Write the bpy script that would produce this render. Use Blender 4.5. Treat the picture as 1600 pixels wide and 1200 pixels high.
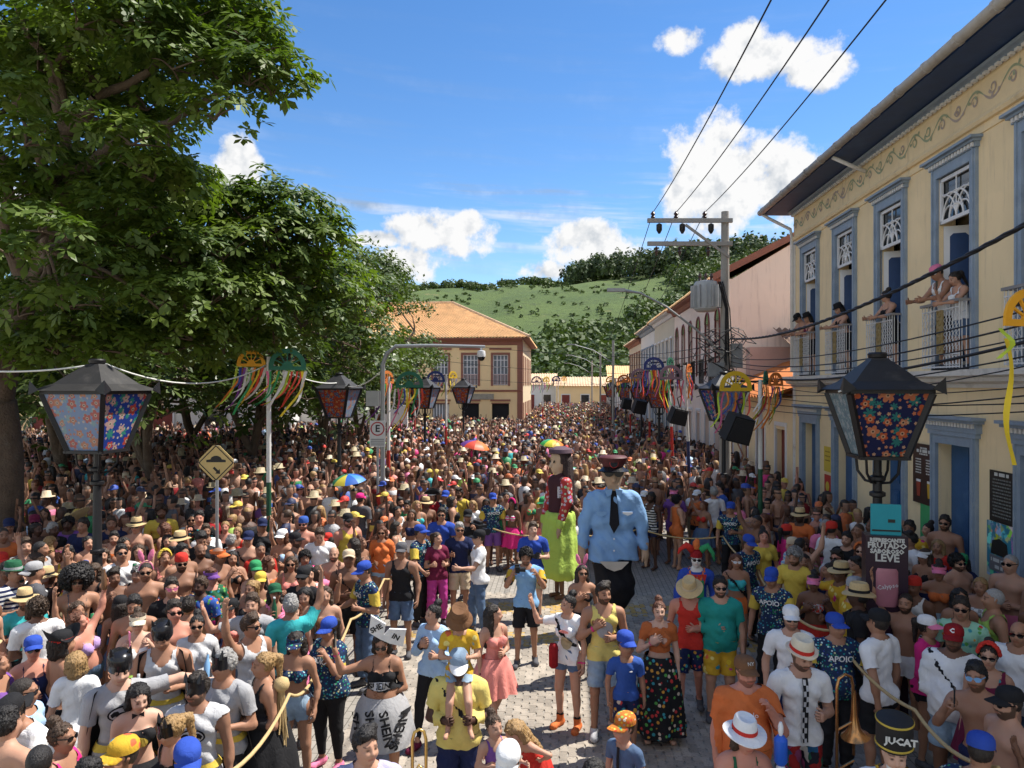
import bpy, bmesh, math, random
import numpy as np
from mathutils import Vector, Matrix, Euler
random.seed(7); RS = np.random.RandomState(11)
sc = bpy.context.scene
for o_ in list(bpy.data.objects): bpy.data.objects.remove(o_)
COL = sc.collection
R_ = math.radians
# ------------------------------------------------------------------ camera
F_PX, HOR, CAM_H = 1155.0, 603.0, 4.2          # photo focal length in pixels, horizon row, eye height
cam_d = bpy.data.cameras.new('camera'); cam = bpy.data.objects.new('camera', cam_d); COL.objects.link(cam)
cam_d.sensor_width = 36.0; cam_d.lens = 36.0*F_PX/1600.0; cam_d.shift_y = (HOR-600)/1600.0
cam_d.clip_start = .1; cam_d.clip_end = 6000
cam.location = (0, 0, CAM_H); cam.rotation_euler = (R_(90), 0, 0)
sc.camera = cam
# ------------------------------------------------------------------ node helpers
def put(nt, sock, v):
 if isinstance(v, bpy.types.NodeSocket): nt.links.new(v, sock)
 else:
  if isinstance(v, (tuple, list)) and sock.type == 'RGBA' and len(v) == 3: v = (*v, 1)
  sock.default_value = v
def node(nt, kind, ins=None, **kw):
 n = nt.nodes.new(kind)
 for k, v in kw.items(): setattr(n, k, v)
 for k, v in (ins or {}).items(): put(nt, n.inputs[k], v)
 return n
def mth(nt, op, a, b=None, c=None, clamp=False):
 n = nt.nodes.new('ShaderNodeMath'); n.operation = op; n.use_clamp = clamp
 for i, v in enumerate((a, b, c)):
  if v is not None: put(nt, n.inputs[i], v)
 return n.outputs[0]
def vmth(nt, op, a, b=None, out=0):
 n = nt.nodes.new('ShaderNodeVectorMath'); n.operation = op
 put(nt, n.inputs[0], a)
 if b is not None:
  put(nt, n.inputs['Scale'] if op == 'SCALE' else n.inputs[1], b)
 return n.outputs[out]
def mixc(nt, f, a, b, bt='MIX'):
 n = nt.nodes.new('ShaderNodeMix'); n.data_type = 'RGBA'; n.blend_type = bt
 put(nt, n.inputs[0], f); put(nt, n.inputs[6], a); put(nt, n.inputs[7], b)
 return n.outputs[2]
def step(nt, v, lo, hi):
 n = nt.nodes.new('ShaderNodeMapRange'); n.interpolation_type = 'SMOOTHSTEP'
 put(nt, n.inputs[0], v); n.inputs[1].default_value = lo; n.inputs[2].default_value = hi
 return n.outputs[0]
def noise(nt, vec, scale, detail=4, rough=.55, out=0, dist=0):
 n = nt.nodes.new('ShaderNodeTexNoise'); put(nt, n.inputs['Vector'], vec)
 n.inputs['Scale'].default_value = scale; n.inputs['Detail'].default_value = detail
 n.inputs['Roughness'].default_value = rough; n.inputs['Distortion'].default_value = dist
 return n.outputs[out]
# ------------------------------------------------------------------ sky, clouds, sun, exposure
SUN_EL, SUN_AZ = 58.0, 70.0                     # azimuth measured clockwise from the view direction
sun_dir = Vector((math.cos(R_(SUN_EL))*math.sin(R_(SUN_AZ)), math.cos(R_(SUN_EL))*math.cos(R_(SUN_AZ)), math.sin(R_(SUN_EL))))
w = bpy.data.worlds.new('World'); sc.world = w; w.use_nodes = True
nt = w.node_tree; nt.nodes.clear()
sky = node(nt, 'ShaderNodeTexSky', sky_type='NISHITA', sun_disc=False, sun_elevation=R_(SUN_EL), sun_rotation=R_(SUN_AZ),
           altitude=900, air_density=1.0, dust_density=.05, ozone_density=2.0)
tc = node(nt, 'ShaderNodeTexCoord').outputs['Generated']
sep = node(nt, 'ShaderNodeSeparateXYZ', {0: tc})
az = mth(nt, 'ARCTAN2', sep.outputs[0], sep.outputs[1]); el = mth(nt, 'ARCSINE', sep.outputs[2])
def sky_dir(x, y):
 a = math.atan((x-800)/F_PX); return a, math.atan((HOR-y)/F_PX*math.cos(a))
blobs = [(1112,222,66,46),(1160,262,100,56),(1225,290,72,52),(1130,310,84,50),(1062,64,36,20),(1195,88,88,28),(1165,62,32,26),(1285,112,50,22),
         (372, 262, 36, 38), (690, 368, 78, 36), (640, 412, 62, 28), (590, 374, 40, 12), (905, 378, 66, 36), (955, 392, 72, 34), (845, 424, 40, 18),
         (470, 408, 60, 26), (250, 300, 60, 40), (60, 340, 90, 50), (728, 352, 34, 22)]
blobs = [(*sky_dir(x, y), 1.22*rx/F_PX, 1.25*ry/F_PX) for x, y, rx, ry in blobs]
fb = mth(nt, 'SUBTRACT', noise(nt, tc, 17, 7, .62), .5)
tc2 = vmth(nt, 'ADD', tc, (sun_dir.x*.016, sun_dir.y*.016, sun_dir.z*.016))
fb2 = mth(nt, 'SUBTRACT', noise(nt, tc2, 17, 4, .62), .5)
pv = node(nt, 'ShaderNodeCombineXYZ', {0: az, 1: el, 2: 0.0}).outputs[0]
def blob_field(p):
 out = None
 for a0, e0, ra, re in blobs:
  n = nt.nodes.new('ShaderNodeVectorMath'); n.operation = 'MULTIPLY_ADD'; put(nt,n.inputs[0],p); n.inputs[1].default_value = (1/ra,1/re,0); n.inputs[2].default_value = (-a0/ra,-e0/re,0)
  d = vmth(nt, 'DOT_PRODUCT', n.outputs[0], n.outputs[0], 1); out = d if out is None else mth(nt, 'MINIMUM', out, d)
 return mth(nt, 'SUBTRACT', 1.0, out)
# unseen clouds outside the stretch above the street, made denser to add fill light
fill_heaps = mth(nt, 'MULTIPLY_ADD', noise(nt, vmth(nt, 'MULTIPLY', tc, (1, 1, 1.8)), 3.1, 2, .5), 9.0, -3.85)
fill_heaps = mth(nt, 'SUBTRACT', fill_heaps, mth(nt, 'MULTIPLY', mth(nt, 'SUBTRACT', 1.0, step(nt, mth(nt, 'ABSOLUTE', az), .60, .80)), 9.0))
fill_heaps = mth(nt, 'SUBTRACT', fill_heaps, mth(nt, 'MULTIPLY', step(nt, el, .9, 1.3), 1.5))
dens = mth(nt, 'MAXIMUM', blob_field(pv), fill_heaps)
above = blob_field(vmth(nt, 'ADD', pv, (.006, .024, 0)))
low = mth(nt, 'MULTIPLY', mth(nt, 'SUBTRACT', mth(nt, 'MAXIMUM', above, -.3), dens), .75, clamp=True)
dn = mth(nt, 'ADD', mth(nt, 'MULTIPLY', dens, 1.0), mth(nt, 'MULTIPLY', fb, 3.0))
cm = step(nt, dn, .10, .66)
# thin streaks of high cloud
str_v = node(nt,'ShaderNodeCombineXYZ',{0: mth(nt,'MULTIPLY',az,2.2),1: mth(nt,'MULTIPLY',mth(nt,'ADD',el,mth(nt,'MULTIPLY',az,.06)),26.0),2: 0.0}).outputs[0]
stn = step(nt, noise(nt, str_v, 1.6, 4, .6), .44, .74)
band = mth(nt, 'MULTIPLY', step(nt, el, .13, .21), mth(nt, 'SUBTRACT', 1.0, step(nt, el, .235, .30)))
wide = mth(nt,'MULTIPLY',stn,mth(nt,'ADD',mth(nt,'MULTIPLY',band,.65),mth(nt,'MULTIPLY',mth(nt,'SUBTRACT',1.0,step(nt,el,.3,.6)),.10)))
cm = mth(nt, 'MAXIMUM', cm, wide)
cm = mth(nt, 'MULTIPLY', cm, step(nt, el, .0, .06), clamp=True)
relief = mth(nt, 'MULTIPLY', mth(nt, 'SUBTRACT', fb, fb2), 2.6)
sh = mth(nt, 'ADD', mth(nt, 'MULTIPLY', low, .95), mth(nt, 'MULTIPLY', relief, -1.2), clamp=True)
ccol = mixc(nt, sh, (1, 1, 1), (.40, .47, .56))
skyc = node(nt, 'ShaderNodeHueSaturation', {'Hue': .503, 'Saturation': 1.24, 'Value': .51, 'Color': sky.outputs[0]}).outputs[0]
bg1 = node(nt, 'ShaderNodeBackground', {'Color': skyc, 'Strength': .150})
bg2 = node(nt, 'ShaderNodeBackground', {'Color': ccol, 'Strength': .38})
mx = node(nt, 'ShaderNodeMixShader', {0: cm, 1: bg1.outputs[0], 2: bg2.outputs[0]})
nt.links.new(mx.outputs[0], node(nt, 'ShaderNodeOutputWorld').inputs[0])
w.cycles.sampling_method = 'MANUAL'; w.cycles.sample_map_resolution = 256
sun_d = bpy.data.lights.new('sun', 'SUN'); sun_d.energy = 3.2; sun_d.angle = R_(.5); sun_d.color = (1, .95, .87)
sun = bpy.data.objects.new('sun', sun_d); COL.objects.link(sun); sun.rotation_euler = sun_dir.to_track_quat('Z', 'Y').to_euler()
sc.view_settings.view_transform = 'Standard'; sc.view_settings.look = 'None'
sc.view_settings.exposure = 1.36; sc.view_settings.gamma = 1.0; sc.view_settings.use_curve_mapping = False
try:
 sc.cycles.use_denoising = True; sc.cycles.max_bounces = 6; sc.cycles.diffuse_bounces = 4; sc.cycles.glossy_bounces = 2
 sc.cycles.transparent_max_bounces = 8; sc.cycles.sample_clamp_indirect = 6
except Exception: pass
# ------------------------------------------------------------------ places
ST_A = math.atan(.0693); EU = Vector((math.sin(ST_A), math.cos(ST_A), 0)); EV = Vector((math.cos(ST_A), -math.sin(ST_A), 0))
def S(u, v, z=0): return EU*u + EV*v + Vector((0, 0, z))          # along the street, across it (right positive), up
def at(x, y, d): return Vector(((x-800)/F_PX*d, d, CAM_H-(y-HOR)/F_PX*d))   # photo direction at depth d -> place in the world
def ground_at(x, y, h=0):                                            # the place where a thing of height h ends at that sight line
 d = (CAM_H-h)*F_PX/(y-HOR); return Vector(((x-800)/F_PX*d, d, 0))
# ------------------------------------------------------------------ object helpers
def tag(o, label=None, cat=None, group=None, kind=None):
 if label: o['label'] = label
 if cat: o['category'] = cat
 if group: o['group'] = group
 if kind: o['kind'] = kind
 return o
def link(o, parent=None):
 COL.objects.link(o)
 if parent is not None: o.parent = parent
 return o
def empty(name, loc=(0, 0, 0), rz=0.0, label=None, cat=None, group=None, scale=1.0):
 o = bpy.data.objects.new(name, None); o.empty_display_size = .1
 o.location = loc; o.rotation_euler = (0, 0, rz); o.scale = (scale,)*3
 COL.objects.link(o); return tag(o, label, cat, group)
def copy_tree(o, parent=None):
 c = o.copy(); link(c, parent)
 for ch in list(o.children): copy_tree(ch, c)
 return c
def np_mesh(name, V, Q, mats=(), smooth=True, T=None, me=None):
 me = me or bpy.data.meshes.new(name); V = np.asarray(V, np.float32)
 Q = np.asarray(Q, np.int32).reshape(-1, 4) if Q is not None and len(Q) else np.zeros((0, 4), np.int32)
 T = np.asarray(T, np.int32).reshape(-1, 3) if T is not None and len(T) else np.zeros((0, 3), np.int32)
 me.vertices.add(len(V)); me.vertices.foreach_set('co', V.ravel())
 nl = Q.size+T.size; me.loops.add(nl); me.loops.foreach_set('vertex_index', np.concatenate([Q.ravel(), T.ravel()]).astype(np.int32))
 nf = len(Q)+len(T); me.polygons.add(nf)
 st = np.concatenate([np.arange(len(Q))*4, Q.size+np.arange(len(T))*3]).astype(np.int32)
 me.polygons.foreach_set('loop_start', st)
 me.update(calc_edges=True)
 if smooth: me.polygons.foreach_set('use_smooth', np.ones(nf, bool))
 for m in mats: me.materials.append(m)
 return me
def mesh_obj(name, me, parent=None, loc=None):
 o = bpy.data.objects.new(name, me); link(o, parent)
 if loc is not None: o.location = loc
 return o
class MB:
 """collects boxes, tubes, lathes and prisms; build() links them as one mesh object"""
 def __init__(s): s.v = []; s.f = []
 def add(s, vs, fs):
  n = len(s.v); s.v += [tuple(p) for p in vs]; s.f += [tuple(i+n for i in f) for f in fs]; return s
 def box(s, x0, x1, y0, y1, z0, z1, M=None):
  vs = [Vector((x, y, z)) for z in (z0, z1) for y in (y0, y1) for x in (x0, x1)]
  if M is not None: vs = [M @ p for p in vs]
  return s.add(vs, [(0, 2, 3, 1), (4, 5, 7, 6), (0, 1, 5, 4), (2, 6, 7, 3), (0, 4, 6, 2), (1, 3, 7, 5)])
 def bar(s, a, b, w, h=None, up=(0, 0, 1)):
  a, b = Vector(a), Vector(b); h = h or w; d = b-a; L = d.length
  if L < 1e-6: return s
  d.normalize(); u = Vector(up)
  if abs(d.dot(u)) > .98: u = Vector((0, 1, 0))
  sd = d.cross(u).normalized(); u = sd.cross(d)
  M = Matrix((sd, d, u)).transposed().to_4x4(); M.translation = a
  return s.box(-w/2, w/2, 0, L, -h/2, h/2, M)
 def tube(s, pts, r, n=8, cap=True):
  pts = [Vector(p) for p in pts]; k = len(pts); rs = r if isinstance(r, (list, tuple)) else [r]*k
  base = len(s.v); prev = None
  for i, p in enumerate(pts):
   d = (pts[min(i+1, k-1)]-pts[max(i-1, 0)])
   d = d.normalized() if d.length > 1e-9 else Vector((0, 0, 1))
   if prev is None:
    a = d.cross(Vector((0, 0, 1)));
    if a.length < 1e-3: a = d.cross(Vector((0, 1, 0)))
   else: a = prev-d*prev.dot(d)
   a.normalize(); prev = a; b = d.cross(a)
   for j in range(n):
    t = 2*math.pi*j/n; s.v.append(tuple(p+(a*math.cos(t)+b*math.sin(t))*rs[i]))
  for i in range(k-1):
   for j in range(n):
    q = base+i*n; s.f.append((q+j, q+(j+1) % n, q+n+(j+1) % n, q+n+j))
  if cap:
   s.f.append(tuple(base+j for j in reversed(range(n)))); s.f.append(tuple(base+(k-1)*n+j for j in range(n)))
  return s
 def lathe(s, prof, n=16, c=(0, 0, 0), M=None, sx=1, sy=1):
  base = len(s.v); c = Vector(c)
  for r, z in prof:
   for j in range(n):
    t = 2*math.pi*j/n; p = Vector((r*math.cos(t)*sx, r*math.sin(t)*sy, z))+c
    s.v.append(tuple(M @ p if M is not None else p))
  for i in range(len(prof)-1):
   for j in range(n):
    q = base+i*n; s.f.append((q+j, q+(j+1) % n, q+n+(j+1) % n, q+n+j))
  if prof[0][0] > 1e-4: s.f.append(tuple(base+j for j in reversed(range(n))))
  if prof[-1][0] > 1e-4: s.f.append(tuple(base+(len(prof)-1)*n+j for j in range(n)))
  return s
 def prism(s, poly, y0, y1, M=None):
  """polygon in x,z extruded along y (counter-clockwise seen from -y)"""
  n = len(poly); vs = [Vector((x, y0, z)) for x, z in poly]+[Vector((x, y1, z)) for x, z in poly]
  if M is not None: vs = [M @ p for p in vs]
  fs = [tuple(range(n)), tuple(range(2*n-1, n-1, -1))]+[(i, n+i, n+(i+1) % n, (i+1) % n) for i in range(n)]
  return s.add(vs, fs)
 def quad(s, a, b, c, d): return s.add([a, b, c, d], [(0, 1, 2, 3)])
 def build(s, name, mat, parent=None, loc=None, smooth=False, rz=None, M=None):
  me = bpy.data.meshes.new(name); me.from_pydata(s.v, [], s.f); me.update()
  if smooth: me.polygons.foreach_set('use_smooth', [True]*len(me.polygons))
  for m in (mat if isinstance(mat, (list, tuple)) else [mat]): me.materials.append(m)
  if smooth == 'auto':
   try: me.set_sharp_from_angle(angle=R_(38))
   except Exception: pass
  o = mesh_obj(name, me, parent, loc)
  if rz is not None: o.rotation_euler = (0, 0, rz)
  return o
# ------------------------------------------------------------------ materials
MATS = {}
def new_mat(name):
 m = bpy.data.materials.new(name); m.use_nodes = True; nt = m.node_tree; nt.nodes.clear()
 p = nt.nodes.new('ShaderNodeBsdfPrincipled'); o = nt.nodes.new('ShaderNodeOutputMaterial'); nt.links.new(p.outputs[0], o.inputs[0])
 MATS[name] = m; return m, nt, p
def ocoord(nt): return node(nt, 'ShaderNodeTexCoord').outputs['Object']
def bump(nt, p, h, strength=.3, dist=.01):
 b = node(nt, 'ShaderNodeBump', {'Height': h, 'Strength': strength, 'Distance': dist}); nt.links.new(b.outputs[0], p.inputs['Normal'])
def pm(name, col, rough=.6, var=.2, scale=6, bmp=.0, bscale=None, metal=0, spec=.4, stain=None, stain_amt=.5, dist=.01, objcol=False, streak=0):
 """plain stuff: a base colour broken up by noise, optional stains and fine relief"""
 if name in MATS: return MATS[name]
 m, nt, p = new_mat(name); v = ocoord(nt)
 base = node(nt, 'ShaderNodeObjectInfo').outputs['Color'] if objcol else (*col, 1)
 f = noise(nt, v, scale, 6, .6)
 g = mth(nt, 'MULTIPLY_ADD', mth(nt, 'SUBTRACT', f, .5), 2*var, 1.0)
 c = mixc(nt, 1.0, base, node(nt, 'ShaderNodeCombineXYZ', {0: g, 1: g, 2: g}).outputs[0], 'MULTIPLY')
 if stain:
  c = mixc(nt, mth(nt, 'MULTIPLY', step(nt, noise(nt, v, scale*.37, 8, .68), .5, .72), stain_amt), c, (*stain, 1))
 if streak:                                  # rain marks running down the plaster, patches of repaired paint
  sv = vmth(nt,'MULTIPLY',v,(1.0,1.0,.09)); c = mixc(nt,mth(nt,'MULTIPLY',step(nt,noise(nt,sv,5.5,6,.7),.52,.74),streak),c,(*(stain or col),1))
  c = mixc(nt, mth(nt, 'MULTIPLY', step(nt, noise(nt, v, .8, 3, .5), .56, .60), streak*.45), c, mixc(nt, 1.0, c, (1.12, 1.1, 1.1), 'MULTIPLY'))
 put(nt, p.inputs['Base Color'], c); p.inputs['Roughness'].default_value = rough; p.inputs['Metallic'].default_value = metal
 p.inputs['Specular IOR Level'].default_value = spec
 if bmp: bump(nt, p, noise(nt, v, bscale or scale*6, 4), bmp, dist)
 return m
# =================================================================== ground, street, paving
def brick_mat(name, c1, c2, mortar, bw, bh, rough=.85):
 m, nt, p = new_mat(name); v = ocoord(nt)
 b = node(nt,'ShaderNodeTexBrick',{'Vector': v,'Color1': (*c1,1),'Color2': (*c2,1),'Mortar': (*mortar,1),'Scale': 1.0,'Mortar Size': .006,'Brick Width': bw,'Row Height': bh})
 n = mth(nt, 'MULTIPLY_ADD', noise(nt, v, 1.3, 8, .65), .7, .65)
 put(nt,p.inputs['Base Color'],mixc(nt,1.0,b.outputs[0],node(nt,'ShaderNodeCombineXYZ',{0: n,1: n,2: n}).outputs[0],'MULTIPLY')); p.inputs['Roughness'].default_value = rough
 bump(nt, p, b.outputs['Fac'], -.4, .008)
 return m
pm('earth', (.16, .135, .085), .95, .3, .15, .3, 3)
g = MB(); g.quad((-1500,-60,-.16),(1500,-60,-.16),(1500,2600,-.16),(-1500,2600,-.16)); tag(g.build('ground',MATS['earth']),kind='structure')
brick_mat('street_blocks', (.30, .275, .24), (.25, .23, .20), (.10, .09, .075), .2, .1)
street = MB(); street.box(-30, 150, -4.05, 7.2, -.15, -.012)
street = street.build('street',MATS['street_blocks'],loc=(0,0,0),rz=math.pi/2-ST_A); tag(street,kind='structure')   # local x runs along the street, local y to its left
brick_mat('pavement_slabs', (.44, .395, .33), (.38, .34, .285), (.16, .14, .12), .45, .45)
for nm, a, b in (('pavement', -6.55, -4.05), ('plaza', 7.2, 60)):
 o = MB(); o.box(-30, 140 if nm == 'pavement' else 58.5, a+(.16 if nm == 'plaza' else 0), b-(.16 if nm == 'pavement' else 0), -.14, .12)
 o = o.build(nm, MATS['pavement_slabs'], rz=math.pi/2-ST_A); tag(o, kind='structure')
 k = MB(); y0 = a if nm == 'plaza' else b-.157
 for i in range(60): k.box(-12+i*1.2, -12+i*1.2+1.185, y0+.004, y0+.153, -.13, .124)
 tag(k.build('kerb', pm('kerb_stone', (.36, .35, .33), .85, .2, 5, .3), rz=math.pi/2-ST_A), kind='structure')
# interlocking blocks of the open lane, each one a piece
m, nt, p = new_mat('paver'); v = ocoord(nt); geo = node(nt, 'ShaderNodeNewGeometry').outputs['Position']
oi = node(nt, 'ShaderNodeObjectInfo'); att = node(nt, 'ShaderNodeAttribute', attribute_name='tone')
tone = mth(nt, 'ADD', att.outputs['Fac'], 0.0)
c = mixc(nt, step(nt, noise(nt, geo, 1.7, 7, .65), .35, .7), (.36, .31, .25), (.255, .22, .18))
c = mixc(nt, step(nt, noise(nt, geo, 38, 3), .5, .8), c, (.15, .14, .125))
t3 = mth(nt, 'MULTIPLY_ADD', oi.outputs['Random'], .0, 1.0)
sx = node(nt, 'ShaderNodeSeparateXYZ', {0: att.outputs['Color']})
k_ = mth(nt, 'MULTIPLY_ADD', sx.outputs[0], .5, .78)
c = mixc(nt, 1.0, c, node(nt, 'ShaderNodeCombineXYZ', {0: k_, 1: k_, 2: k_}).outputs[0], 'MULTIPLY')
c = mixc(nt, mth(nt, 'MULTIPLY', sx.outputs[1], step(nt, noise(nt, geo, 9, 5), .35, .55)), c, (.42, .27, .07))
put(nt, p.inputs['Base Color'], c); p.inputs['Roughness'].default_value = .85; bump(nt, p, noise(nt, geo, 160, 3), .35, .004)
def paver_poly(w=.0965, l=.1965):
 a, b, z = w/2, l/2, .011
 ys = [-b, -b*.55, -b*.2, b*.2, b*.55, b]; zx = [0, z, z, -z, -z, 0]
 return [(a+zx[i], ys[i]) for i in range(6)]+[(-a+zx[i], ys[i]) for i in reversed(range(6))]
pp = paver_poly(); n_ = len(pp)
def paver_geo(x, y, dz, tx, ty, base):
 top = [(x+px,y+py,dz+tx*px+ty*py) for px,py in pp]; low = [(x+px*1.015,y+py*1.01,-.011) for px,py in pp]; ins = [(x+px*.94,y+py*.965,dz+.0025+tx*px+ty*py) for px,py in pp]
 vs = [(a, b, c_-.0025) for a, b, c_ in top]+low+ins
 fs = [tuple(base+2*n_+i for i in range(n_))]+[(base+i,base+(i+1) % n_,base+2*n_+(i+1) % n_,base+2*n_+i) for i in range(n_)]+[(base+n_+i,base+n_+(i+1) % n_,base+(i+1) % n_,base+i) for i in range(n_)]
 return vs, fs
rows = []
for i in range(int(8.6/.2)):
 for j in range(-26, 38):
  u, vv = 6.6+i*.2+(.1 if j % 2 else 0), j*.1
  rows.append((u, vv))
rp = random.Random(3)
def paver_near(r): return abs(r[0]-9.4)*.9+abs(r[1]-.3)
rows.sort(key=paver_near); PV, PF, PT = [], [], []
share = {}
for q, (u, vv) in enumerate(rows):
 yel = 1.0 if (11.9 < u < 12.6 or 13.6 < u < 14.4) and rp.random() < .75 else 0.0
 tn = rp.random(); var = rp.randrange(6) if q < 300 else 0
 if q < 300:
  key = (rp.randrange(8), yel)
  if key not in share:
   vs, fs = paver_geo(0, 0, rp.uniform(-.002, .002), rp.uniform(-.012, .012), rp.uniform(-.008, .008), 0)
   me = bpy.data.meshes.new('paving_block'); me.from_pydata([(y_,-x_,z_) for x_,y_,z_ in vs],[],fs); me.update(); me.materials.append(MATS['paver'])
   at_ = me.color_attributes.new('tone', 'FLOAT_COLOR', 'POINT'); at_.data.foreach_set('color', [tn, yel, 0, 1]*len(vs)); share[key] = me
  mesh_obj('paving_block', share[key], street, (u, -vv, 0))
 else:
  b0 = len(PV); vs,fs = paver_geo(0,0,rp.uniform(-.002,.002),rp.uniform(-.012,.012),rp.uniform(-.008,.008),b0); vs = vs[:2*n_]; fs = [tuple(b0+i for i in range(n_))]+fs[1+n_:]
  PV += [(u+y_, -(vv+x_), z_) for x_, y_, z_ in vs]; PF += fs; PT += [tn, yel, 0, 1]*len(vs)
me = bpy.data.meshes.new('paving_blocks'); me.from_pydata(PV, [], PF); me.update(); me.materials.append(MATS['paver'])
at_ = me.color_attributes.new('tone', 'FLOAT_COLOR', 'POINT'); at_.data.foreach_set('color', PT)
tag(mesh_obj('paving_blocks', me, street), kind='stuff')
# =================================================================== buildings
FRZ = math.pi/2-ST_A
pm('ochre_wall', (.84, .66, .40), .9, .10, 1.2, .12, 26, stain=(.50, .39, .25), stain_amt=.30, streak=.6)
pm('mustard_wall', (.84, .63, .34), .9, .10, .5, .12, 9, stain=(.40, .29, .15), stain_amt=.28)
pm('pink_wall', (.86, .72, .61), .9, .08, .6, .12, 9, stain=(.52, .40, .34), stain_amt=.25, streak=.5)
pm('pink_wall_dull', (.52, .38, .34), .9, .10, .6, .12, 9, stain=(.34, .25, .22), stain_amt=.5)
pm('cream_wall', (.60, .54, .42), .9, .10, .6, .1, 9, stain=(.42, .36, .27), stain_amt=.4)
pm('white_wall', (.70, .69, .66), .9, .08, .7, .1, 9, stain=(.50, .48, .44), stain_amt=.35)
pm('blue_paint', (.235, .30, .385), .6, .25, 5, .25, 40, stain=(.40, .44, .48), stain_amt=.5, streak=.35)
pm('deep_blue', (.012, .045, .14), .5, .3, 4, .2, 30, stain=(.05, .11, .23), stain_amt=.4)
pm('door_blue', (.025, .095, .235), .5, .25, 4, .2, 30, stain=(.09, .19, .34), stain_amt=.5)
pm('white_trim', (.72, .70, .67), .7, .14, 7, .2, 40, stain=(.30, .28, .25), stain_amt=.55)
pm('white_paint', (.70, .70, .71), .6, .08, 8, .1)
pm('maroon_paint', (.17, .028, .022), .55, .2, 4, .2, stain=(.28, .08, .05), stain_amt=.3)
pm('rust_trim', (.27, .11, .075), .7, .15, 3, .2)
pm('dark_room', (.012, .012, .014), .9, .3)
pm('glass_dark', (.02, .025, .03), .08, .1, spec=.8)
pm('gutter_metal', (.40, .37, .33), .6, .3, 6, .3, 25, stain=(.16, .14, .12), stain_amt=.6)
pm('iron_white', (.62, .62, .62), .6, .2, 20, stain=(.25, .20, .15), stain_amt=.5)
pm('iron_ochre', (.30, .22, .09), .6, .3, 20)
pm('black_iron', (.012, .012, .014), .45, .3, 10, .2)
pm('concrete', (.33, .31, .28), .9, .2, 3, .4, 40, stain=(.15, .14, .12), stain_amt=.5)
pm('ornament_green', (.36, .40, .26), .9, .25, 7); pm('ornament_lilac', (.46, .37, .32), .9, .25, 7)
pm('tile_clay', (.74, .46, .225), .9, .35, .9, .3, 14, stain=(.40, .24, .14), stain_amt=.35)
pm('tile_pale', (.60, .42, .27), .9, .45, 1.3, .3, 14, stain=(.32, .20, .12), stain_amt=.4)
pm('tile_orange', (.56, .185, .05), .85, .25, 1.5, .3, 14, stain=(.36, .12, .05), stain_amt=.4)
pm('tile_old', (.20, .135, .10), .95, .5, 2.0, .4, 14, stain=(.42, .36, .30), stain_amt=.5)
def wall(par, mat, x0, x1, z0, z1, ops, depth=.28, y=0.0, name='wall'):
 """a facade in the local x-z plane, outside at +y, with real openings and reveals"""
 xs = sorted({x0, x1, *[o[0] for o in ops], *[o[1] for o in ops]}); zs = sorted({z0, z1, *[o[2] for o in ops], *[o[3] for o in ops]})
 m = MB()
 for i in range(len(xs)-1):
  for k in range(len(zs)-1):
   cx, cz = (xs[i]+xs[i+1])/2, (zs[k]+zs[k+1])/2
   if any(o[0] < cx < o[1] and o[2] < cz < o[3] for o in ops): continue
   m.quad((xs[i+1], y, zs[k]), (xs[i], y, zs[k]), (xs[i], y, zs[k+1]), (xs[i+1], y, zs[k+1]))
 for a, b, c_, d in ops:
  m.quad((a, y, c_), (a, y-depth, c_), (a, y-depth, d), (a, y, d)); m.quad((b, y, c_), (b, y, d), (b, y-depth, d), (b, y-depth, c_))
  m.quad((a, y, d), (a, y-depth, d), (b, y-depth, d), (b, y, d)); m.quad((a, y, c_), (b, y, c_), (b, y-depth, c_), (a, y-depth, c_))
 return m.build(name, mat, par)
def rib_roof(par, mat, P00, P10, P01, P11, pitch=.2, amp=.045, rows=.38, name='roof'):
 """barrel tiles between four corners: P00-P10 along the eave, P01-P11 along the ridge"""
 P00, P10, P01, P11 = (np.array(p, float) for p in (P00, P10, P01, P11))
 we = max(np.linalg.norm(P10-P00), np.linalg.norm(P11-P01)); nu = max(2, int(we/pitch))*4+1; nv = max(2, int(np.linalg.norm(P01-P00)/rows))*2+1
 nu = min(nu, 420)
 u = np.linspace(0, 1, nu); vv = np.linspace(0, 1, nv)
 nrm_ = np.cross(P10-P00, P01-P00); nrm_ /= np.linalg.norm(nrm_); nrm_ *= np.sign(nrm_[2])
 base = (P00[None,None]*(1-u)[None,:,None]+P10[None,None]*u[None,:,None])*(1-vv)[:,None,None]+(P01[None,None]*(1-u)[None,:,None]+P11[None,None]*u[None,:,None])*vv[:,None,None]
 saw = np.where(np.arange(nv) % 2 == 0, 0.0, .03)[:, None]
 rs = np.random.RandomState(4); jit = rs.uniform(-.012, .012, (nv, nu))
 hgt = amp*np.cos(np.arange(nu)*math.pi/2)[None, :]+saw+jit
 V = base+nrm_[None, None]*hgt[:, :, None]; idx = np.arange(nv*nu).reshape(nv, nu)
 Q = np.stack([idx[:-1, :-1], idx[:-1, 1:], idx[1:, 1:], idx[1:, :-1]], -1).reshape(-1, 4)
 return mesh_obj(name, np_mesh(name, V.reshape(-1, 3), Q, [mat], smooth=False), par)
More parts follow.
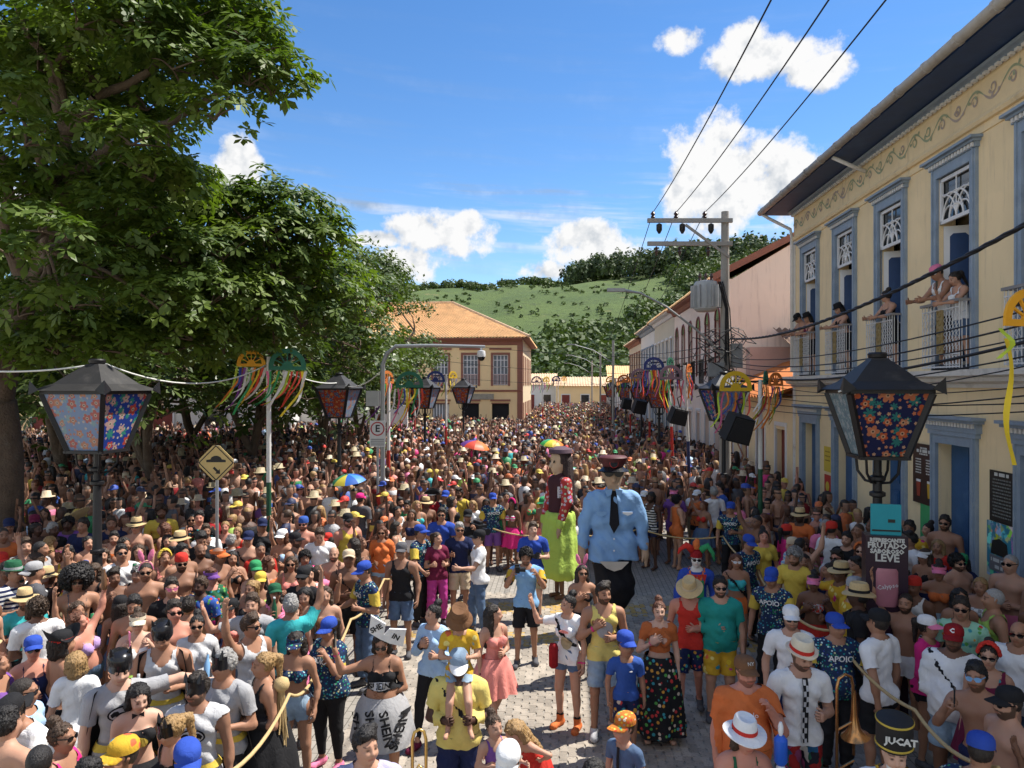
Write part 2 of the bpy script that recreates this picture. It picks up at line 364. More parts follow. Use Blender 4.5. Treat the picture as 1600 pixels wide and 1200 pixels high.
# ---- the ochre town house on the right
h1 = empty('town_house', S(0, 6.5), FRZ, 'two storey ochre town house with blue window frames and white iron balconies', 'building')
CEN = [10.37+2.4*k for k in range(-2, 5)]; U0, U1 = 3.2, 21.35
ops = [(c-.53, c+.53, 4.47, 7.78) for c in CEN]+[(c-.55, c+.55, .14, 3.22) for c in CEN]
wall(h1, MATS['ochre_wall'], U0, U1, 0, 8.28, ops)
fr = wall(h1, MATS['ochre_wall'], U0, U1, 8.40, 9.0, [], y=.012, name='frieze')
b = MB(); b.box(U0,U1,-8,-.6,0,9.2); b.box(U1-.25,U1-.002,-.61,-.001,0,9.2); b.box(U0,U0+.25,-.61,-.001,0,9.2); b.box(U0,U1,-.61,-.3,3.9,4.3); b.box(U0,U1,-.61,-.002,9.0,9.2); b.build('house_body',MATS['ochre_wall'],h1)
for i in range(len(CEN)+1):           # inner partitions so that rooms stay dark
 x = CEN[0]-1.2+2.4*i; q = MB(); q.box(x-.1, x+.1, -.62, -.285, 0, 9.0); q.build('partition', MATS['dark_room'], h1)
# mouldings and storey band
def band(par, mat, name, prof, x0, x1):
 m = MB(); n = len(prof); vs = [(x, y, z) for x in (x0, x1) for y, z in prof]
 m.add(vs, [(i, (i+1) % n, n+(i+1) % n, n+i) for i in range(n)]+[tuple(range(n))[::-1], tuple(range(n, 2*n))]); return m.build(name, mat, par)
band(h1,MATS['white_trim'],'storey_band',[(-.05,4.17),(.05,4.17),(.08,4.23),(.20,4.27),(.22,4.33),(.34,4.36),(.36,4.455),(-.05,4.465)],U0,U1+.06)
band(h1, MATS['ochre_wall'], 'frieze_moulding', [(-.02, 8.27), (.05, 8.28), (.08, 8.33), (.05, 8.39), (-.02, 8.405)], U0, U1+.02)
band(h1, MATS['ochre_wall'], 'frieze_moulding', [(-.02, 8.12), (.025, 8.13), (.03, 8.17), (-.02, 8.18)], U0, U1+.01)
band(h1, MATS['blue_paint'], 'cornice', [(-.02, 8.98), (.05, 8.99), (.08, 9.04), (.14, 9.06), (.16, 9.10), (-.02, 9.11)], U0, U1+.1)
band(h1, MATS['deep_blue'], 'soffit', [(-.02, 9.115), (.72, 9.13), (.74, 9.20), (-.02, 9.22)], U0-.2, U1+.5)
d = MB()
for i in range(int((U1-U0)/.16)): d.box(U0+i*.16, U0+i*.16+.085, .05, .115, 8.945, 8.988)
tag(d.build('dentil_course', MATS['white_trim'], h1), kind='stuff')
gt = MB(); gt.tube([(U0-.4, .80, 9.21), (U1+.55, .80, 9.21)], .085, 10)
gu = gt.build('gutter', MATS['gutter_metal'], h1, smooth=True)
for i in range(20):
 x = U0+.3+i*.95; c_ = MB(); c_.tube([(x-.035, .80, 9.21), (x+.035, .80, 9.21)], .098, 10); c_.build('gutter_joint', MATS['gutter_metal'], gu)
dp = MB(); dp.tube([(U1+.42,.78,9.15),(U1+.30,.62,9.0),(U1+.02,.10,8.62),(U1-.02,.075,8.4),(U1-.02,.075,4.6)],.045,8); dp.build('downpipe',MATS['white_trim'],h1,smooth=True)
dp = MB(); dp.tube([(16.35, .72, 9.12), (16.35, .3, 8.92), (16.35, .02, 8.80)], .045, 8); dp.build('downpipe', MATS['white_trim'], h1, smooth=True)
cs = MB(); cs.box(U1-.14,U1+.015,.003,.035,0,4.16); cs.box(U1-.14,U1+.015,.003,.035,4.47,8.26); cs.build('corner_strip',MATS['white_trim'],h1)
rib_roof(h1, MATS['tile_old'], (U0-.4, .74, 9.27), (U1+.5, .74, 9.27), (U0-.4, -6, 11.2), (U1+.5, -6, 11.2), .5, .05, 1.2)
# painted scroll ornament
og, ol = MB(), MB(); ro = random.Random(9)
def ribbon(m, pts, wd, y=.018):
 for i in range(len(pts)-1):
  a, c_ = Vector((pts[i][0], 0, pts[i][1])), Vector((pts[i+1][0], 0, pts[i+1][1])); t = c_-a
  if t.length < 1e-5: continue
  nn = Vector((-t.z, 0, t.x)).normalized(); w0 = wd*(.4+.9*math.sin(math.pi*(i+.2)/len(pts))); w1 = wd*(.4+.9*math.sin(math.pi*(i+1.2)/len(pts)))
  m.quad((a.x-nn.x*w0, y, a.z-nn.z*w0), (c_.x-nn.x*w1, y, c_.z-nn.z*w1), (c_.x+nn.x*w1, y, c_.z+nn.z*w1), (a.x+nn.x*w0, y, a.z+nn.z*w0))
for i in range(int((U1-U0)/.5)):
 x = U0+.2+i*.5; s = 1 if i % 2 else -1; zc = 8.70
 m = og if ro.random() < .7 else ol
 ribbon(m, [(x+.5*t, zc+s*.13*math.sin(math.pi*t)) for t in np.linspace(0, 1, 9)], .016)
 ribbon(ol if ro.random() < .6 else og,[(x+.25+.10*(1-t*.6)*math.cos(t*7),zc-s*.03+s*.10*(1-t*.6)*math.sin(t*7)) for t in np.linspace(0,1,12)],.014,.0205)
 for k in range(3):
  a = ro.uniform(0, 6.28); ribbon(m, [(x+.12+.12*k+.07*t*math.cos(a), zc+s*.10*(1-k*.5)+.08*t*math.sin(a)) for t in np.linspace(0, 1, 4)], .02, .023)
tag(og.build('frieze_ornament', MATS['ornament_green'], fr), kind='stuff'); tag(ol.build('frieze_ornament', MATS['ornament_lilac'], fr), kind='stuff')
def balcony_window(par, c, k):
 w_ = empty('window', (c, 0, 0)); w_.parent = par
 f = MB()
 for s in (-1,1): f.box(s*.53 if s < 0 else .53,s*.70 if s < 0 else .70,-.05,.055,4.47,7.95) if s > 0 else f.box(-.70,-.53,-.05,.055,4.47,7.95)
 f.box(-.529, .529, -.05, .055, 7.78, 7.95)
 for s in (-1, 1): f.box(s*.64-.02, s*.64+.02, .056, .075, 4.47, 7.949)
 f.build('frame', MATS['blue_paint'], w_)
 hd = MB(); hd.box(-.74,.74,-.02,.075,7.952,8.03); hd.box(-.78,.78,-.02,.13,8.03,8.07); hd.box(-.83,.83,-.02,.19,8.072,8.115); hd.build('head_moulding',MATS['blue_paint'],w_)
 dd = MB()
 for i in range(15): dd.box(-.70+i*.096, -.70+i*.096+.05, .076, .105, 7.965, 8.028)
 tag(dd.build('dentil_row', MATS['white_trim'], w_), kind='stuff')
 # fanlight with interlaced arcs
 t = MB(); y0, y1 = -.04, .0; z0, z1 = 6.98, 7.76; X = .51
 t.box(-X, X, y0, y1, z0, z0+.06); t.box(-X, X, y0, y1, z1-.06, z1); t.box(-X, -X+.06, y0, y1, z0, z1); t.box(X-.06, X, y0, y1, z0, z1)
 def arc(cx, cz, r, a0, a1, n=10):
  pts = [(cx+r*math.cos(a0+(a1-a0)*i/n), -.02, cz+r*math.sin(a0+(a1-a0)*i/n)) for i in range(n+1)]
  pts = [p for p in pts if abs(p[0]) <= X-.03 and z0+.03 <= p[2] <= z1-.03]
  if len(pts) > 1: t.tube(pts, .016, 5)
 arc(0,z0+.05,.44,0,math.pi,16); arc(-.44,z0+.05,.44,0,math.pi/2); arc(.44,z0+.05,.44,math.pi/2,math.pi); arc(-.22,z0+.05,.44,0,math.pi/1.6); arc(.22,z0+.05,.44,math.pi-math.pi/1.6,math.pi)
 arc(-.22,z0+.05,.22,0,math.pi); arc(.22,z0+.05,.22,0,math.pi); arc(0,z0+.05,.22,0,math.pi); t.tube([(0,-.02,z0+.05),(0,-.02,z1-.05)],.014,5)
 t.build('fanlight', MATS['white_paint'], w_)
 g2 = MB(); g2.box(-.5, .5, -.065, -.055, 7.0, 7.75); g2.build('fanlight_pane', MATS['glass_dark'], w_)
 # leaves folded back into the room
 for s, ang in ((-1, 1.35), (1, 1.2)):
  lf = MB(); L = Matrix.Translation((s*.49, -.06, 0)) @ Matrix.Rotation(s*ang, 4, 'Z') @ Matrix.Scale(-s, 4, (1, 0, 0))
  lf.box(0, .46, -.02, .02, 4.50, 6.95, L); lf.build('door_leaf', MATS['white_paint'], w_)
  pn = MB()
  for za, zb in ((4.62, 5.35), (5.5, 6.82)):
   pn.prism([(.09, za+.05), (.14, za), (.32, za), (.37, za+.05), (.37, zb-.05), (.32, zb), (.14, zb), (.09, zb-.05)], -.026, .026, L)
  pn.build('door_panel', MATS['deep_blue'], w_)
 return w_
def railing(par, c):
 r = MB(); x0, x1, z0, z1, yy = c-.60, c+.60, 4.47, 5.55, .24
 r.box(x0-.03, x1+.03, yy-.035, yy+.035, z1, z1+.045)
 for s in (x0, x1): r.box(s-.02, s+.02, .06, yy, z1+.002, z1+.04)
 rail = r.build('balcony_rail', pm('grey_paint', (.23, .22, .22), .6, .2, 6), par)
 b = MB(); b.box(x0,x1,yy-.012,yy+.012,z0+.03,z0+.055); b.box(x0,x1,yy-.012,yy+.012,z0+.24,z0+.26); b.box(x0,x1,yy-.012,yy+.012,z1-.10,z1-.08)
 n = 12
 for i in range(n+1):
  x = x0+(x1-x0)*i/n
  if abs(x-c) < .14: continue
  b.tube([(x, yy, z0+.02), (x, yy, z1)], .008, 4, cap=False)
  if i < n:
   xm = x+(x1-x0)/n/2
   for zz_ in np.arange(z0+.32, z1-.14, .115):
    q = [(xm+.033*math.sin(t), yy, zz_+.055*t/math.pi) for t in np.linspace(0, 2*math.pi, 6)]
    b.tube(q, .006, 3, cap=False)
   b.tube([(xm+.05*math.cos(t), yy, z0+.15+.08*math.sin(t)) for t in np.linspace(0, 2*math.pi, 9)], .007, 3, cap=False)
 for xe in (x0, x1):
  for i in range(3): b.tube([(xe, .07+i*.065, z0+.02), (xe, .06+i*.07, z1)], .008, 4, cap=False)
 b.build('balustrade_scrollwork', MATS['iron_white'], rail)
 o = MB(); o.box(c-.10, c+.10, yy-.008, yy+.014, z0+.26, z1-.09)
 for i in range(5): o.tube([(c+.06*math.cos(t), yy+.02, z0+.36+i*.14+.05*math.sin(t)) for t in np.linspace(0, 2*math.pi, 9)], .01, 4)
 o.build('balustrade_centre', MATS['iron_ochre'], rail)
for k, c in enumerate(CEN): balcony_window(h1, c, k); railing(h1, c)
def door(par, c, k):
 d = empty('door', (c, 0, 0)); d.parent = par
 f = MB(); f.box(-.71, -.55, -.05, .06, .13, 3.37); f.box(.55, .71, -.05, .06, .13, 3.37); f.box(-.549, .549, -.05, .06, 3.22, 3.37)
 for s in (-1, 1): f.box(s*.66-.018, s*.66+.018, .061, .085, .13, 3.369)
 f.build('frame', MATS['blue_paint'], d)
 hd = MB(); hd.box(-.76,.76,-.02,.085,3.372,3.45); hd.box(-.80,.80,-.02,.10,3.45,3.60); hd.box(-.86,.86,-.02,.17,3.602,3.65); hd.box(-.90,.90,-.02,.22,3.652,3.70); hd.build('head_moulding',MATS['blue_paint'],d)
 dd = MB()
 for i in range(16): dd.box(-.76+i*.098, -.76+i*.098+.05, .10, .13, 3.53, 3.598)
 tag(dd.build('dentil_row', MATS['white_trim'], d), kind='stuff')
 for s in (-1, 1):
  lf = MB(); x0,x1 = (-.545,-.006) if s < 0 else (.006,.545); lf.box(x0,x1,-.26,-.215,.13,3.215); lo = lf.build('door_leaf',MATS['door_blue'],d)
  pn = MB()
  for za,zb in ((.3,1.0),(1.15,2.1),(2.25,3.05)): pn.box(x0+.09,x1-.09,-.214,-.195,za,zb); pn.box(x0+.13,x1-.13,-.195,-.18,za+.05,zb-.05)
  pn.build('door_panel', MATS['door_blue'], lo) if k % 2 == 0 else lo
 st = MB(); st.box(-.75, .75, .0, .30, .115, .25); st.build('door_step', MATS['concrete'], d)
for k, c in enumerate(CEN): door(h1, c, k)
# ---- the row further on
def row_house(label,u0,u1,wmat,eave,nwin,fmat,roofm,depth=9,arch=False,ridge=2.3,doorm='maroon_paint',lower=True,name='row_house',blue=False):
 h = empty(name, S(0, 6.5), FRZ, label, 'building'); w_ = (u1-u0)/nwin; ops = []; cs_ = [u0+w_*(i+.5) for i in range(nwin)]
 two = eave > 6
 if two: ops += [(c-.42, c+.42, 4.7, 7.0) for c in cs_]
 if lower: ops += [(c-.5, c+.5, .14, 2.9) for c in cs_]
 wall(h, MATS[wmat], u0, u1, 0, eave, ops, .22)
 b = MB(); b.box(u0+.003, u1-.003, -depth, -.4, 0, eave); b.box(u0+.003, u0+.3, -.41, -.001, 0, eave); b.box(u1-.3, u1-.003, -.41, -.001, 0, eave)
 b.add([(x,y,z) for x in (u0+.003,u1-.003) for y,z in ((-.35,eave),(-depth,eave),(-(depth+.35)/2,eave+ridge))],[(0,1,2),(3,5,4),(0,2,5,3),(1,4,5,2)])
 b.build('house_body', MATS[wmat], h)
 for c in cs_:
  if two:
   w2 = empty('window', (c, 0, 0)); w2.parent = h; f = MB(); f.box(-.52, -.42, -.03, .04, 4.65, 7.05); f.box(.42, .52, -.03, .04, 4.65, 7.05)
   if arch:
    f.tube([(.47*math.cos(t), .005, 7.0+.5*math.sin(t)) for t in np.linspace(0, math.pi, 9)], .055, 6)
    a = MB(); a.prism([(.44*math.cos(t),6.98+.46*math.sin(t)) for t in np.linspace(0,math.pi,9)],.003,.02); a.build('arch_light',MATS['glass_dark'],w2)
   else: f.box(-.56, .56, -.03, .08, 7.052, 7.18)
   f.build('frame', MATS[fmat], w2)
   p_ = MB(); p_.box(-.419, .419, -.16, -.12, 4.7, 6.999); p_.build('pane', MATS['glass_dark'], w2)
   s_ = MB(); s_.box(-.025, .025, -.119, -.10, 4.7, 6.99)
   for zz_ in (5.3, 5.9, 6.5): s_.box(-.41, -.026, -.119, -.10, zz_-.02, zz_+.02); s_.box(.026, .41, -.119, -.10, zz_-.02, zz_+.02)
   s_.build('sash', MATS['white_paint'], w2)
  if lower:
   dd = empty('door',(c,0,0)); dd.parent = h; f = MB(); f.box(-.6,-.5,-.03,.04,.13,3.0); f.box(.5,.6,-.03,.04,.13,3.0); f.box(-.6,.6,-.03,.04,3.002,3.12); f.build('frame',MATS['white_paint' if doorm != 'door_blue' else 'blue_paint'],dd)
   l = MB(); l.box(-.499, -.005, -.2, -.16, .14, 2.9); l.box(.005, .499, -.2, -.16, .14, 2.9); l.build('door_leaf', MATS[doorm], dd)
 if two:
  band(h, MATS['white_trim'], 'storey_band', [(-.02, 4.1), (.10, 4.12), (.2, 4.2), (.2, 4.3), (-.02, 4.31)], u0, u1)
  r = MB()
  for c in cs_:
   r.box(c-.6, c+.6, .26, .29, 5.35, 5.40)
   for i in range(9): r.tube([(c-.56+i*.14, .275, 4.3), (c-.56+i*.14, .275, 5.36)], .012, 4, cap=False)
  tag(r.build('balcony_rail', MATS['black_iron'], h), kind='stuff')
 if eave > 6: band(h,MATS[fmat if not arch else 'rust_trim'],'cornice',[(-.02,eave-.35),(.1,eave-.3),(.2,eave-.12),(.42,eave-.06),(.45,eave+.02),(-.02,eave+.03)],u0,u1)
 rib_roof(h,MATS[roofm],(u0-.1,.55,eave+.03),(u1+.1,.55,eave+.03),(u0-.1,-(depth+.35)/2,eave+ridge+.12),(u1+.1,-(depth+.35)/2,eave+ridge+.12),.34,.055,.6)
 return h
row_house('single storey yellow house with maroon doors and bright orange tiled roof',21.5,30.4,'ochre_wall',3.85,4,'rust_trim','tile_orange',7,ridge=1.7,name='low_house')
pk = row_house('two storey pink house with arched windows and a large blank gable',30.6,43.9,'pink_wall',8.55,6,'maroon_paint','tile_clay',10.5,arch=True,ridge=3.0)
rk = MB(); rk.bar((30.5, .5, 8.58), (30.5, -5.45, 11.62), .10, .26); rk.build('verge_board', MATS['rust_trim'], pk)
ad = MB(); ad.box(30.0, 30.595, -5.2, -.9, 3.5, 5.75); ad.build('lean_to_wall', MATS['pink_wall_dull'], pk)
rib_roof(pk, MATS['tile_old'], (27.2, -1.9, 5.35), (27.2, -6.5, 5.35), (30.4, -1.9, 6.5), (30.4, -6.5, 6.5), .24, .06, name='lean_to_roof')
row_house('two storey cream house with grey shutters beyond the pink one',44.0,53.2,'cream_wall',8.6,5,'white_paint','tile_clay',9,doorm='door_blue')
row_house('two storey white house with blue window frames further down the street',53.3,62.5,'white_wall',8.5,5,'blue_paint','tile_pale',9,doorm='door_blue')
row_house('farthest two storey pale house of the right hand row', 62.6, 73.5, 'cream_wall', 8.1, 5, 'rust_trim', 'tile_pale', 9)
row_house('low house with orange roof past the end of the right hand row',73.7,92,'white_wall',4.2,6,'rust_trim','tile_orange',8,ridge=2.0,name='low_house')
row_house('low pale house next to last on the right', 92.2, 112, 'cream_wall', 4.4, 6, 'rust_trim', 'tile_pale', 8, ridge=1.8, name='low_house')
# ---- the mustard corner house across the square
mh = empty('corner_house',S(60,-3.35),math.pi-ST_A,'two storey mustard corner house with hipped tile roof and maroon corners','building')   # local x to the left, outside is +y
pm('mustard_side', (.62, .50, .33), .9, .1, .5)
W_, D_, HE = 24.0, 17.0, 8.05
fc = mh
cs_ = [1.75+2.46*i for i in range(9)]
ops = [(c-.62, c+.62, 4.25, 6.75) for c in cs_]+[(c-.7, c+.7, .1, 2.75) for c in cs_]
wall(fc, MATS['mustard_wall'], 0, W_, 0, HE, ops, .25)
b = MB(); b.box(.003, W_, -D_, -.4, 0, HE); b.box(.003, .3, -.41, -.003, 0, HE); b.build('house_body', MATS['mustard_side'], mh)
tr = MB(); tr.box(0, .38, -.02, .06, 0, HE-.3); tr.build('corner_pilaster', MATS['rust_trim'], fc)
band(fc, MATS['rust_trim'], 'storey_band', [(-.02, 3.72), (.08, 3.74), (.12, 3.85), (-.02, 3.88)], -.05, W_)
band(fc,MATS['rust_trim'],'cornice',[(-.02,HE-.55),(.08,HE-.5),(.15,HE-.3),(.35,HE-.15),(.6,HE-.05),(.62,HE+.05),(-.02,HE+.05)],-.05,W_)
for i, c in enumerate(cs_):
 w2 = empty('window',(c,0,0)); w2.parent = fc; f = MB(); f.box(-.78,-.62,-.03,.05,4.2,6.92); f.box(.62,.78,-.03,.05,4.2,6.92); f.box(-.619,.619,-.03,.05,6.752,6.92); f.box(-.9,.9,-.03,.12,7.15,7.3); f.build('frame',MATS['rust_trim'],w2)
 p_ = MB(); p_.box(-.615, .615, -.16, -.12, 4.26, 6.74); p_.build('pane', pm('glass_grey', (.16, .18, .20), .2, .3, 3), w2)
 s_ = MB()
 for x in (-.6, -.3, -.02, .28, .58): s_.box(x-.035, x+.035, -.119, -.09, 4.26, 6.74)
 for zz_ in (4.3, 5.15, 5.75, 6.3, 6.7): s_.box(-.6, .6, -.089, -.07, zz_-.03, zz_+.03)
 s_.build('sash', MATS['white_paint'], w2)
 r = MB(); r.box(-.62, .62, .0, .03, 5.1, 5.16)
 for q in range(9): r.box(-.6+q*.145, -.55+q*.145, .0, .025, 4.26, 5.1)
 r.build('balustrade', pm('dusty_rose', (.52, .40, .38), .7), w2)
 d2 = empty('door',(c,0,0)); d2.parent = fc; f = MB(); f.box(-.82,.82,-.02,.1,2.95,3.1); f.box(-.75,.75,-.02,.03,2.752,2.83); f.build('frame',MATS['rust_trim'],d2)
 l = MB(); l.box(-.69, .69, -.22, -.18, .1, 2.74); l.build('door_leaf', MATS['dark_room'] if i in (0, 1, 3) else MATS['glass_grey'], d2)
 if i == 2:
  bb = MB()
  for q in range(6): bb.box(-.66+q*.24, -.56+q*.24, -.17, -.14, .1, 2.7)
  bb.build('door_bars', MATS['white_paint'], d2)
sg = MB(); sg.box(2.3, 5.0, .02, .1, 3.1, 3.55); sg.build('shop_sign', pm('sign_grey', (.30, .28, .22), .6, .6, 3), fc)
HA, ZR = .62, HE+.08
rib_roof(mh, MATS['tile_clay'], (-HA, HA, ZR), (W_, HA, ZR), (7.0, -8.5, 11.9), (W_, -8.5, 11.9), .26, .07)
rib_roof(mh, MATS['tile_clay'], (-HA, HA, ZR), (-HA, -D_-HA, ZR), (7.0, -8.5, 11.9), (7.0, -8.5, 11.9), .26, .07)
hp_ = MB(); hp_.tube([(-HA, HA, ZR+.06), (7.0, -8.5, 12.0), (W_, -8.5, 12.0)], .13, 6); hp_.build('ridge_tiles', MATS['tile_pale'], mh)
sf = MB(); sf.quad((-HA,HA,ZR-.07),(W_,HA,ZR-.07),(W_,-.2,ZR-.1),(.2,-.2,ZR-.1)); sf.quad((-HA,HA,ZR-.07),(.2,-.2,ZR-.1),(.2,-D_,ZR-.1),(-HA,-D_-HA,ZR-.07)); sf.build('soffit',MATS['rust_trim'],mh)
for i in range(5):
 for z0, z1 in ((4.25, 6.75), (.1, 2.8)): q = MB(); q.box(-.05, -.001, -3.1-i*3.0, -2-i*3.0, z0, z1); q.build('shutter', MATS['rust_trim'], mh)
q = MB(); q.box(-.07, -.0015, -.35, -.003, 0, HE-.3); q.build('corner_pilaster', MATS['rust_trim'], mh)
# ---- houses closing the view and behind the square
def far_house(label, loc, rz, w_, d_, e, r, wm, rm, nw=3, name='far_house'):
 h = empty(name,loc,rz,label,'building'); b = MB(); b.box(-w_/2,w_/2,0,d_,0,e); b.add([(-w_/2,0,e),(w_/2,0,e),(w_/2,d_,e),(-w_/2,d_,e),(-w_/2,d_/2,e+r),(w_/2,d_/2,e+r)],[(0,1,5,4),(2,3,4,5),(0,4,3),(1,2,5)]); b.build('house_body',MATS[wm],h)
 rib_roof(h, MATS[rm], (-w_/2-.3, -.5, e+.02), (w_/2+.3, -.5, e+.02), (-w_/2-.3, d_/2, e+r+.15), (w_/2+.3, d_/2, e+r+.15), .4, .06, .7)
 for i in range(nw):
  x = -w_/2+w_*(i+.5)/nw; q = MB(); q.box(x-.6,x+.6,-.06,-.002,.2,2.8); o = q.build('door',MATS['glass_dark'] if i % 2 else MATS['maroon_paint'],h)
  f = MB(); f.box(x-.72,x+.72,-.09,-.003,2.81,2.95); f.box(x-.72,x-.61,-.09,-.003,.2,2.8); f.box(x+.61,x+.72,-.09,-.003,.2,2.8); f.build('frame',MATS['white_paint'],o)
 return h
far_house('small cream house with pale tile roof closing the street on the left',S(118,-6.5),-ST_A,10.5,9,4.4,1.7,'white_wall','tile_pale',4)
far_house('small yellow house with a low gable closing the street on the right', S(116, 3.4), -ST_A, 9, 8, 4.2, 1.3, 'mustard_wall', 'tile_pale', 3)
far_house('pale house beside the corner house along the far street',S(96,-8.4),-ST_A-math.pi/2+math.pi,14,8,5.0,1.6,'cream_wall','tile_clay',3)
far_house('grey roofed house behind the far yellow house', S(130, 14), -ST_A, 12, 8, 5.5, 2.2, 'cream_wall', 'tile_clay', 3)
wh = far_house('long white house with maroon doors behind the trees of the square',at(255,700,47)*Vector((1,1,0)),.06,16,8,4.0,1.6,'white_wall','tile_old',5,'square_house')
far_house('ochre house at the far left behind the thick trunk',at(-20,700,44)*Vector((1,1,0)),.25,9,7,4.2,1.6,'mustard_wall','tile_old',3,'square_house')
sw = MB(); sw.box(-7,7,0,.25,0,2.9); sw = sw.build('boundary_wall',MATS['white_wall'],loc=at(475,700,50)*Vector((1,1,0))); tag(sw,'white boundary wall between the trees and the corner house','wall')
# =================================================================== hill
RG = [(-520, 50), (-300, 58), (-120, 62), (-55, 63.5), (-15, 62), (0, 65), (28, 67), (50, 70), (90, 73), (125, 78), (180, 80), (300, 74), (520, 60)]
def ridge_h(X): return np.interp(X, [a for a, _ in RG], [b for _, b in RG])
def hill_z(X, Y):
 t = np.clip((Y-150)/310, 0, 1.0); s = t*t*(3-2*t)*.55+t*.45
 back = np.clip((Y-460)/400, 0, 1)
 return ridge_h(X*450/np.maximum(Y, 300))*s*(1-.5*back)+1.6*np.sin(X*.05+Y*.02)*t+1.0*np.sin(X*.13-Y*.07)*t-2.0*(1-t)
xs, ys = np.meshgrid(np.linspace(-520, 520, 150), np.linspace(140, 800, 100)); zs = hill_z(xs, ys)
idx = np.arange(xs.size).reshape(xs.shape); Q = np.stack([idx[:-1, :-1], idx[:-1, 1:], idx[1:, 1:], idx[1:, :-1]], -1).reshape(-1, 4)
m, nt, p = new_mat('hill_grass'); v = ocoord(nt)
c = mixc(nt,step(nt,noise(nt,v,.025,8,.62),.35,.68),(.080,.122,.024),(.052,.090,.018)); c = mixc(nt,step(nt,noise(nt,v,.16,6,.7),.5,.75),c,(.038,.056,.016)); c = mixc(nt,step(nt,noise(nt,v,.06,5,.7),.60,.75),c,(.19,.16,.06))
put(nt, p.inputs['Base Color'], c); p.inputs['Roughness'].default_value = .95; bump(nt, p, noise(nt, v, .5, 6, .7), .9, 1.2)
tag(mesh_obj('hill', np_mesh('hill', np.stack([xs, ys, zs], -1).reshape(-1, 3), Q, [m])), kind='structure')
def leaf_mat(name, c1, c2, scale, rough=.42, transl=.35, spec=.5):
 m,nt,p = new_mat(name); geo = node(nt,'ShaderNodeNewGeometry').outputs['Position']; f = noise(nt,geo,scale,4,.6); att = node(nt,'ShaderNodeAttribute',attribute_name='tone')
 f2 = node(nt, 'ShaderNodeSeparateXYZ', {0: att.outputs['Color']}).outputs[0]
 c = mixc(nt, mth(nt, 'ADD', mth(nt, 'MULTIPLY', step(nt, f, .3, .7), .55), mth(nt, 'MULTIPLY', f2, .45)), c1, c2)
 put(nt, p.inputs['Base Color'], c); p.inputs['Roughness'].default_value = rough; p.inputs['Specular IOR Level'].default_value = spec
 out = [n for n in nt.nodes if n.type == 'OUTPUT_MATERIAL'][0]
 if transl:
  tr_ = node(nt,'ShaderNodeBsdfTranslucent',{'Color': mixc(nt,1.0,c,(1.3,1.5,.5),'MULTIPLY')}); mxs = node(nt,'ShaderNodeMixShader',{0: transl,1: p.outputs[0],2: tr_.outputs[0]}); nt.links.new(mxs.outputs[0],out.inputs[0])
 return m
def tone_attr(me, t):
 a = me.color_attributes.new('tone','FLOAT_COLOR','POINT'); c = np.ones((len(t),4),np.float32); c[:,0] = t; a.data.foreach_set('color',c.ravel())
def leaf_quads(P, Nv, size, aspect=1.0, jit=.7, rs=RS):
 """one small four-cornered leaf face at every point, facing about Nv"""
 n = len(P); Nn = Nv+rs.normal(0, jit, (n, 3)); Nn /= np.linalg.norm(Nn, axis=1, keepdims=True)+1e-9
 A = np.cross(Nn,rs.normal(0,1,(n,3))); A /= np.linalg.norm(A,axis=1,keepdims=True)+1e-9; B = np.cross(Nn,A); s = (size*rs.uniform(.65,1.35,n))[:,None]
 V = np.stack([P-A*s*.5, P+B*s*.5*aspect*.7-A*s*.05, P+A*s*.5, P-B*s*.5*aspect*.7+A*s*.05], 1).reshape(-1, 3)
 return V, np.arange(4*n).reshape(-1, 4)
leaf_mat('forest_leaf', (.034, .062, .018), (.090, .125, .032), .09, .6, .15, .3)
leaf_mat('forest_leaf_blue', (.040, .066, .034), (.085, .112, .050), .09, .6, .15, .3)
def wood(name, label, cand, rad, hgt, per, leaf, mat, trunk=0):
 X, Y = cand; n = len(X); Z = hill_z(X, Y); R = rad*RS.uniform(.65, 1.35, n); H = hgt*RS.uniform(.7, 1.3, n)
 D = RS.normal(0, 1, (n, per, 3)); D /= np.linalg.norm(D, axis=2, keepdims=True); D[:, :, 2] = np.where(D[:, :, 2] < -.35, -D[:, :, 2], D[:, :, 2])
 lump = 1+.28*np.sin(D[:, :, 0]*5+X[:, None])*np.sin(D[:, :, 1]*5+Y[:, None])*1.0+RS.uniform(-.12, .12, (n, per))
 C0 = np.stack([X, Y, Z+trunk*H+H*.42], -1)[:, None]
 P = C0+D*np.stack([R, R, H*.5], -1)[:, None]*lump[:, :, None]
 V, Q = leaf_quads(P.reshape(-1, 3), D.reshape(-1, 3), leaf, 1.3, .45)
 me = np_mesh(name, V, Q, [mat], smooth=False); tone_attr(me, np.repeat(RS.uniform(0, 1, n*per)*.5+np.repeat(RS.uniform(0, .5, n), per), 4))
 o = mesh_obj(name, me); tag(o, label, 'trees', kind='stuff')
def scatter(n, x0, x1, y0, y1, keep):
 X = RS.uniform(x0, x1, n); Y = RS.uniform(y0, y1, n); k = keep(X, Y); return X[k], Y[k]
px_of = lambda X, Y: X/Y*F_PX+800
def py_of(X, Y): return HOR-(hill_z(X, Y)-CAM_H)/Y*F_PX
nz = lambda X, Y: np.sin(X*.045+1.3)*np.sin(Y*.04)+.5*np.sin(X*.11+Y*.05)
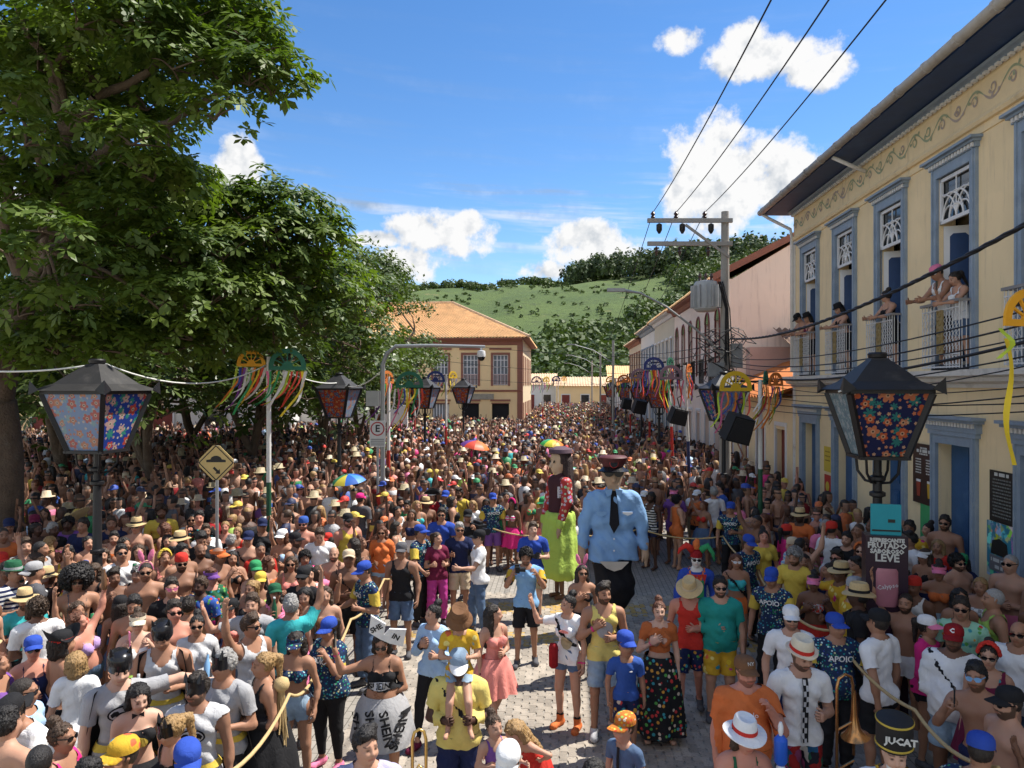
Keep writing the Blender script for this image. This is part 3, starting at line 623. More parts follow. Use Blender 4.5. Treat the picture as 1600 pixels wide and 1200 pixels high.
# the wood on the lower slope, the tall plantation on the right shoulder, single bushes on the pasture
wood('hillside_wood','dense dark wood covering the lower slope of the hill',scatter(4300,-190,200,148,400,lambda X,Y: (Y < 262+.62*np.maximum(X-25,-20)+16*nz(X,Y)) | ((X > 62+.05*Y) & (Y < 390))),4.4,8.5,72,1.4,MATS['forest_leaf'])
wood('hilltop_plantation','tall bluish plantation trees along the right shoulder of the hill',scatter(1250,30,300,385,500,lambda X,Y: (X > 36+.10*(Y-385)*0+6*np.sin(Y)) & (Y > 440-.55*(X-30))),3.2,13,50,2.0,MATS['forest_leaf_blue'],.08)
wood('ridge_trees','thin line of trees along the skyline of the hill',scatter(620,-260,70,440,474,lambda X,Y: np.sin(X*.21)+np.sin(X*.07) > -1.5),2.6,4.2,48,1.4,MATS['forest_leaf'])
wood('pasture_bushes','scattered low bushes on the green pasture of the hill',scatter(1500,-200,190,240,455,lambda X,Y: nz(X*2,Y*2) > -.1),1.0,1.3,16,1.0,MATS['forest_leaf'])
# =================================================================== people: bodies grown as one implicit surface each
def surface_nets(Fv, org, h):
 ins = Fv < 0
 nx, ny, nz = Fv.shape
 c = np.zeros((nx-1, ny-1, nz-1), np.int8)
 for i in (0, 1):
  for j in (0, 1):
   for k in (0, 1): c += ins[i:nx-1+i, j:ny-1+j, k:nz-1+k]
 act = (c > 0) & (c < 8)
 I, J, K = np.nonzero(act); n = len(I)
 idx = -np.ones(act.shape, np.int32); idx[I, J, K] = np.arange(n)
 P = np.zeros((n, 3), np.float32); W = np.zeros(n, np.float32)
 for ax in range(3):
  for p in (0, 1):
   for q in (0, 1):
    o = [0, 0, 0]; o[(ax+1) % 3] = p; o[(ax+2) % 3] = q
    e = list(o); e[ax] = 1
    a = Fv[I+o[0], J+o[1], K+o[2]]; b = Fv[I+e[0], J+e[1], K+e[2]]
    m = (a < 0) != (b < 0); t = np.where(m, a/np.where(m, a-b, 1), 0)
    pos = np.array(o, np.float32)[None]+np.zeros((n, 3), np.float32); pos[:, ax] = t
    P += pos*m[:, None]; W += m
 P /= W[:, None]; P += np.stack([I, J, K], 1); V = P*h+np.array(org, np.float32)
 quads = []
 for ax in range(3):
  s0 = [slice(None)]*3; s1 = [slice(None)]*3
  s0[ax] = slice(0, -1); s1[ax] = slice(1, None)
  a = ins[tuple(s0)]; b = ins[tuple(s1)]; m = a != b
  E = np.nonzero(m); flip = a[E]
  u, w_ = (ax+1) % 3, (ax+2) % 3
  ok = (E[u] > 0) & (E[w_] > 0) & (E[u] < Fv.shape[u]-1) & (E[w_] < Fv.shape[w_]-1)
  E = [e[ok] for e in E]; flip = flip[ok]
  def cell(du, dw):
   q = [E[0].copy(), E[1].copy(), E[2].copy()]; q[u] -= du; q[w_] -= dw; return idx[q[0], q[1], q[2]]
  q = np.stack([cell(1, 1), cell(0, 1), cell(0, 0), cell(1, 0)], 1)
  q[~flip] = q[~flip][:, ::-1]; quads.append(q)
 return V, np.concatenate(quads)
def sdf_mesh(prims, h, cuts=()):
 """prims: dicts a, b, ra, rb, k, s (axis scale), R (3x3), o (origin), sub"""
 lo = np.full(3, 9.); hi = np.full(3, -9.)
 for p in prims:
  if p.get('sub'): continue
  r = max(p['ra'], p['rb']); Rm = p.get('R'); o = p.get('o', np.zeros(3)); s = np.array(p.get('s', (1, 1, 1)))
  r = r*max(1, s.max())
  for q in (p['a'], p['b']):
   q = np.array(q, float)
   if Rm is not None: q = Rm @ (q-o)+o
   lo = np.minimum(lo, q-r); hi = np.maximum(hi, q+r)
 lo -= 3*h; hi += 3*h; N = np.ceil((hi-lo)/h).astype(int)+1
 ax = [lo[i]+np.arange(N[i])*h for i in range(3)]
 Fv = np.full(tuple(N), .3, np.float32)
 for p in prims:
  a, b = np.array(p['a'], float), np.array(p['b'], float); ra, rb = p['ra'], p['rb']; k = p.get('k', .03)
  Rm = p.get('R'); o = np.array(p.get('o', np.zeros(3))); s = np.array(p.get('s', (1, 1, 1)), float)
  if Rm is not None: wa, wb = Rm @ (a-o)+o, Rm @ (b-o)+o
  else: wa, wb = a, b
  r = max(ra, rb)*max(1, s.max())+k+2*h
  l = np.maximum(((np.minimum(wa, wb)-r-lo)/h).astype(int), 0); u = np.minimum(((np.maximum(wa, wb)+r-lo)/h).astype(int)+2, N)
  if (u <= l).any(): continue
  X = ax[0][l[0]:u[0]][:, None, None]; Y = ax[1][l[1]:u[1]][None, :, None]; Z = ax[2][l[2]:u[2]][None, None, :]
  if Rm is not None:
   dx, dy, dz = X-o[0], Y-o[1], Z-o[2]
   X = Rm[0, 0]*dx+Rm[1, 0]*dy+Rm[2, 0]*dz+o[0]; Y = Rm[0, 1]*dx+Rm[1, 1]*dy+Rm[2, 1]*dz+o[1]; Z = Rm[0, 2]*dx+Rm[1, 2]*dy+Rm[2, 2]*dz+o[2]
  # scale about the segment
  px, py, pz = (X-a[0])/s[0], (Y-a[1])/s[1], (Z-a[2])/s[2]; d = (b-a)/s; L2 = d @ d
  if L2 > 1e-12:
   t = np.clip((px*d[0]+py*d[1]+pz*d[2])/L2, 0, 1)
   dist = np.sqrt((px-t*d[0])**2+(py-t*d[1])**2+(pz-t*d[2])**2)-(ra+(rb-ra)*t)
  else: dist = np.sqrt(px*px+py*py+pz*pz)-ra
  dist = dist*(s.min()*.5+s.max()*.5 if s.min() != s.max() else s[0])
  sl = (slice(l[0], u[0]), slice(l[1], u[1]), slice(l[2], u[2])); A = Fv[sl]
  if p.get('sub'):
   B = -dist; hh = np.maximum(k-np.abs(A-B), 0)/k; Fv[sl] = np.maximum(A, B)+hh*hh*k*.25
  else:
   hh = np.maximum(k-np.abs(A-dist), 0)/k; Fv[sl] = np.minimum(A, dist)-hh*hh*k*.25
 for fn in cuts:
  Fv = fn(Fv, ax[0][:, None, None], ax[1][None, :, None], ax[2][None, None, :])
 return surface_nets(Fv.astype(np.float32), lo, h)
def C(a, b, ra, rb=None, k=.03, **kw): return dict(a=a, b=b, ra=ra, rb=ra if rb is None else rb, k=k, **kw)
# ---- heads: origin at the top of the neck, face towards -y
def make_head(kind, res=.0088):
 w_, jw = {'m': (.076, .060), 'f': (.073, .051), 'c': (.076, .054)}[kind]
 P = [C((0, .012, .135), (0, .012, .135), .1, k=.02, s=(w_/.1, .98, 1.0)),
         C((0, -.022, .066), (0, -.022, .066), .06, k=.045, s=(jw/.06, 1.12, 1.05)),
         C((0, -.058, .024), (0, -.058, .024), .02, k=.04, s=(1.15, .9, .9)),
         C((0, -.0, -.05), (0, .012, .06), .056 if kind == 'm' else .048, k=.03),
         C((-.038, -.078, .140), (.038, -.078, .140), .013, k=.02),
         C((-.030, -.070, .085), (.030, -.070, .085), .028, k=.03),
         C((0, -.092, .132), (0, -.112, .094), .008, .0135, k=.014),
         C((-.014, -.098, .090), (.014, -.098, .090), .0085, k=.008),
         C((-.016, -.088, .052), (.016, -.088, .052), .009, k=.012)]
 for s in (-1, 1):
  P.append(C((s*.031, -.104, .121), (s*.031, -.104, .121), .015, k=.014, sub=True))
  P.append(C((s*.031, -.078, .121), (s*.031, -.078, .121), .0135, k=.006))
  P.append(C((s*(w_+.002), .012, .128), (s*w_, .006, .092), .013, .009, k=.008, s=(.55, 1.3, 1.2)))
 V, Q = sdf_mesh(P, res)
 x, y, z = V[:, 0], V[:, 1], V[:, 2]; ax = np.abs(x); m = np.zeros((len(V), 4), np.float32); m[:, 3] = 1
 front = y < -.05
 m[:, 0] = front*(ax < .028)*np.clip(1.8-np.abs(z-.052-.004*(1-ax/.026))/.0075, 0, 1)
 eye = front*np.clip(1.7-np.hypot((ax-.031)/1.4,z-.121)/.0075,0,1); brow = front*(np.abs(ax-.033) < .022)*np.clip(1.7-np.abs(z-.147+.10*(ax-.033))/.005,0,1)
 m[:, 1] = np.maximum(eye, brow*.8)
 m[:, 2] = ((z < .074) & (y < .0) & (z > -.004) & ~((ax < .02) & (np.abs(z-.054) < .008)) & ((z < .05) | (ax > .035) | (z > .06))
               | (front & (ax < .034) & (z > .062) & (z < .078)) | ((np.abs(y+.002) < .022) & (z < .12) & (z > .02))).astype(float)
 return V, Q, m
HEADS = {k: make_head(k) for k in 'mfc'}; HEADS_LOW = {k: make_head(k, .0122) for k in 'mfc'}
HTOP = {'m': .235, 'f': .235, 'c': .235}
ARMS = {  # direction of the upper arm, of the forearm (outward, forward is -y, up), finger curl
 'down': ((.20, .04, -1), (.06, -.22, -1), .5), 'relax': ((.26, .12, -1), (.02, -.45, -.9), .6), 'belly': ((.28, .10, -1), (-.72, -.66, .10), .5),
 'chest': ((.34,-.05,-1),(-.72,-.50,.62),.3),'drink': ((.25,-.5,-.85),(-.38,-.35,.9),1.2),'cup': ((.22,.06,-1),(-.22,-.95,.28),1.2),
 'cupup': ((.3, -.35, -.9), (-.12, -.62, .8), 1.2), 'phone': ((.28, -.75, -.55), (-.42, -.42, .85), 1.0), 'up': ((.5, -.25, .85), (.08, -.1, 1), .3),
 'wave': ((.9, -.15, -.2), (.25, -.2, 1), .15), 'out': ((1, -.2, -.35), (.85, -.4, .15), .6), 'hip': ((.75, .35, -.8), (-.75, -.35, -.42), .4),
 'rope': ((.36, -.3, -.9), (.28, -.8, -.35), 1.4), 'head': ((.8, -.4, .35), (-.72, .05, .75), .4), 'face': ((.28, -.55, -.8), (-.52, -.22, .9), .6),
 'rail': ((.12, -.62, -.72), (-.2, -.95, -.12), .5), 'fold': ((.22, -.1, -1), (-.9, -.5, .05), .5), 'fwd': ((.3, -.6, -.75), (.1, -.9, .1), .7),
 'back': ((.25,.5,-1),(-.1,.1,-1),.5),'hold': ((.25,.05,-1),(-.5,-.8,.2),1.1),'rest': ((.34,.25,-1),(-.35,-.85,-.35),.6),'neigh': ((.95,-.1,.12),(.8,-.35,-.2),.3)}
LEGS = {'stand': ((.02,0,0),(.02,0,0)),'step': ((.03,-.10,0),(.03,.06,0)),'walk': ((.0,-.22,.0),(.0,.24,.05)),'wide': ((.10,-.03,0),(.10,.03,0)),
  'walk2': ((.02, .20, .04), (.0, -.18, .0)), 'ride': ((.05, -.42, .22), (.05, -.42, .22))}
def rot3(rx, ry, rz): return np.array(Euler((rx, ry, rz)).to_matrix())
def nrm(v): v = np.array(v, float); return v/np.linalg.norm(v)
BODY = {}
def body(g='m', fat=1, arms=('down', 'down'), legs='stand', lean=0, side=0, hy=0, hp=0, hr=0, h=.0165):
 """one pose of one build of body; arms = (the person's right arm, on -x, the left arm, on +x)"""
 key = (g, fat, arms, legs, lean, side, hy, hp, hr)
 if key in BODY: return BODY[key]
 ch = g == 'c'; sb = .64 if ch else 1.0
 fem = g == 'f'
 fw = {0: .92, 1: 1.0, 2: 1.14, 3: 1.28}[fat]; fb = {0: .90, 1: 1.0, 2: 1.25, 3: 1.5}[fat]
 P0 = np.array((0, 0, .95)); Rt = rot3(R_(lean), R_(side), 0)
 T = dict(R=Rt, o=P0); up = lambda p: Rt @ (np.array(p, float)-P0)+P0
 shx = .158 if fem else .190; hipx = .092 if fem else .082
 P = []
 dep = .72
 # torso, in its own tilted frame
 P += [C((-.065, .005, .935), (.065, .005, .935), .112*(1.04 if fem else .90)*fw, k=.05, s=(1, .88, 1)),
          C((0, -.005*fb, 1.10), (0, -.005*fb, 1.10), .125*(.92 if fem else 1.0)*fb, k=.09, s=(1.0, .74+.10*(fat > 1), 1.0), **T),
          C((0, .0, 1.27), (0, .0, 1.30), .142*(.90 if fem else 1.02)*fw, k=.08, s=(1.0, dep, 1.0), **T),
          C((-shx+.045, .012, 1.388), (shx-.045, .012, 1.388), .058*fw, .058*fw, k=.07, s=(1, .95, 1), **T),
          C((-.10, .02, 1.415), (.10, .02, 1.415), .035, k=.06, **T),
          C((0, .02, 1.38), (0, .0, 1.52), .062 if not fem else .05, .054 if not fem else .045, k=.06, **T)]
 for s in (-1, 1):
  P.append(C((s*.075*fw, .075, .915), (s*.07*fw, .07, .89), .085*fw, k=.04, s=(1, .85, 1)))           # seat
  if fem and not ch: P.append(C((s*.072, -.092*fw, 1.265), (s*.070, -.100*fw, 1.255), .060*fw, .052*fw, k=.035, **T))
  elif not ch: P.append(C((s*.07, -.078*fw, 1.315), (s*.09, -.072*fw, 1.305), .052*fw, .046, k=.04, s=(1.15, .7, .9), **T))
 if fat > 1: P.append(C((0, -.055*fb, 1.05), (0, -.06*fb, 1.02), .105*fb, k=.09, s=(1, .85, 1), **T))
 segs = []                                                                                                    # for garments
 L = LEGS[legs]; ank = []
 for i, s in ((0, -1), (1, 1)):
  dx, dy, dz = L[i]
  hip = np.array((s*hipx, .0, .90)); an = np.array((s*(hipx+.012+dx), dy+.015, .085+dz))
  kn = (hip+an)/2+np.array((s*.012, -.035-abs(dz)*.6-(.05 if dy > .1 else 0), .02))
  tr = {0: .9, 1: 1.0, 2: 1.14, 3: 1.25}[fat]*(1.05 if fem else 1)
  P += [C(hip, kn, .088*tr, .054*tr, k=.05), C(kn, an, .052*tr, .036, k=.03),
              C(kn+(an-kn)*.28+np.array((0, .02, 0)), kn+(an-kn)*.4+np.array((0, .018, 0)), .045*tr, .042*tr, k=.03)]
  pit = .35 if dy > .15 else 0
  heel = an+np.array((0, .035, -.04)); toe = an+np.array((s*.03, -.155, -.052-(.03 if pit else 0)))
  toe[2] = max(toe[2], .03); heel[2] = max(heel[2], .038)
  P += [C(heel, toe, .038, .030, k=.03, s=(1, 1, .95)), C(toe+np.array((-.012, .02, 0)), toe+np.array((.018, .02, -.004)), .026, k=.02)]
  segs += [(3+i, hip, kn, 0), (3+i, kn, an, 1), (3+i, heel, toe, 2)]; ank.append(an)
 hands = []; FV = []; FQ = []; nf = 0
 for i, s in ((0, -1), (1, 1)):
  spec = ARMS[arms[i]] if isinstance(arms[i], str) else arms[i]
  ud, fd, curl = spec[0], spec[1], spec[2] if len(spec) > 2 else .6
  ud = nrm(ud)*(s, 1, 1); fd = nrm(fd)*(s, 1, 1)
  if lean and not (isinstance(arms[i], str) and arms[i] in ('rail', 'down', 'fwd')): ud = Rt @ ud; fd = Rt @ fd
  sh = up((s*shx, .012, 1.375)); el_ = sh+ud*.285; wr = el_+fd*.245; ar = {0: .9, 1: 1.0, 2: 1.15, 3: 1.25}[fat]*(.86 if fem else 1.0)
  P += [C(sh, sh+ud*.06, .060*ar, .056*ar, k=.045), C(sh, el_, .054*ar, .041*ar, k=.02), C(el_, wr, .041*ar, .027*ar, k=.02),
              C(el_+fd*.05, el_+fd*.09, .042*ar, k=.02)]
  # hand frame: side vector runs across the knuckles, pn points out of the palm
  ref = np.array((0, 0, 1.)) if abs(fd[2]) < .8 else np.array((0, -1., 0))
  sd = nrm(np.cross(fd, ref)); pn = np.cross(sd, fd)
  if abs(fd[2]) < .8: sd, pn = pn, -sd*s if np.dot(-sd*s, (-s, 0, 0)) > 0 else sd*s
  else: pn = np.array((-s, 0, 0.))-fd*np.dot((-s, 0, 0), fd); pn = nrm(pn); sd = np.cross(fd, pn)
  pe = wr+fd*.085
  P += [C(wr-fd*.01-sd*.012, pe-sd*.02, .024, .021, k=.015), C(wr-fd*.01+sd*.012, pe+sd*.02, .024, .021, k=.012)]
  segs += [(1+i, sh, el_, 0), (1+i, el_, wr, 1), (1+i, wr, wr+fd*.16, 2)]
  def finger(root, d0, ln, r, cu):
   nonlocal nf
   pts = [root]; d = d0.copy(); pn_ = pn
   for q, part in enumerate((.45, .32, .25)):
    a = cu*(.55+.25*q); d = nrm(d*math.cos(a)+pn_*math.sin(a)*1.0); pn_ = nrm(pn_-d*np.dot(pn_, d)); pts.append(pts[-1]+d*ln*part)
   ring = []
   for q, p_ in enumerate(pts):
    dd = nrm(pts[min(q+1, 3)]-pts[max(q-1, 0)]); a = nrm(np.cross(dd, sd+.01)) ; b = np.cross(dd, a); rr = r*(1, 1.02, .92, .62)[q]
    for t in range(4): FV.append(p_+(a*math.cos(t*math.pi/2)+b*math.sin(t*math.pi/2))*rr)
   for q in range(3):
    for t in range(4): FQ.append((nf+q*4+t, nf+q*4+(t+1) % 4, nf+q*4+4+(t+1) % 4, nf+q*4+4+t))
   FQ.append((nf+12, nf+13, nf+14, nf+15)); nf += 16
  th = -1 if np.dot(sd, (0, 0, 1)) < 0 else 1      # thumb uppermost / forward
  if abs(fd[2]) >= .8: th = 1 if np.dot(sd, (0, -1, 0)) > 0 else -1
  for q in range(4): finger(pe-fd*.02+sd*th*(.030-.020*q), nrm(fd+sd*th*(.10-.07*q)), (.074, .082, .077, .062)[q], .0105, curl)
  finger(wr+fd*.03+sd*th*.028, nrm(fd*.75+sd*th*.75+pn*.25), .07, .012, curl*.45)
  hands.append((wr+fd*.10+pn*.028, fd, pn, sd*th))
 V, Q = sdf_mesh(P, h if not ch else h*1.25)
 # which limb each point belongs to
 best = np.full(len(V), 9., np.float32); part = np.zeros(len(V), np.int8); tt = np.zeros(len(V), np.float32)
 q0 = (V-P0) @ Rt+P0
 tz = np.clip((q0[:, 2]-.96)/.40, 0, 1)
 best = np.hypot(np.maximum(np.abs(q0[:,0])-.06*fb,0),np.hypot((q0[:,1]+(.05*fb if fat > 1 else 0)*(q0[:,2] < 1.3))*.9,q0[:,2]-(.96+tz*.40)))-.10*fb-(.05 if fat > 1 else 0)*(q0[:,2] < 1.2)
 for pid, a, b, base in segs:
  d = b-a; t = np.clip(((V-a) @ d)/(d @ d), 0, 1); dist = np.linalg.norm(V-a-t[:, None]*d, axis=1)-(.05 if pid < 3 else .07 if base == 0 else .045)
  if base == 0 and pid < 3: dist = dist+.03*np.clip(1-t*4, 0, 1)
  m = dist < best; best[m] = dist[m]; part[m] = pid; tt[m] = base+t[m]
 # normals
 def normals(V, Q):
  n = np.cross(V[Q[:, 2]]-V[Q[:, 0]], V[Q[:, 3]]-V[Q[:, 1]]); N = np.zeros_like(V)
  QF = Q.T.ravel(); n4 = np.tile(n, (4, 1)); N = np.stack([np.bincount(QF, n4[:, c], len(V)) for c in range(3)], 1)
  return N/(np.linalg.norm(N, axis=1, keepdims=True)+1e-9)
 N = normals(V, Q)
 # head
 hv, hq, hm = (HEADS if h < .02 else HEADS_LOW)[g]; Rh = Rt @ rot3(0, 0, R_(hy)) @ rot3(R_(hp), 0, 0) @ rot3(0, R_(hr), 0)
 neck = up((0, -.004, 1.488)); hs = .955
 if ch: V = V*sb; FV_ = [np.array(p)*sb for p in FV]; neck = neck*sb; hs = .86
 else: FV_ = FV
 HV = (hv*hs) @ Rh.T+neck
 AV = np.concatenate([V, np.array(FV_, np.float32), HV]); AQ = np.concatenate([Q, np.array(FQ)+len(V), hq+len(V)+len(FV_)])
 me = bpy.data.meshes.new('body')        # filled by finish_bodies() once it is known what the clothes hide
 col = np.zeros((len(AV), 4), np.float32); col[:, 3] = 1; col[-len(hv):] = hm
 HM = Matrix.Translation(Vector(neck)) @ Matrix(Rh.tolist()).to_4x4() @ Matrix.Scale(hs, 4)
 rec = dict(me=me,AV=AV,AQ=AQ,col=col,worn=[],mask={},V=V,Q=Q,N=N,part=part,t=tt,q=q0*sb,sb=sb,head=HM,hands=[tuple(np.array(x)*(sb if j == 0 else 1) for j,x in enumerate(hd)) for hd in hands],
               top=neck[2]+HTOP[g]*hs*Rh[2, 2], g=g, fat=fat, Rt=Rt, P0=P0*sb, gar={}, shx=shx*sb, fw=fw, fb=fb)
 rec['up'] = lambda p: (Rt @ (np.array(p, float)-P0)+P0)*sb
 BODY[key] = rec
 return rec
def garment(rec, kind, mat):
 if kind in rec['gar']: return rec['gar'][kind]
 V, Q, N, part, t, q, sb = (rec[k] for k in ('V', 'Q', 'N', 'part', 't', 'q', 'sb'))
 x, y, z = q[:, 0]/sb, q[:, 1]/sb, q[:, 2]/sb; zz = V[:, 2]/sb
 tor = part == 0; arm = (part == 1) | (part == 2); leg = part > 2; ax = np.abs(x)
 neck = np.hypot(x, (y+.01)*.95); smooth = 2; off = np.full(len(V), .010)
 core = tor | (leg & (zz > .80))
 wr = .006*np.sin(x*38+z*23+2*np.sin(y*19))*np.sin(z*27+y*17)+.004*np.sin(z*55+x*33+3*np.sin(x*14))
 if kind in ('tee', 'polo', 'longsleeve', 'vest'):
  m = core & (zz > .84) & ~((z > 1.435) & (neck < .068)) & (z < 1.478)
  lim = {'tee': .72, 'polo': .66, 'longsleeve': 1.9, 'vest': .02}[kind]
  m |= arm & (t < lim)
  off = .011+.008*np.clip(1.25-z, 0, .4)/.4+wr; off = np.where(arm, .009+.020*np.clip(t, 0, 1), off); smooth = 3
 elif kind in ('tank', 'singlet'):
  m = core & (zz > .84) & ~((z > 1.35) & (neck < .080+.05*(1.47-z)*(y < 0))) & ~((ax > .150) & (z > 1.32)) & (z < 1.468)
  off = .010+.009*np.clip(1.25-z, 0, .4)/.4+wr; smooth = 2
 elif kind == 'strap':
  m = core & (zz > .88) & (z < 1.34) | (tor & (np.abs(ax-.088) < .022) & (z > 1.3) & (z < 1.455)); off = .008+wr
 elif kind == 'crop':
  m = tor & (z > 1.12) & (z < 1.335) | (tor & (np.abs(ax-.088) < .020) & (z > 1.3) & (z < 1.455)); off = .008+wr
 elif kind == 'croptee':
  m = (tor & (z > 1.10) & (z < 1.46) & ~((z > 1.425) & (neck < .085))) | (arm & (t < .55)); off = .012+wr
 elif kind == 'bandeau':
  m = tor & (z > 1.185) & (z < 1.335); off = .008+wr
 elif kind == 'bikini':
  m = (tor & (y < -.05) & (np.hypot(ax-.073,(z-1.262)*.9) < .074)) | (tor & (np.abs(z-1.225) < .014)) | (tor & (np.abs(ax-.085) < .012) & (z > 1.29) & (z < 1.45)); off = np.full(len(V),.007); smooth = 1
 elif kind == 'swimsuit':
  m = core & (zz > .86) & (z < 1.33) | (tor & (np.abs(ax-.085) < .020) & (z > 1.3) & (z < 1.455)); off = np.full(len(V), .007); smooth = 1
 elif kind == 'trunks':
  m = (core & (z < 1.03)) | (leg & (t < .45)); off = .014+.02*np.where(leg, np.clip(t, 0, 1), 0)
 elif kind == 'briefs':
  m = (tor & (z < 1.0)) | (leg & (t < .13)); off = .009+0*x
 elif kind == 'shorts':
  m = (core & (z < 1.03)) | (leg & (t < .92)); off = .014+.028*np.where(leg, np.clip(t, 0, 1), 0)+wr; smooth = 3
 elif kind == 'hotpants':
  m = (core & (z < 1.06)) | (leg & (t < .38)); off = .011+.012*np.where(leg, t, 0)
 elif kind == 'pants':
  m = (core & (z < 1.04)) | (leg & (t < 1.97)); off = .012+.012*np.where(leg, np.clip(t, 0, 1.6), 0)+wr; smooth = 3
 elif kind == 'leggings':
  m = (core & (z < 1.04)) | (leg & (t < 1.9)); off = .007+0*x; smooth = 1
 elif kind[:5] == 'shoes':
  m = (part == (3 if kind[-1] == 'r' else 4)) & (t >= 1.93); off = .010+0*x
 elif kind[:5] == 'boots':
  m = (part == (3 if kind[-1] == 'r' else 4)) & (t >= 1.78); off = .013+0*x
 elif kind == 'socks':
  m = leg & (t >= 1.72) & (t < 2.0); off = .006+0*x
 elif kind == 'belt':
  m = core & (np.abs(z-1.0) < .045); off = .026+0*x
 elif kind == 'bracelet':
  m = arm & (t > 1.80) & (t < 1.93) & (part == 1); off = .006+0*x; smooth = 0
 elif kind == 'band2':
  m = arm & (t > 1.80) & (t < 1.93) & (part == 2); off = .006+0*x; smooth = 0
 elif kind in ('sleeves', 'sleeves2'):
  m = (part == (1 if kind == 'sleeves' else 2)) & (t < .82) & (t > .02); off = .018+.016*np.clip(t, 0, 1); smooth = 2
 elif kind in ('suspenders',):
  m = tor & (np.abs(ax-.095) < .018) & (z > 1.02); off = .008+0*x; smooth = 1
 elif kind == 'necklace':
  m = tor & (np.abs(neck-.105) < .024) & (z > 1.30); off = .016+.008*np.sin(x*260)*np.cos(z*230); smooth = 0
 elif kind == 'harness':
  m = tor & (np.abs(x*.75+(z-1.25)*.62+.02) < .03) & (z > 1.0); off = .014+0*x; smooth = 1
 else: raise KeyError(kind)
 fm = m[Q].all(1); QQ = Q[fm]; rec['mask'][kind] = fm
 if not len(QQ): QQ = Q[:1]
 used = np.unique(QQ); mp = -np.ones(len(V), np.int32); mp[used] = np.arange(len(used)); QQ = mp[QQ]
 P = V[used].copy(); NN = N[used]; base = P.copy()
 E = np.concatenate([QQ[:,[0,1]],QQ[:,[1,2]],QQ[:,[2,3]],QQ[:,[3,0]]]); EE = np.concatenate([E[:,0],E[:,1]]); EF = np.concatenate([E[:,1],E[:,0]])
 for _ in range(smooth):
  n = np.bincount(EE, minlength=len(P)); sm = np.stack([np.bincount(EE, P[EF, c], len(P)) for c in range(3)], 1)/n[:, None]; P = P*.4+sm*.6
  lack = np.minimum(((P-base)*NN).sum(1), .004); P = P-NN*np.minimum(lack, 0)[:, None]   # never sink under the skin
 P = P+NN*(off[used]*sb)[:, None]
 me = np_mesh(kind, P, QQ, [mat]); rec['gar'][kind] = me
 return me
def finish_bodies():
 for rec in BODY.values():
  cov = np.ones(len(rec['Q']), bool)
  for kinds in rec['worn']:
   u = np.zeros(len(rec['Q']), bool)
   for k in kinds: u |= rec['mask'][k]
   cov &= u
  cov &= ~(rec['N'][rec['Q']][:, :, 1].mean(1) > .72)     # and a strip down the back of the trunk and limbs, so that the body stays one piece
  for _ in range(2):                      # keep a margin of skin under every hem
   bare = np.zeros(len(rec['V']), bool); bare[rec['Q'][~cov].ravel()] = True; cov &= ~bare[rec['Q']].any(1)
  AQ = np.concatenate([rec['Q'][~cov],rec['AQ'][len(rec['Q']):]]); used = np.unique(AQ); mp = np.zeros(len(rec['AV']),np.int32); mp[used] = np.arange(len(used))
  me = np_mesh('body', rec['AV'][used], mp[AQ], [MATS['skin']], me=rec['me'])
  a = me.color_attributes.new('features', 'FLOAT_COLOR', 'POINT'); a.data.foreach_set('color', rec['col'][used].ravel())
def skirt_mesh(rec, key, z0=1.05, z1=.6, flare=.1, folds=9, amp=.02, top=None, sep=None):
 """a skirt or the lower part of a dress hung from the waist"""
 k2 = ('skirt', key)
 if k2 in rec['gar']: return rec['gar'][k2]
 sb = rec['sb']; n = 56; V = []; rows = 9; fw = rec['fw']*(1.06 if rec['g'] == 'f' else 1)
 for i in range(rows):
  u = i/(rows-1); z = z0+(z1-z0)*u
  rx = (.168+.045*min(1, u*3.5))*fw+flare*u; ry = (.150+.045*min(1, u*3.5))*fw*(1.15 if rec['fat'] > 1 else 1)+flare*u*.9
  for j in range(n):
   t = 2*math.pi*j/n; f = 1+amp/.2*u*math.sin(folds*t+.7*math.sin(3*t))
   V.append((rx*f*math.cos(t)*sb, (ry*f*math.sin(t)+.012)*sb, (z+.012*u*math.sin(folds*.5*t))*sb))
 Q = [(i*n+j, i*n+(j+1) % n, (i+1)*n+(j+1) % n, (i+1)*n+j) for i in range(rows-1) for j in range(n)]
 me = np_mesh('skirt', V, Q, []); rec['gar'][k2] = me
 return me
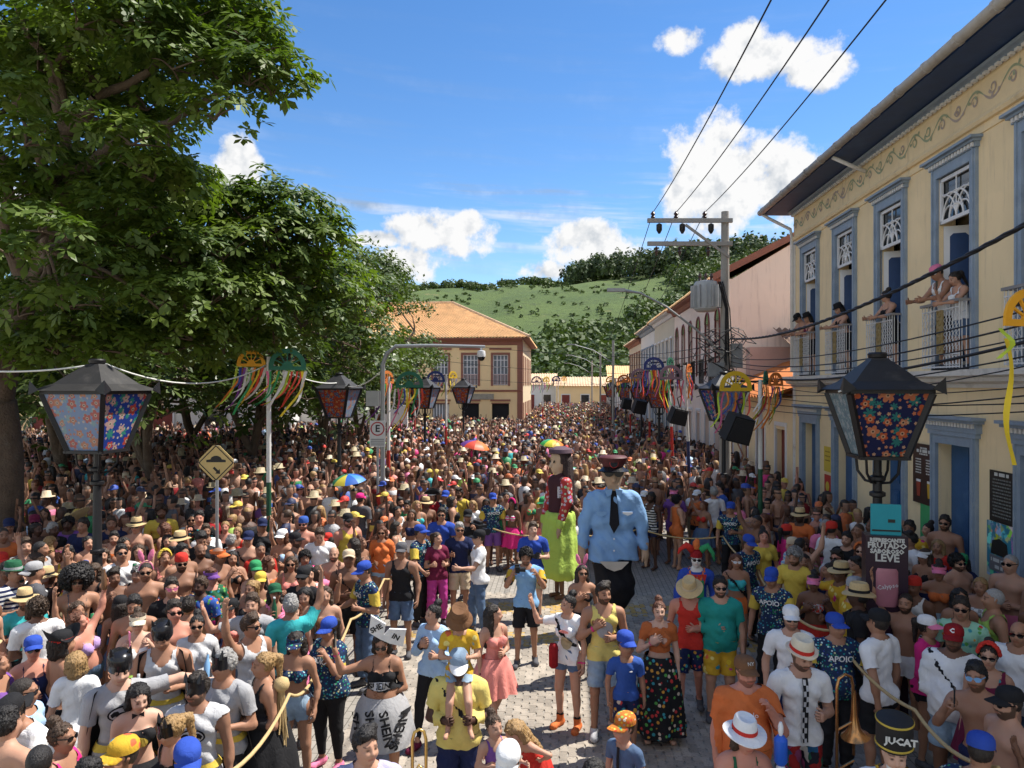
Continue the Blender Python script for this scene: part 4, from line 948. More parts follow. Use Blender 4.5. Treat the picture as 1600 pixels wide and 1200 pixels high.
# ---- hair, hats and glasses in the head's own frame
HAIR = {}
def hair_mesh(kind):
 if kind in HAIR: return HAIR[kind]
 cap = C((0, .020, .140), (0, .020, .140), .105, k=.02, s=(.855, 1.02, 1.0))
 def face_cut(Fv, X, Y, Z):         # keep the face free
  line = np.maximum(-(Y+.048+0*X), 0)
  cut = -np.maximum(np.maximum(Y-(-.012+.10*np.clip(Z-.11, -.1, .1)), Z-(.196-.9*np.abs(X)**1.15+.0*Y)), -(0*X+1))
  return np.maximum(Fv, cut)
 def nape(zc): return lambda Fv, X, Y, Z: np.maximum(Fv, (zc-.35*np.clip(Y, -.1, .1))-Z+0*X)
 def tuft(amp, f):
  def fn(Fv, X, Y, Z): return Fv-amp*np.sin(X*f+2*np.sin(Z*f*.6))*np.sin(Y*f*.9+1.3)*np.sin(Z*f*1.1)
  return fn
 def strands(amp=.004, f=190): return lambda Fv, X, Y, Z: Fv-amp*np.sin(np.arctan2(X, Y-.02)*24+Z*9)
 h = .0095
 if kind == 'short': V,Q = sdf_mesh([cap,C((0,-.03,.222),(0,.03,.238),.035,k=.04,s=(1.6,1,.8))],h,(tuft(.006,120),face_cut,nape(.085)))
 elif kind == 'buzz': V, Q = sdf_mesh([C((0, .016, .137), (0, .016, .137), .1025, k=.02, s=(.80, 1.0, 1.0))], h, (face_cut, nape(.085)))
 elif kind == 'quiff': V,Q = sdf_mesh([cap,C((-.02,-.06,.222),(.03,.0,.245),.036,.04,k=.04,s=(1.5,1,.8))],h,(tuft(.006,90),face_cut,nape(.095)))
 elif kind == 'curly': V,Q = sdf_mesh([C((0,.022,.150),(0,.022,.150),.122,k=.02,s=(.88,1.02,.98))],h,(tuft(.016,150),face_cut,nape(.06)))
 elif kind == 'afro': V,Q = sdf_mesh([C((0,.035,.175),(0,.035,.165),.185,k=.02,s=(1.1,1.0,.95))],.013,(tuft(.02,110),lambda F,X,Y,Z: np.maximum(F,-np.maximum(np.maximum(Y+.03,Z-.178),np.abs(X)-.075))))
 elif kind in ('long', 'longwavy', 'longside'):
  wv = kind != 'long'
  P = [cap]
  for s in (-1, 1):
   P += [C((s*.066,.03,.17),(s*.082,.025,.0),.03,.034,k=.03),C((s*.082,.025,.0),(s*.088,.01 if s > 0 or not wv else .05,-.16),.034,.030,k=.03),
                  C((s*.05, .07, .1), (s*.055, .095, -.30), .055, .034, k=.04)]
  P.append(C((0, .085, .1), (0, .105, -.30), .06, .04, k=.05))
  V, Q = sdf_mesh(P, .0125, ((tuft(.012, 70) if wv else strands()), face_cut))
 elif kind == 'bob':
  P = [cap]+[C((s*.07, .025, .17), (s*.085, .015, .03), .032, .036, k=.03) for s in (-1, 1)]+[C((0, .07, .13), (0, .075, .03), .075, .07, k=.05)]
  V, Q = sdf_mesh(P, .011, (strands(), face_cut))
 elif kind == 'ponytail':
  P = [C((0,.018,.138),(0,.018,.138),.1035,k=.02,s=(.83,1.01,1.0)),C((0,.11,.185),(0,.155,.15),.026,.038,k=.02),C((0,.155,.15),(0,.165,-.10),.040,.018,k=.03)]
  V, Q = sdf_mesh(P, .0105, (strands(.003), face_cut))
 elif kind == 'bun':
  P = [C((0, .018, .138), (0, .018, .138), .1035, k=.02, s=(.83, 1.01, 1.0)), C((0, .07, .245), (0, .085, .25), .048, k=.015)]
  V, Q = sdf_mesh(P, .0105, (strands(.003), face_cut, nape(.07)))
 elif kind == 'balding': V,Q = sdf_mesh([C((0,.030,.115),(0,.030,.115),.098,k=.02,s=(.86,.95,.9))],h,(face_cut,nape(.075),lambda F,X,Y,Z: np.maximum(F,Z-.17+0*X+0*Y),lambda F,X,Y,Z: np.maximum(F,-(Y+.0)+0*X+0*Z)))
 V = V+np.random.RandomState(3).normal(0,{'afro': .007,'curly': .006,'buzz': .0012,'balding': .001}.get(kind,.0034),V.shape).astype(np.float32); me = np_mesh('hair',V,Q,[MATS['hair']]); HAIR[kind] = me
 return me
HATS = {}
def hat_mesh(kind):
 """returns (list of (name, mesh)) ; the first takes the hat's own colour"""
 if kind in HATS: return HATS[kind]
 m = MB(); parts = []
 def done(name, mb, mat):
  me = bpy.data.meshes.new(name); me.from_pydata(mb.v,[],mb.f); me.update(); me.polygons.foreach_set('use_smooth',[True]*len(me.polygons)); me.materials.append(mat)
  try: me.set_sharp_from_angle(angle=R_(50))
  except Exception: pass
  parts.append((name, me))
 def brim(mb, r0x, r0y, r1x, r1y, z0, zf, c=(0, .015), n=32, th=.008, rag=0):
  vs = []; k = 5
  for lay in (0, 1):
   for i in range(k):
    u = i/(k-1)
    for j in range(n):
     t = 2*math.pi*j/n; rx = r0x+(r1x-r0x)*u; ry = r0y+(r1y-r0y)*u
     rr = 1+rag*math.sin(5*t)*u
     vs.append((rx*rr*math.cos(t)+c[0], ry*rr*math.sin(t)+c[1], z0+zf(u, t)-th*lay))
  fs = []
  for lay in (0, 1):
   b = lay*k*n
   for i in range(k-1):
    for j in range(n):
     q = (b+i*n+j, b+(i+1)*n+j, b+(i+1)*n+(j+1) % n, b+i*n+(j+1) % n); fs.append(q if lay == 0 else q[::-1])
  for j in range(n): fs.append(((k-1)*n+j, k*n+(k-1)*n+j, k*n+(k-1)*n+(j+1) % n, (k-1)*n+(j+1) % n))
  mb.add(vs, fs)
 cl = MATS['cloth']
 def crown(mb, prof, sx=.84): mb.lathe(prof, 24, (0, .018, 0), sx=sx, sy=1.0)
 def peak(mb, z, ln=.085, tilt=.03, w=.085, y0=-.078):
  n = 13; k = 5; vs = []
  for lay in (0, 1):
   for i in range(k):
    u = i/(k-1)
    for j in range(n):
     a = -1+2*j/(n-1); xx = a*(w-.008*u); yy = y0+.035*a*a*1.4-(ln*u)*math.sqrt(max(0, 1-a*a*.85))
     vs.append((xx, yy, z-tilt*u-.030*a*a*1.0-.006*lay))
  fs = []
  for lay in (0, 1):
   for i in range(k-1):
    for j in range(n-1):
     b = lay*k*n+i*n+j; q = (b, b+1, b+n+1, b+n); fs.append(q if lay == 0 else q[::-1])
  for j in range(n-1): b = (k-1)*n+j; fs.append((b, b+1, b+1+k*n, b+k*n))
  mb.add(vs, fs)
 dome = [(.1055, .158), (.107, .185), (.102, .215), (.086, .238), (.058, .252), (.025, .258), (0, .259)]
 if kind == 'cap':
  crown(m, dome); done('hat', m, cl); b = MB(); peak(b, .176, .112, .022, .088); done('peak', b, cl)
 elif kind == 'capback':
  crown(m,dome); done('hat',m,cl); b = MB(); peak(b,.168,.08); b.v = [(x,-y+.04,z-.01) for x,y,z in b.v]; b.f = [f[::-1] for f in b.f]; done('peak',b,cl)
 elif kind == 'visor':
  m.lathe([(.1085,.158),(.1105,.158),(.1115,.196),(.1085,.196)],24,(0,.018,0),sx=.84); m.f = m.f[:-2]; done('hat',m,cl); b = MB(); peak(b,.17,.10,.035,.092); done('peak',b,cl)
 elif kind in ('straw', 'fedora', 'bucket', 'cowboy', 'sombrero', 'widestraw'):
  br = {'straw': .185, 'fedora': .145, 'bucket': .145, 'cowboy': .20, 'sombrero': .40, 'widestraw': .24}[kind]
  hi = {'straw': .285, 'fedora': .285, 'bucket': .265, 'cowboy': .30, 'sombrero': .40, 'widestraw': .28}[kind]
  if kind == 'sombrero': crown(m, [(.112, .165), (.105, .22), (.08, .30), (.045, .38), (.0, .40)], .86)
  else: crown(m, [(.113, .165), (.109, .21), (.100, hi-.02), (.085, hi-.004), (.05, hi-.012), (.0, hi-.022)], .84)
  zf = {'straw': lambda u, t: -.022*u+.012*u*math.cos(2*t), 'fedora': lambda u, t: -.012*u+.018*u*abs(math.cos(t)), 'bucket': lambda u, t: -.062*u,
              'cowboy': lambda u,t: -.02*u+.075*u*u*math.cos(t)**2,'sombrero': lambda u,t: .10*u*u-.02,'widestraw': lambda u,t: -.03*u+.018*u*math.sin(3*t)}[kind]
  brim(m, .092, .110, br*.92, br, .172, zf); done('hat', m, cl)
  b = MB(); b.lathe([(.1145,.172),(.1165,.172),(.1125,.204),(.110,.204)],24,(0,.018,0),sx=.845); b.f = b.f[:-2]; done('hat_band',b,MATS['cloth'])
 elif kind == 'pirate':
  crown(m, dome); brim(m, .092, .108, .19, .16, .176, lambda u, t: .115*u**1.3*(abs(math.sin(t))**1.5)+.0*u); done('hat', m, cl)
  b = MB(); b.lathe([(.112, .150), (.113, .150), (.114, .178), (.111, .178)], 24, (0, .018, 0), sx=.85); b.f = b.f[:-2]; done('hat_band', b, cl)
 elif kind == 'cowl':      # hard black mask cap with two short points
  crown(m, [(.110, .12), (.113, .17), (.107, .225), (.09, .25), (.05, .268), (0, .272)], .86); done('hat', m, MATS['shiny_black'])
  for s in (-1,1): b = MB(); b.tube([(s*.062,.0,.235),(s*.07,.0,.275),(s*.074,-.004,.315)],[.024,.015,.003],8); done('mask_point',b,MATS['shiny_black'])
 elif kind == 'mask':      # half mask over eyes and nose, two points
  n = 17; k = 7; vs = []
  for i in range(k):
   z = .085+.115*i/(k-1)
   for j in range(n):
    a = (-1+2*j/(n-1))*1.35; r = 1.05; vs.append((.087*math.sin(a),.008-.108*math.cos(a)-(.012 if abs(a) < .25 and z < .13 else 0),z+.012*abs(math.sin(a))))
  m.add(vs, [(i*n+j, i*n+j+1, (i+1)*n+j+1, (i+1)*n+j) for i in range(k-1) for j in range(n-1)])
  for s in (-1, 1): m.tube([(s*.06, -.06, .19), (s*.066, -.055, .235), (s*.07, -.05, .27)], [.022, .014, .002], 8)
  done('mask', m, MATS['shiny_black'])
 elif kind == 'bunny':
  b = MB(); b.tube([(.088*math.cos(t), .02, .12+.128*math.sin(t)) for t in np.linspace(.1, math.pi-.1, 15)], .008, 6); done('headband', b, cl)
  for s in (-1, 1):
   e = MB(); e.lathe([(0,0),(.022,.02),(.034,.07),(.03,.12),(.016,.16),(0,.175)],12,sy=.35,M=Matrix.Translation((s*.035,.02,.24)) @ Matrix.Rotation(s*.28,4,'Y')); done('ear',e,cl)
 elif kind == 'flower':
  b = MB(); rr = random.Random(5)
  for i in range(11):
   t = math.pi*(.08+.84*i/10); p = Vector((.092*math.cos(t), -.01, .125+.128*math.sin(t)))
   b.lathe([(0,-.015),(.026,-.008),(.034,.006),(.018,.022),(0,.014)],7,M=Matrix.Translation(p) @ Matrix.Rotation(rr.uniform(-.6,.6),4,'X') @ Matrix.Rotation(-(t-math.pi/2),4,'Y'))
  done('flower_crown', b, cl)
 elif kind == 'bandana':
  crown(m,[(.108,.150),(.1085,.19),(.103,.222),(.087,.247),(.06,.260),(.025,.266),(0,.267)]); m.tube([(0,.125,.165),(.02,.15,.12),(.03,.155,.05)],[.015,.02,.008],6); done('hat',m,cl)
 elif kind == 'tallhat':
  m.lathe([(.125, .16), (.13, .17), (.128, .36), (.120, .365), (0, .366)], 28, (0, .018, 0), sx=.92); done('hat', m, MATS['drum_black'])
  for z in (.175,.345): b = MB(); b.lathe([(.131,z),(.136,z+.004),(.136,z+.012),(.131,z+.016)],28,(0,.018,0),sx=.92); b.f = b.f[:-2]; done('hat_band',b,MATS['gold_trim'])
 HATS[kind] = parts
 return parts
def glasses_parts():
 if 'glasses' in HATS: return HATS['glasses']
 m = MB()
 for s in (-1, 1):
  n = 10; rim = [(s*.033+.0305*math.cos(2*math.pi*j/n), .024*math.sin(2*math.pi*j/n)*(.85 if math.sin(2*math.pi*j/n) > 0 else 1)) for j in range(n)]
  vs = []
  for lay in (0, .004):
   for (x, z) in rim: vs.append((x, -.104+lay+.9*x*x*3.0, .122+z))
  f = [tuple(range(n))[::-1], tuple(range(n, 2*n))]+[(j, (j+1) % n, n+(j+1) % n, n+j) for j in range(n)]
  m.add(vs, f)
  m.bar((s*.060, -.094, .130), (s*.083, .01, .130), .004, .009)
 m.bar((-.012, -.105, .128), (.012, -.105, .128), .005, .006)
 me = bpy.data.meshes.new('sunglasses'); me.from_pydata(m.v, [], m.f); me.update(); me.materials.append(MATS['lens'])
 HATS['glasses'] = me
 return me
# ---- skin, hair, cloth
def people_materials():
 m, nt, p = new_mat('skin'); oi = node(nt, 'ShaderNodeObjectInfo'); at_ = node(nt, 'ShaderNodeAttribute', attribute_name='features')
 sp = node(nt, 'ShaderNodeSeparateXYZ', {0: at_.outputs['Vector']}); v = ocoord(nt)
 c = oi.outputs['Color']; f = noise(nt,v,14,4); c = mixc(nt,mth(nt,'MULTIPLY',step(nt,f,.4,.7),.22),c,mixc(nt,1.0,c,(1.0,.72,.62),'MULTIPLY'))
 c = mixc(nt, mth(nt, 'MULTIPLY', sp.outputs[0], .55), c, mixc(nt, 1.0, c, (.80, .36, .36), 'MULTIPLY'))
 c = mixc(nt, mth(nt, 'MULTIPLY', sp.outputs[2], mth(nt, 'MULTIPLY', oi.outputs['Alpha'], .85)), c, (.025, .017, .012))
 c = mixc(nt, mth(nt, 'MULTIPLY', sp.outputs[1], .88), c, (.03, .018, .013))
 put(nt, p.inputs['Base Color'], c); p.inputs['Roughness'].default_value = .56; p.inputs['Specular IOR Level'].default_value = .3
 try: p.inputs['Subsurface Weight'].default_value = 0.0
 except Exception: pass
 bump(nt, p, noise(nt, v, 60, 3), .08, .004)
 m, nt, p = new_mat('hair'); v = ocoord(nt); oi = node(nt, 'ShaderNodeObjectInfo')
 wv = node(nt, 'ShaderNodeTexNoise', {'Vector': vmth(nt, 'MULTIPLY', v, (150, 150, 14)), 'Scale': 1.0, 'Detail': 3.0}).outputs[0]
 g = mth(nt, 'MULTIPLY_ADD', wv, 1.3, .35)
 put(nt,p.inputs['Base Color'],mixc(nt,1.0,oi.outputs['Color'],node(nt,'ShaderNodeCombineXYZ',{0: g,1: g,2: g}).outputs[0],'MULTIPLY')); p.inputs['Roughness'].default_value = .55
 bump(nt, p, wv, .9, .010)
 def cloth(name, fn, rough=.85):
  m, nt, p = new_mat(name); v = ocoord(nt); oi = node(nt, 'ShaderNodeObjectInfo')
  c = fn(nt, v, oi); g = mth(nt, 'MULTIPLY_ADD', noise(nt, v, 11, 5, .6), .36, .82)
  put(nt, p.inputs['Base Color'], mixc(nt, 1.0, c, node(nt, 'ShaderNodeCombineXYZ', {0: g, 1: g, 2: g}).outputs[0], 'MULTIPLY'))
  p.inputs['Roughness'].default_value = rough; p.inputs['Specular IOR Level'].default_value = .2
  hgt = mth(nt, 'ADD', noise(nt, vmth(nt, 'MULTIPLY', v, (1.0, 1.0, .55)), 17, 3, .5, dist=1.2), mth(nt, 'MULTIPLY', noise(nt, v, 130, 2), .08))
  bump(nt, p, hgt, .6, .016)
 cloth('cloth', lambda nt, v, oi: oi.outputs['Color'])
 def floral(cols, scale, base=None):
  def fn(nt, v, oi):
   vo = node(nt, 'ShaderNodeTexVoronoi', {'Vector': v, 'Scale': scale}); c = base if base else oi.outputs['Color']
   r = node(nt,'ShaderNodeValToRGB',{0: node(nt,'ShaderNodeSeparateXYZ',{0: vo.outputs['Color']}).outputs[0]}); r.color_ramp.interpolation = 'CONSTANT'
   e = r.color_ramp.elements; e[0].color = (*cols[0], 1); e[1].color = (*cols[-1], 1); e[1].position = 1-1/len(cols)
   for i, cc in enumerate(cols[1:-1]): q = e.new((i+1)/len(cols)); q.color = (*cc, 1)
   d = mth(nt, 'ADD', vo.outputs['Distance'], mth(nt, 'MULTIPLY', noise(nt, v, scale*3, 2), .25))
   return mixc(nt, mth(nt, 'SUBTRACT', 1.0, step(nt, d, .42, .52)), c, r.outputs[0])
  return fn
 cloth('support_print',floral([(.02,.25,.30),(.45,.62,.62),(.03,.30,.12),(.03,.05,.25),(.05,.38,.45),(.55,.55,.30)],34,(.018,.035,.085)))
 cloth('floral', floral([(.55, .05, .05), (.6, .3, .05), (.05, .3, .35), (.6, .5, .4), (.1, .35, .08)], 17))
 cloth('hawaii', floral([(.65, .45, .03), (.55, .03, .22), (.03, .25, .35), (.7, .6, .2), (.6, .12, .05)], 12, (.55, .33, .03)))
 cloth('confetti', floral([(.6, .08, .03), (.6, .35, .03), (.03, .3, .3), (.65, .6, .5), (.35, .55, .1)], 26, (.5, .16, .03)))
 def stripes(nt, v, oi):
  s = mth(nt,'SINE',mth(nt,'MULTIPLY',node(nt,'ShaderNodeSeparateXYZ',{0: v}).outputs[2],110)); return mixc(nt,step(nt,s,-.1,.1),oi.outputs['Color'],(.62,.62,.6))
 cloth('stripes', stripes)
 def checks(nt,v,oi): return mixc(nt,node(nt,'ShaderNodeTexChecker',{'Vector': v,'Scale': 22.0}).outputs[1],oi.outputs['Color'],(.35,.36,.36))
 cloth('plaid', checks)
 def patch(nt, v, oi):
  vo = node(nt,'ShaderNodeTexVoronoi',{'Vector': vmth(nt,'MULTIPLY',v,(1,1,.8)),'Scale': 13.0},distance='CHEBYCHEV'); r = node(nt,'ShaderNodeValToRGB',{0: node(nt,'ShaderNodeSeparateXYZ',{0: vo.outputs['Color']}).outputs[1]}); r.color_ramp.interpolation = 'CONSTANT'
  e = r.color_ramp.elements; cs = [(.30, .02, .02), (.02, .10, .06), (.02, .10, .22), (.45, .42, .38), (.02, .02, .03), (.25, .05, .12)]
  e[0].color = (*cs[0], 1); e[1].color = (*cs[-1], 1); e[1].position = .84
  for i, cc in enumerate(cs[1:-1]): q = e.new((i+1)/6); q.color = (*cc, 1)
  return r.outputs[0]
 cloth('patchwork', patch)
 def denim(nt,v,oi): return mixc(nt,step(nt,noise(nt,v,5,3),.35,.7),oi.outputs['Color'],mixc(nt,1.0,oi.outputs['Color'],(1.5,1.5,1.4),'MULTIPLY'))
 cloth('denim', denim)
 pm('shiny_black',(.012,.012,.014),.22,.1); pm('drum_black',(.015,.014,.014),.7,.2); pm('gold_trim',(.55,.40,.06),.4,.1,metal=.4); pm('lens',(.006,.006,.008),.08,0,spec=.6)
 pm('straw', (.52, .38, .19), .8, .25, 40, .4, 90)
people_materials()
SKINS = {'fair': (.56,.345,.25),'light': (.47,.265,.18),'tan': (.355,.185,.115),'olive': (.285,.15,.095),'brown': (.18,.09,.056),'dark': (.085,.042,.028),'red': (.53,.24,.17)}
HAIRC = {'black': (.010,.008,.008),'dark': (.020,.013,.009),'brown': (.055,.030,.016),'auburn': (.11,.036,.015),'blond': (.33,.20,.08),'grey': (.30,.29,.28),'ginger': (.22,.065,.02),'white': (.55,.54,.52)}
CL = dict(white=(.74,.74,.74),black=(.016,.016,.018),grey=(.34,.34,.35),lgrey=(.50,.50,.51),dgrey=(.09,.09,.10),red=(.52,.035,.025),darkred=(.26,.012,.016),orange=(.60,.155,.045),yellow=(.60,.44,.07),paleyellow=(.66,.54,.16),
          green=(.035,.26,.10),lime=(.32,.50,.10),darkgreen=(.02,.10,.05),mint=(.30,.58,.42),blue=(.035,.09,.34),royal=(.028,.07,.36),navy=(.015,.022,.07),sky=(.22,.42,.68),lightblue=(.36,.52,.72),turquoise=(.05,.44,.46),
          teal=(.02,.26,.22),purple=(.17,.07,.27),lilac=(.46,.30,.58),pink=(.72,.20,.34),hotpink=(.66,.03,.20),salmon=(.72,.25,.21),maroon=(.14,.015,.045),brown=(.16,.08,.04),beige=(.56,.45,.31),khaki=(.38,.31,.19),cream=(.68,.60,.45),
          denim=(.075,.12,.21),ldenim=(.22,.30,.40),magenta=(.46,.05,.27),gold=(.58,.38,.05),rust=(.44,.12,.035),lavender=(.40,.38,.52))
PEOPLE = []; USED = set()
HOLD = []
def person(x,y,label,g='m',skin='tan',hair='short',hc='dark',hat=None,hatc='black',bandc='black',gl=False,top=None,tc='white',tmat='cloth',bot='shorts',bc='denim',bmat=None,shoe='shoes',sc_='dgrey',
           arms=('down','relax'),legs='stand',face=0,lean=0,side=0,hy=0,hp=0,hr=0,fat=1,H=None,z=0.0,beard=0,pos=None,extra=(),group=None,fine=False,dy=0.0,label_ok=True):
 """x, y = where the crown of the head (not the hat) shows in the photo; face = heading, 0 towards the camera, 90 towards picture right"""
 H = H or {'m': 1.74, 'f': 1.63, 'c': 1.15}[g]
 rec = body(g, fat, arms, legs, lean, side, hy, hp, hr, h=.018 if fine else .025)
 s = H/(1.488*rec['sb']+HTOP[g]*(.86 if g == 'c' else .955)); hh = rec['top']*s+z
 loc = Vector(pos) if pos is not None else ground_at(x, y, hh)
 if pos is None and z == 0 and (loc.dot(EV) > 4.2 or loc.dot(EV) < -7.3): z = .12; loc = ground_at(x, y, hh+z)
 loc.z = z
 # face 0 means towards the camera: turn with the sight line
 rz = R_(face)+math.atan2(-loc.x, loc.y)*.8
 r = empty('person', loc, rz, label, 'person', group, s)
 b = mesh_obj('body', rec['me'], r); sk = SKINS[skin] if isinstance(skin, str) else skin; b.color = (*sk, beard)
 def put_on(name, me, col, par=r, mat=None, M=None):
  o = mesh_obj(name, me, par); o.color = (*(CL[col] if isinstance(col, str) else col), 1)
  if mat and (len(me.materials) == 0 or me.materials[0] != MATS[mat]):
   if len(me.materials) == 0: me.materials.append(None)
   o.material_slots[0].link = 'OBJECT'; o.material_slots[0].material = MATS[mat]
  if M is not None: o.matrix_local = M
  return o
 HMx = rec['head']; worn = []; rec['worn'].append(worn)
 if hat in ('cap','capback','straw','fedora','bucket','cowboy','pirate','bandana','tallhat','cowl','widestraw'): hair = {'short': 'buzz','quiff': 'buzz','curly': 'buzz','bun': 'ponytail'}.get(hair,hair)
 if hair: put_on('hair', hair_mesh(hair), HAIRC[hc], M=HMx)
 if hat:
  hm = HMx @ Matrix.Scale(1.03, 4)
  ps = hat_mesh(hat); h0 = None
  for i, (nm, me) in enumerate(ps):
   c = (bandc if nm in ('hat_band', 'peak') and bandc is not None else hatc) if nm != 'peak' else (bandc if bandc not in (None, 'black') else hatc)
   m_ = None
   if hat in ('straw', 'widestraw', 'sombrero', 'cowboy') and i == 0 and hatc == 'straw': m_ = 'straw'; c = 'beige'
   if hatc in ('hawaii', 'confetti', 'floral', 'support_print'): m_, c = (hatc, 'navy') if nm in ('hat', 'peak') else (None, 'black')
   if i == 0: h0 = put_on(nm, me, c if c != 'straw' else 'beige', mat=m_, M=hm)
   else: put_on(nm, me, c if c != 'straw' else 'beige', par=h0, mat=m_)
 if gl: put_on('sunglasses',glasses_parts(),gl if isinstance(gl,str) and gl in CL else 'black',mat='cloth' if isinstance(gl,str) and gl in CL and gl != 'black' else None,M=HMx)
 shirt = None
 if top:
  if top == 'dress' or top == 'longdress':
   shirt = put_on('dress',garment(rec,'strap',MATS['cloth']),tc,mat=tmat); put_on('skirt',skirt_mesh(rec,top,1.06,.62 if top == 'dress' else .25,.10,11,.022),tc,par=shirt,mat=tmat)
  else: shirt = put_on('shirt' if top not in ('bikini', 'bandeau', 'swimsuit') else top, garment(rec, top, MATS['cloth']), tc, mat=tmat)
 if bot:
  if bot in ('skirt', 'longskirt', 'miniskirt', 'tutu', 'wideskirt'):
   prm = {'skirt': (1.05,.58,.09,9,.02),'longskirt': (1.06,.12,.10,8,.02),'miniskirt': (1.05,.74,.06,9,.015),'tutu': (1.05,.72,.2,14,.03),'wideskirt': (1.07,.56,.10,5,.012)}[bot]
   put_on('skirt', skirt_mesh(rec, bot, *prm), bc, mat=bmat or 'cloth')
  else: put_on('shorts' if bot in ('shorts','trunks','hotpants','briefs') else 'trousers',garment(rec,bot,MATS['cloth']),bc,mat=bmat or ('denim' if bc in ('denim','ldenim') else 'cloth'))
 for q in ('_r', '_l'):
  if shoe: put_on('shoe', garment(rec, shoe+q, MATS['cloth']), sc_)
 worn += [k for k in (top if top not in ('dress', 'longdress') else 'strap', bot, *([shoe+'_r', shoe+'_l'] if shoe else [])) if k in rec['mask']]
 for e in [*extra, *[('sleeves2', *q[1:]) for q in extra if q[0] == 'sleeves']]:
  nm,c = e[0],e[1]; put_on({'belt': 'belt','bracelet': 'wristband','band2': 'wristband','sleeves': 'sleeve','sleeves2': 'sleeve','harness': 'shoulder_strap'}.get(nm,nm),garment(rec,nm,MATS['cloth']),c,par=shirt if (nm[:7] == 'sleeves' and shirt) else r,mat=e[2] if len(e) > 2 else None)
 P = dict(root=r, rec=rec, s=s, loc=loc, rz=rz, shirt=shirt, label=label, H=H, attrs=None)
 PEOPLE.append(P)
 return P
def hand_mat(P, i, fwd=0.0):
 """world placing of the thing held in hand i: z along the grip (up), y out of the palm"""
 p, fd, pn, sd = P['rec']['hands'][i]
 M = P['root'].matrix_basis
 up_ = Vector(sd).normalized(); n = Vector(pn).normalized(); f = Vector(fd)
 if abs(fd[2]) > .55: up_ = Vector((0, 0, 1)); n = Vector(pn); n.z = 0; n = n.normalized() if n.length > .1 else Vector((0, -1, 0))
 if up_.z < 0: up_ = -up_
 xx = n.cross(up_).normalized(); n = up_.cross(xx)
 L = Matrix((xx, n, up_)).transposed().to_4x4(); L.translation = Vector(p)
 W = M @ L; q = W.to_quaternion(); return Matrix.Translation(W.translation) @ q.to_matrix().to_4x4()
# =================================================================== trees
leaf_mat('leaf_big', (.046, .086, .016), (.155, .21, .032), .55, .5, .32, .35)
leaf_mat('leaf_dark', (.034, .062, .014), (.10, .14, .024), .5, .42, .28, .45)
leaf_mat('leaf_fine', (.045, .080, .018), (.120, .155, .035), .4, .5, .25, .4)
pm('bark', (.12, .085, .06), .95, .5, 5, .9, 22, stain=(.22, .19, .15), stain_amt=.5, dist=.03)
def whorls(P, A, size, n_leaf, rs, droop=.35):
 """rosettes of obovate drooping leaves, each leaf folded along its rib"""
 n = len(P); A = A/np.linalg.norm(A,axis=1,keepdims=True); T = np.cross(A,rs.normal(0,1,(n,3))); T /= np.linalg.norm(T,axis=1,keepdims=True)+1e-9; B = np.cross(A,T)
 ang = (np.arange(n_leaf)/n_leaf*2*math.pi)[None]+rs.uniform(0,6.28,(n,1))+rs.normal(0,.25,(n,n_leaf)); s = size*rs.uniform(.6,1.25,(n,n_leaf))
 D = T[:,None]*np.cos(ang)[...,None]+B[:,None]*np.sin(ang)[...,None]; S_ = np.cross(A[:,None],D); rise = rs.normal(.12,.25,(n,n_leaf))[...,None]
 base = P[:, None]; dn = np.array((0, 0, -1.))
 def pt(a, w_, dr): return base+(D+A[:, None]*rise)*(s*a)[..., None]+S_*(s*w_)[..., None]+dn*(s*dr*droop)[..., None]
 V = np.stack([pt(.08, 0, 0), pt(.64, .25, .40), pt(1.0, 0, .85), pt(.64, -.25, .40)], 2).reshape(-1, 3)
 Q = np.arange(n*n_leaf*4).reshape(-1, 4)
 return V, Q
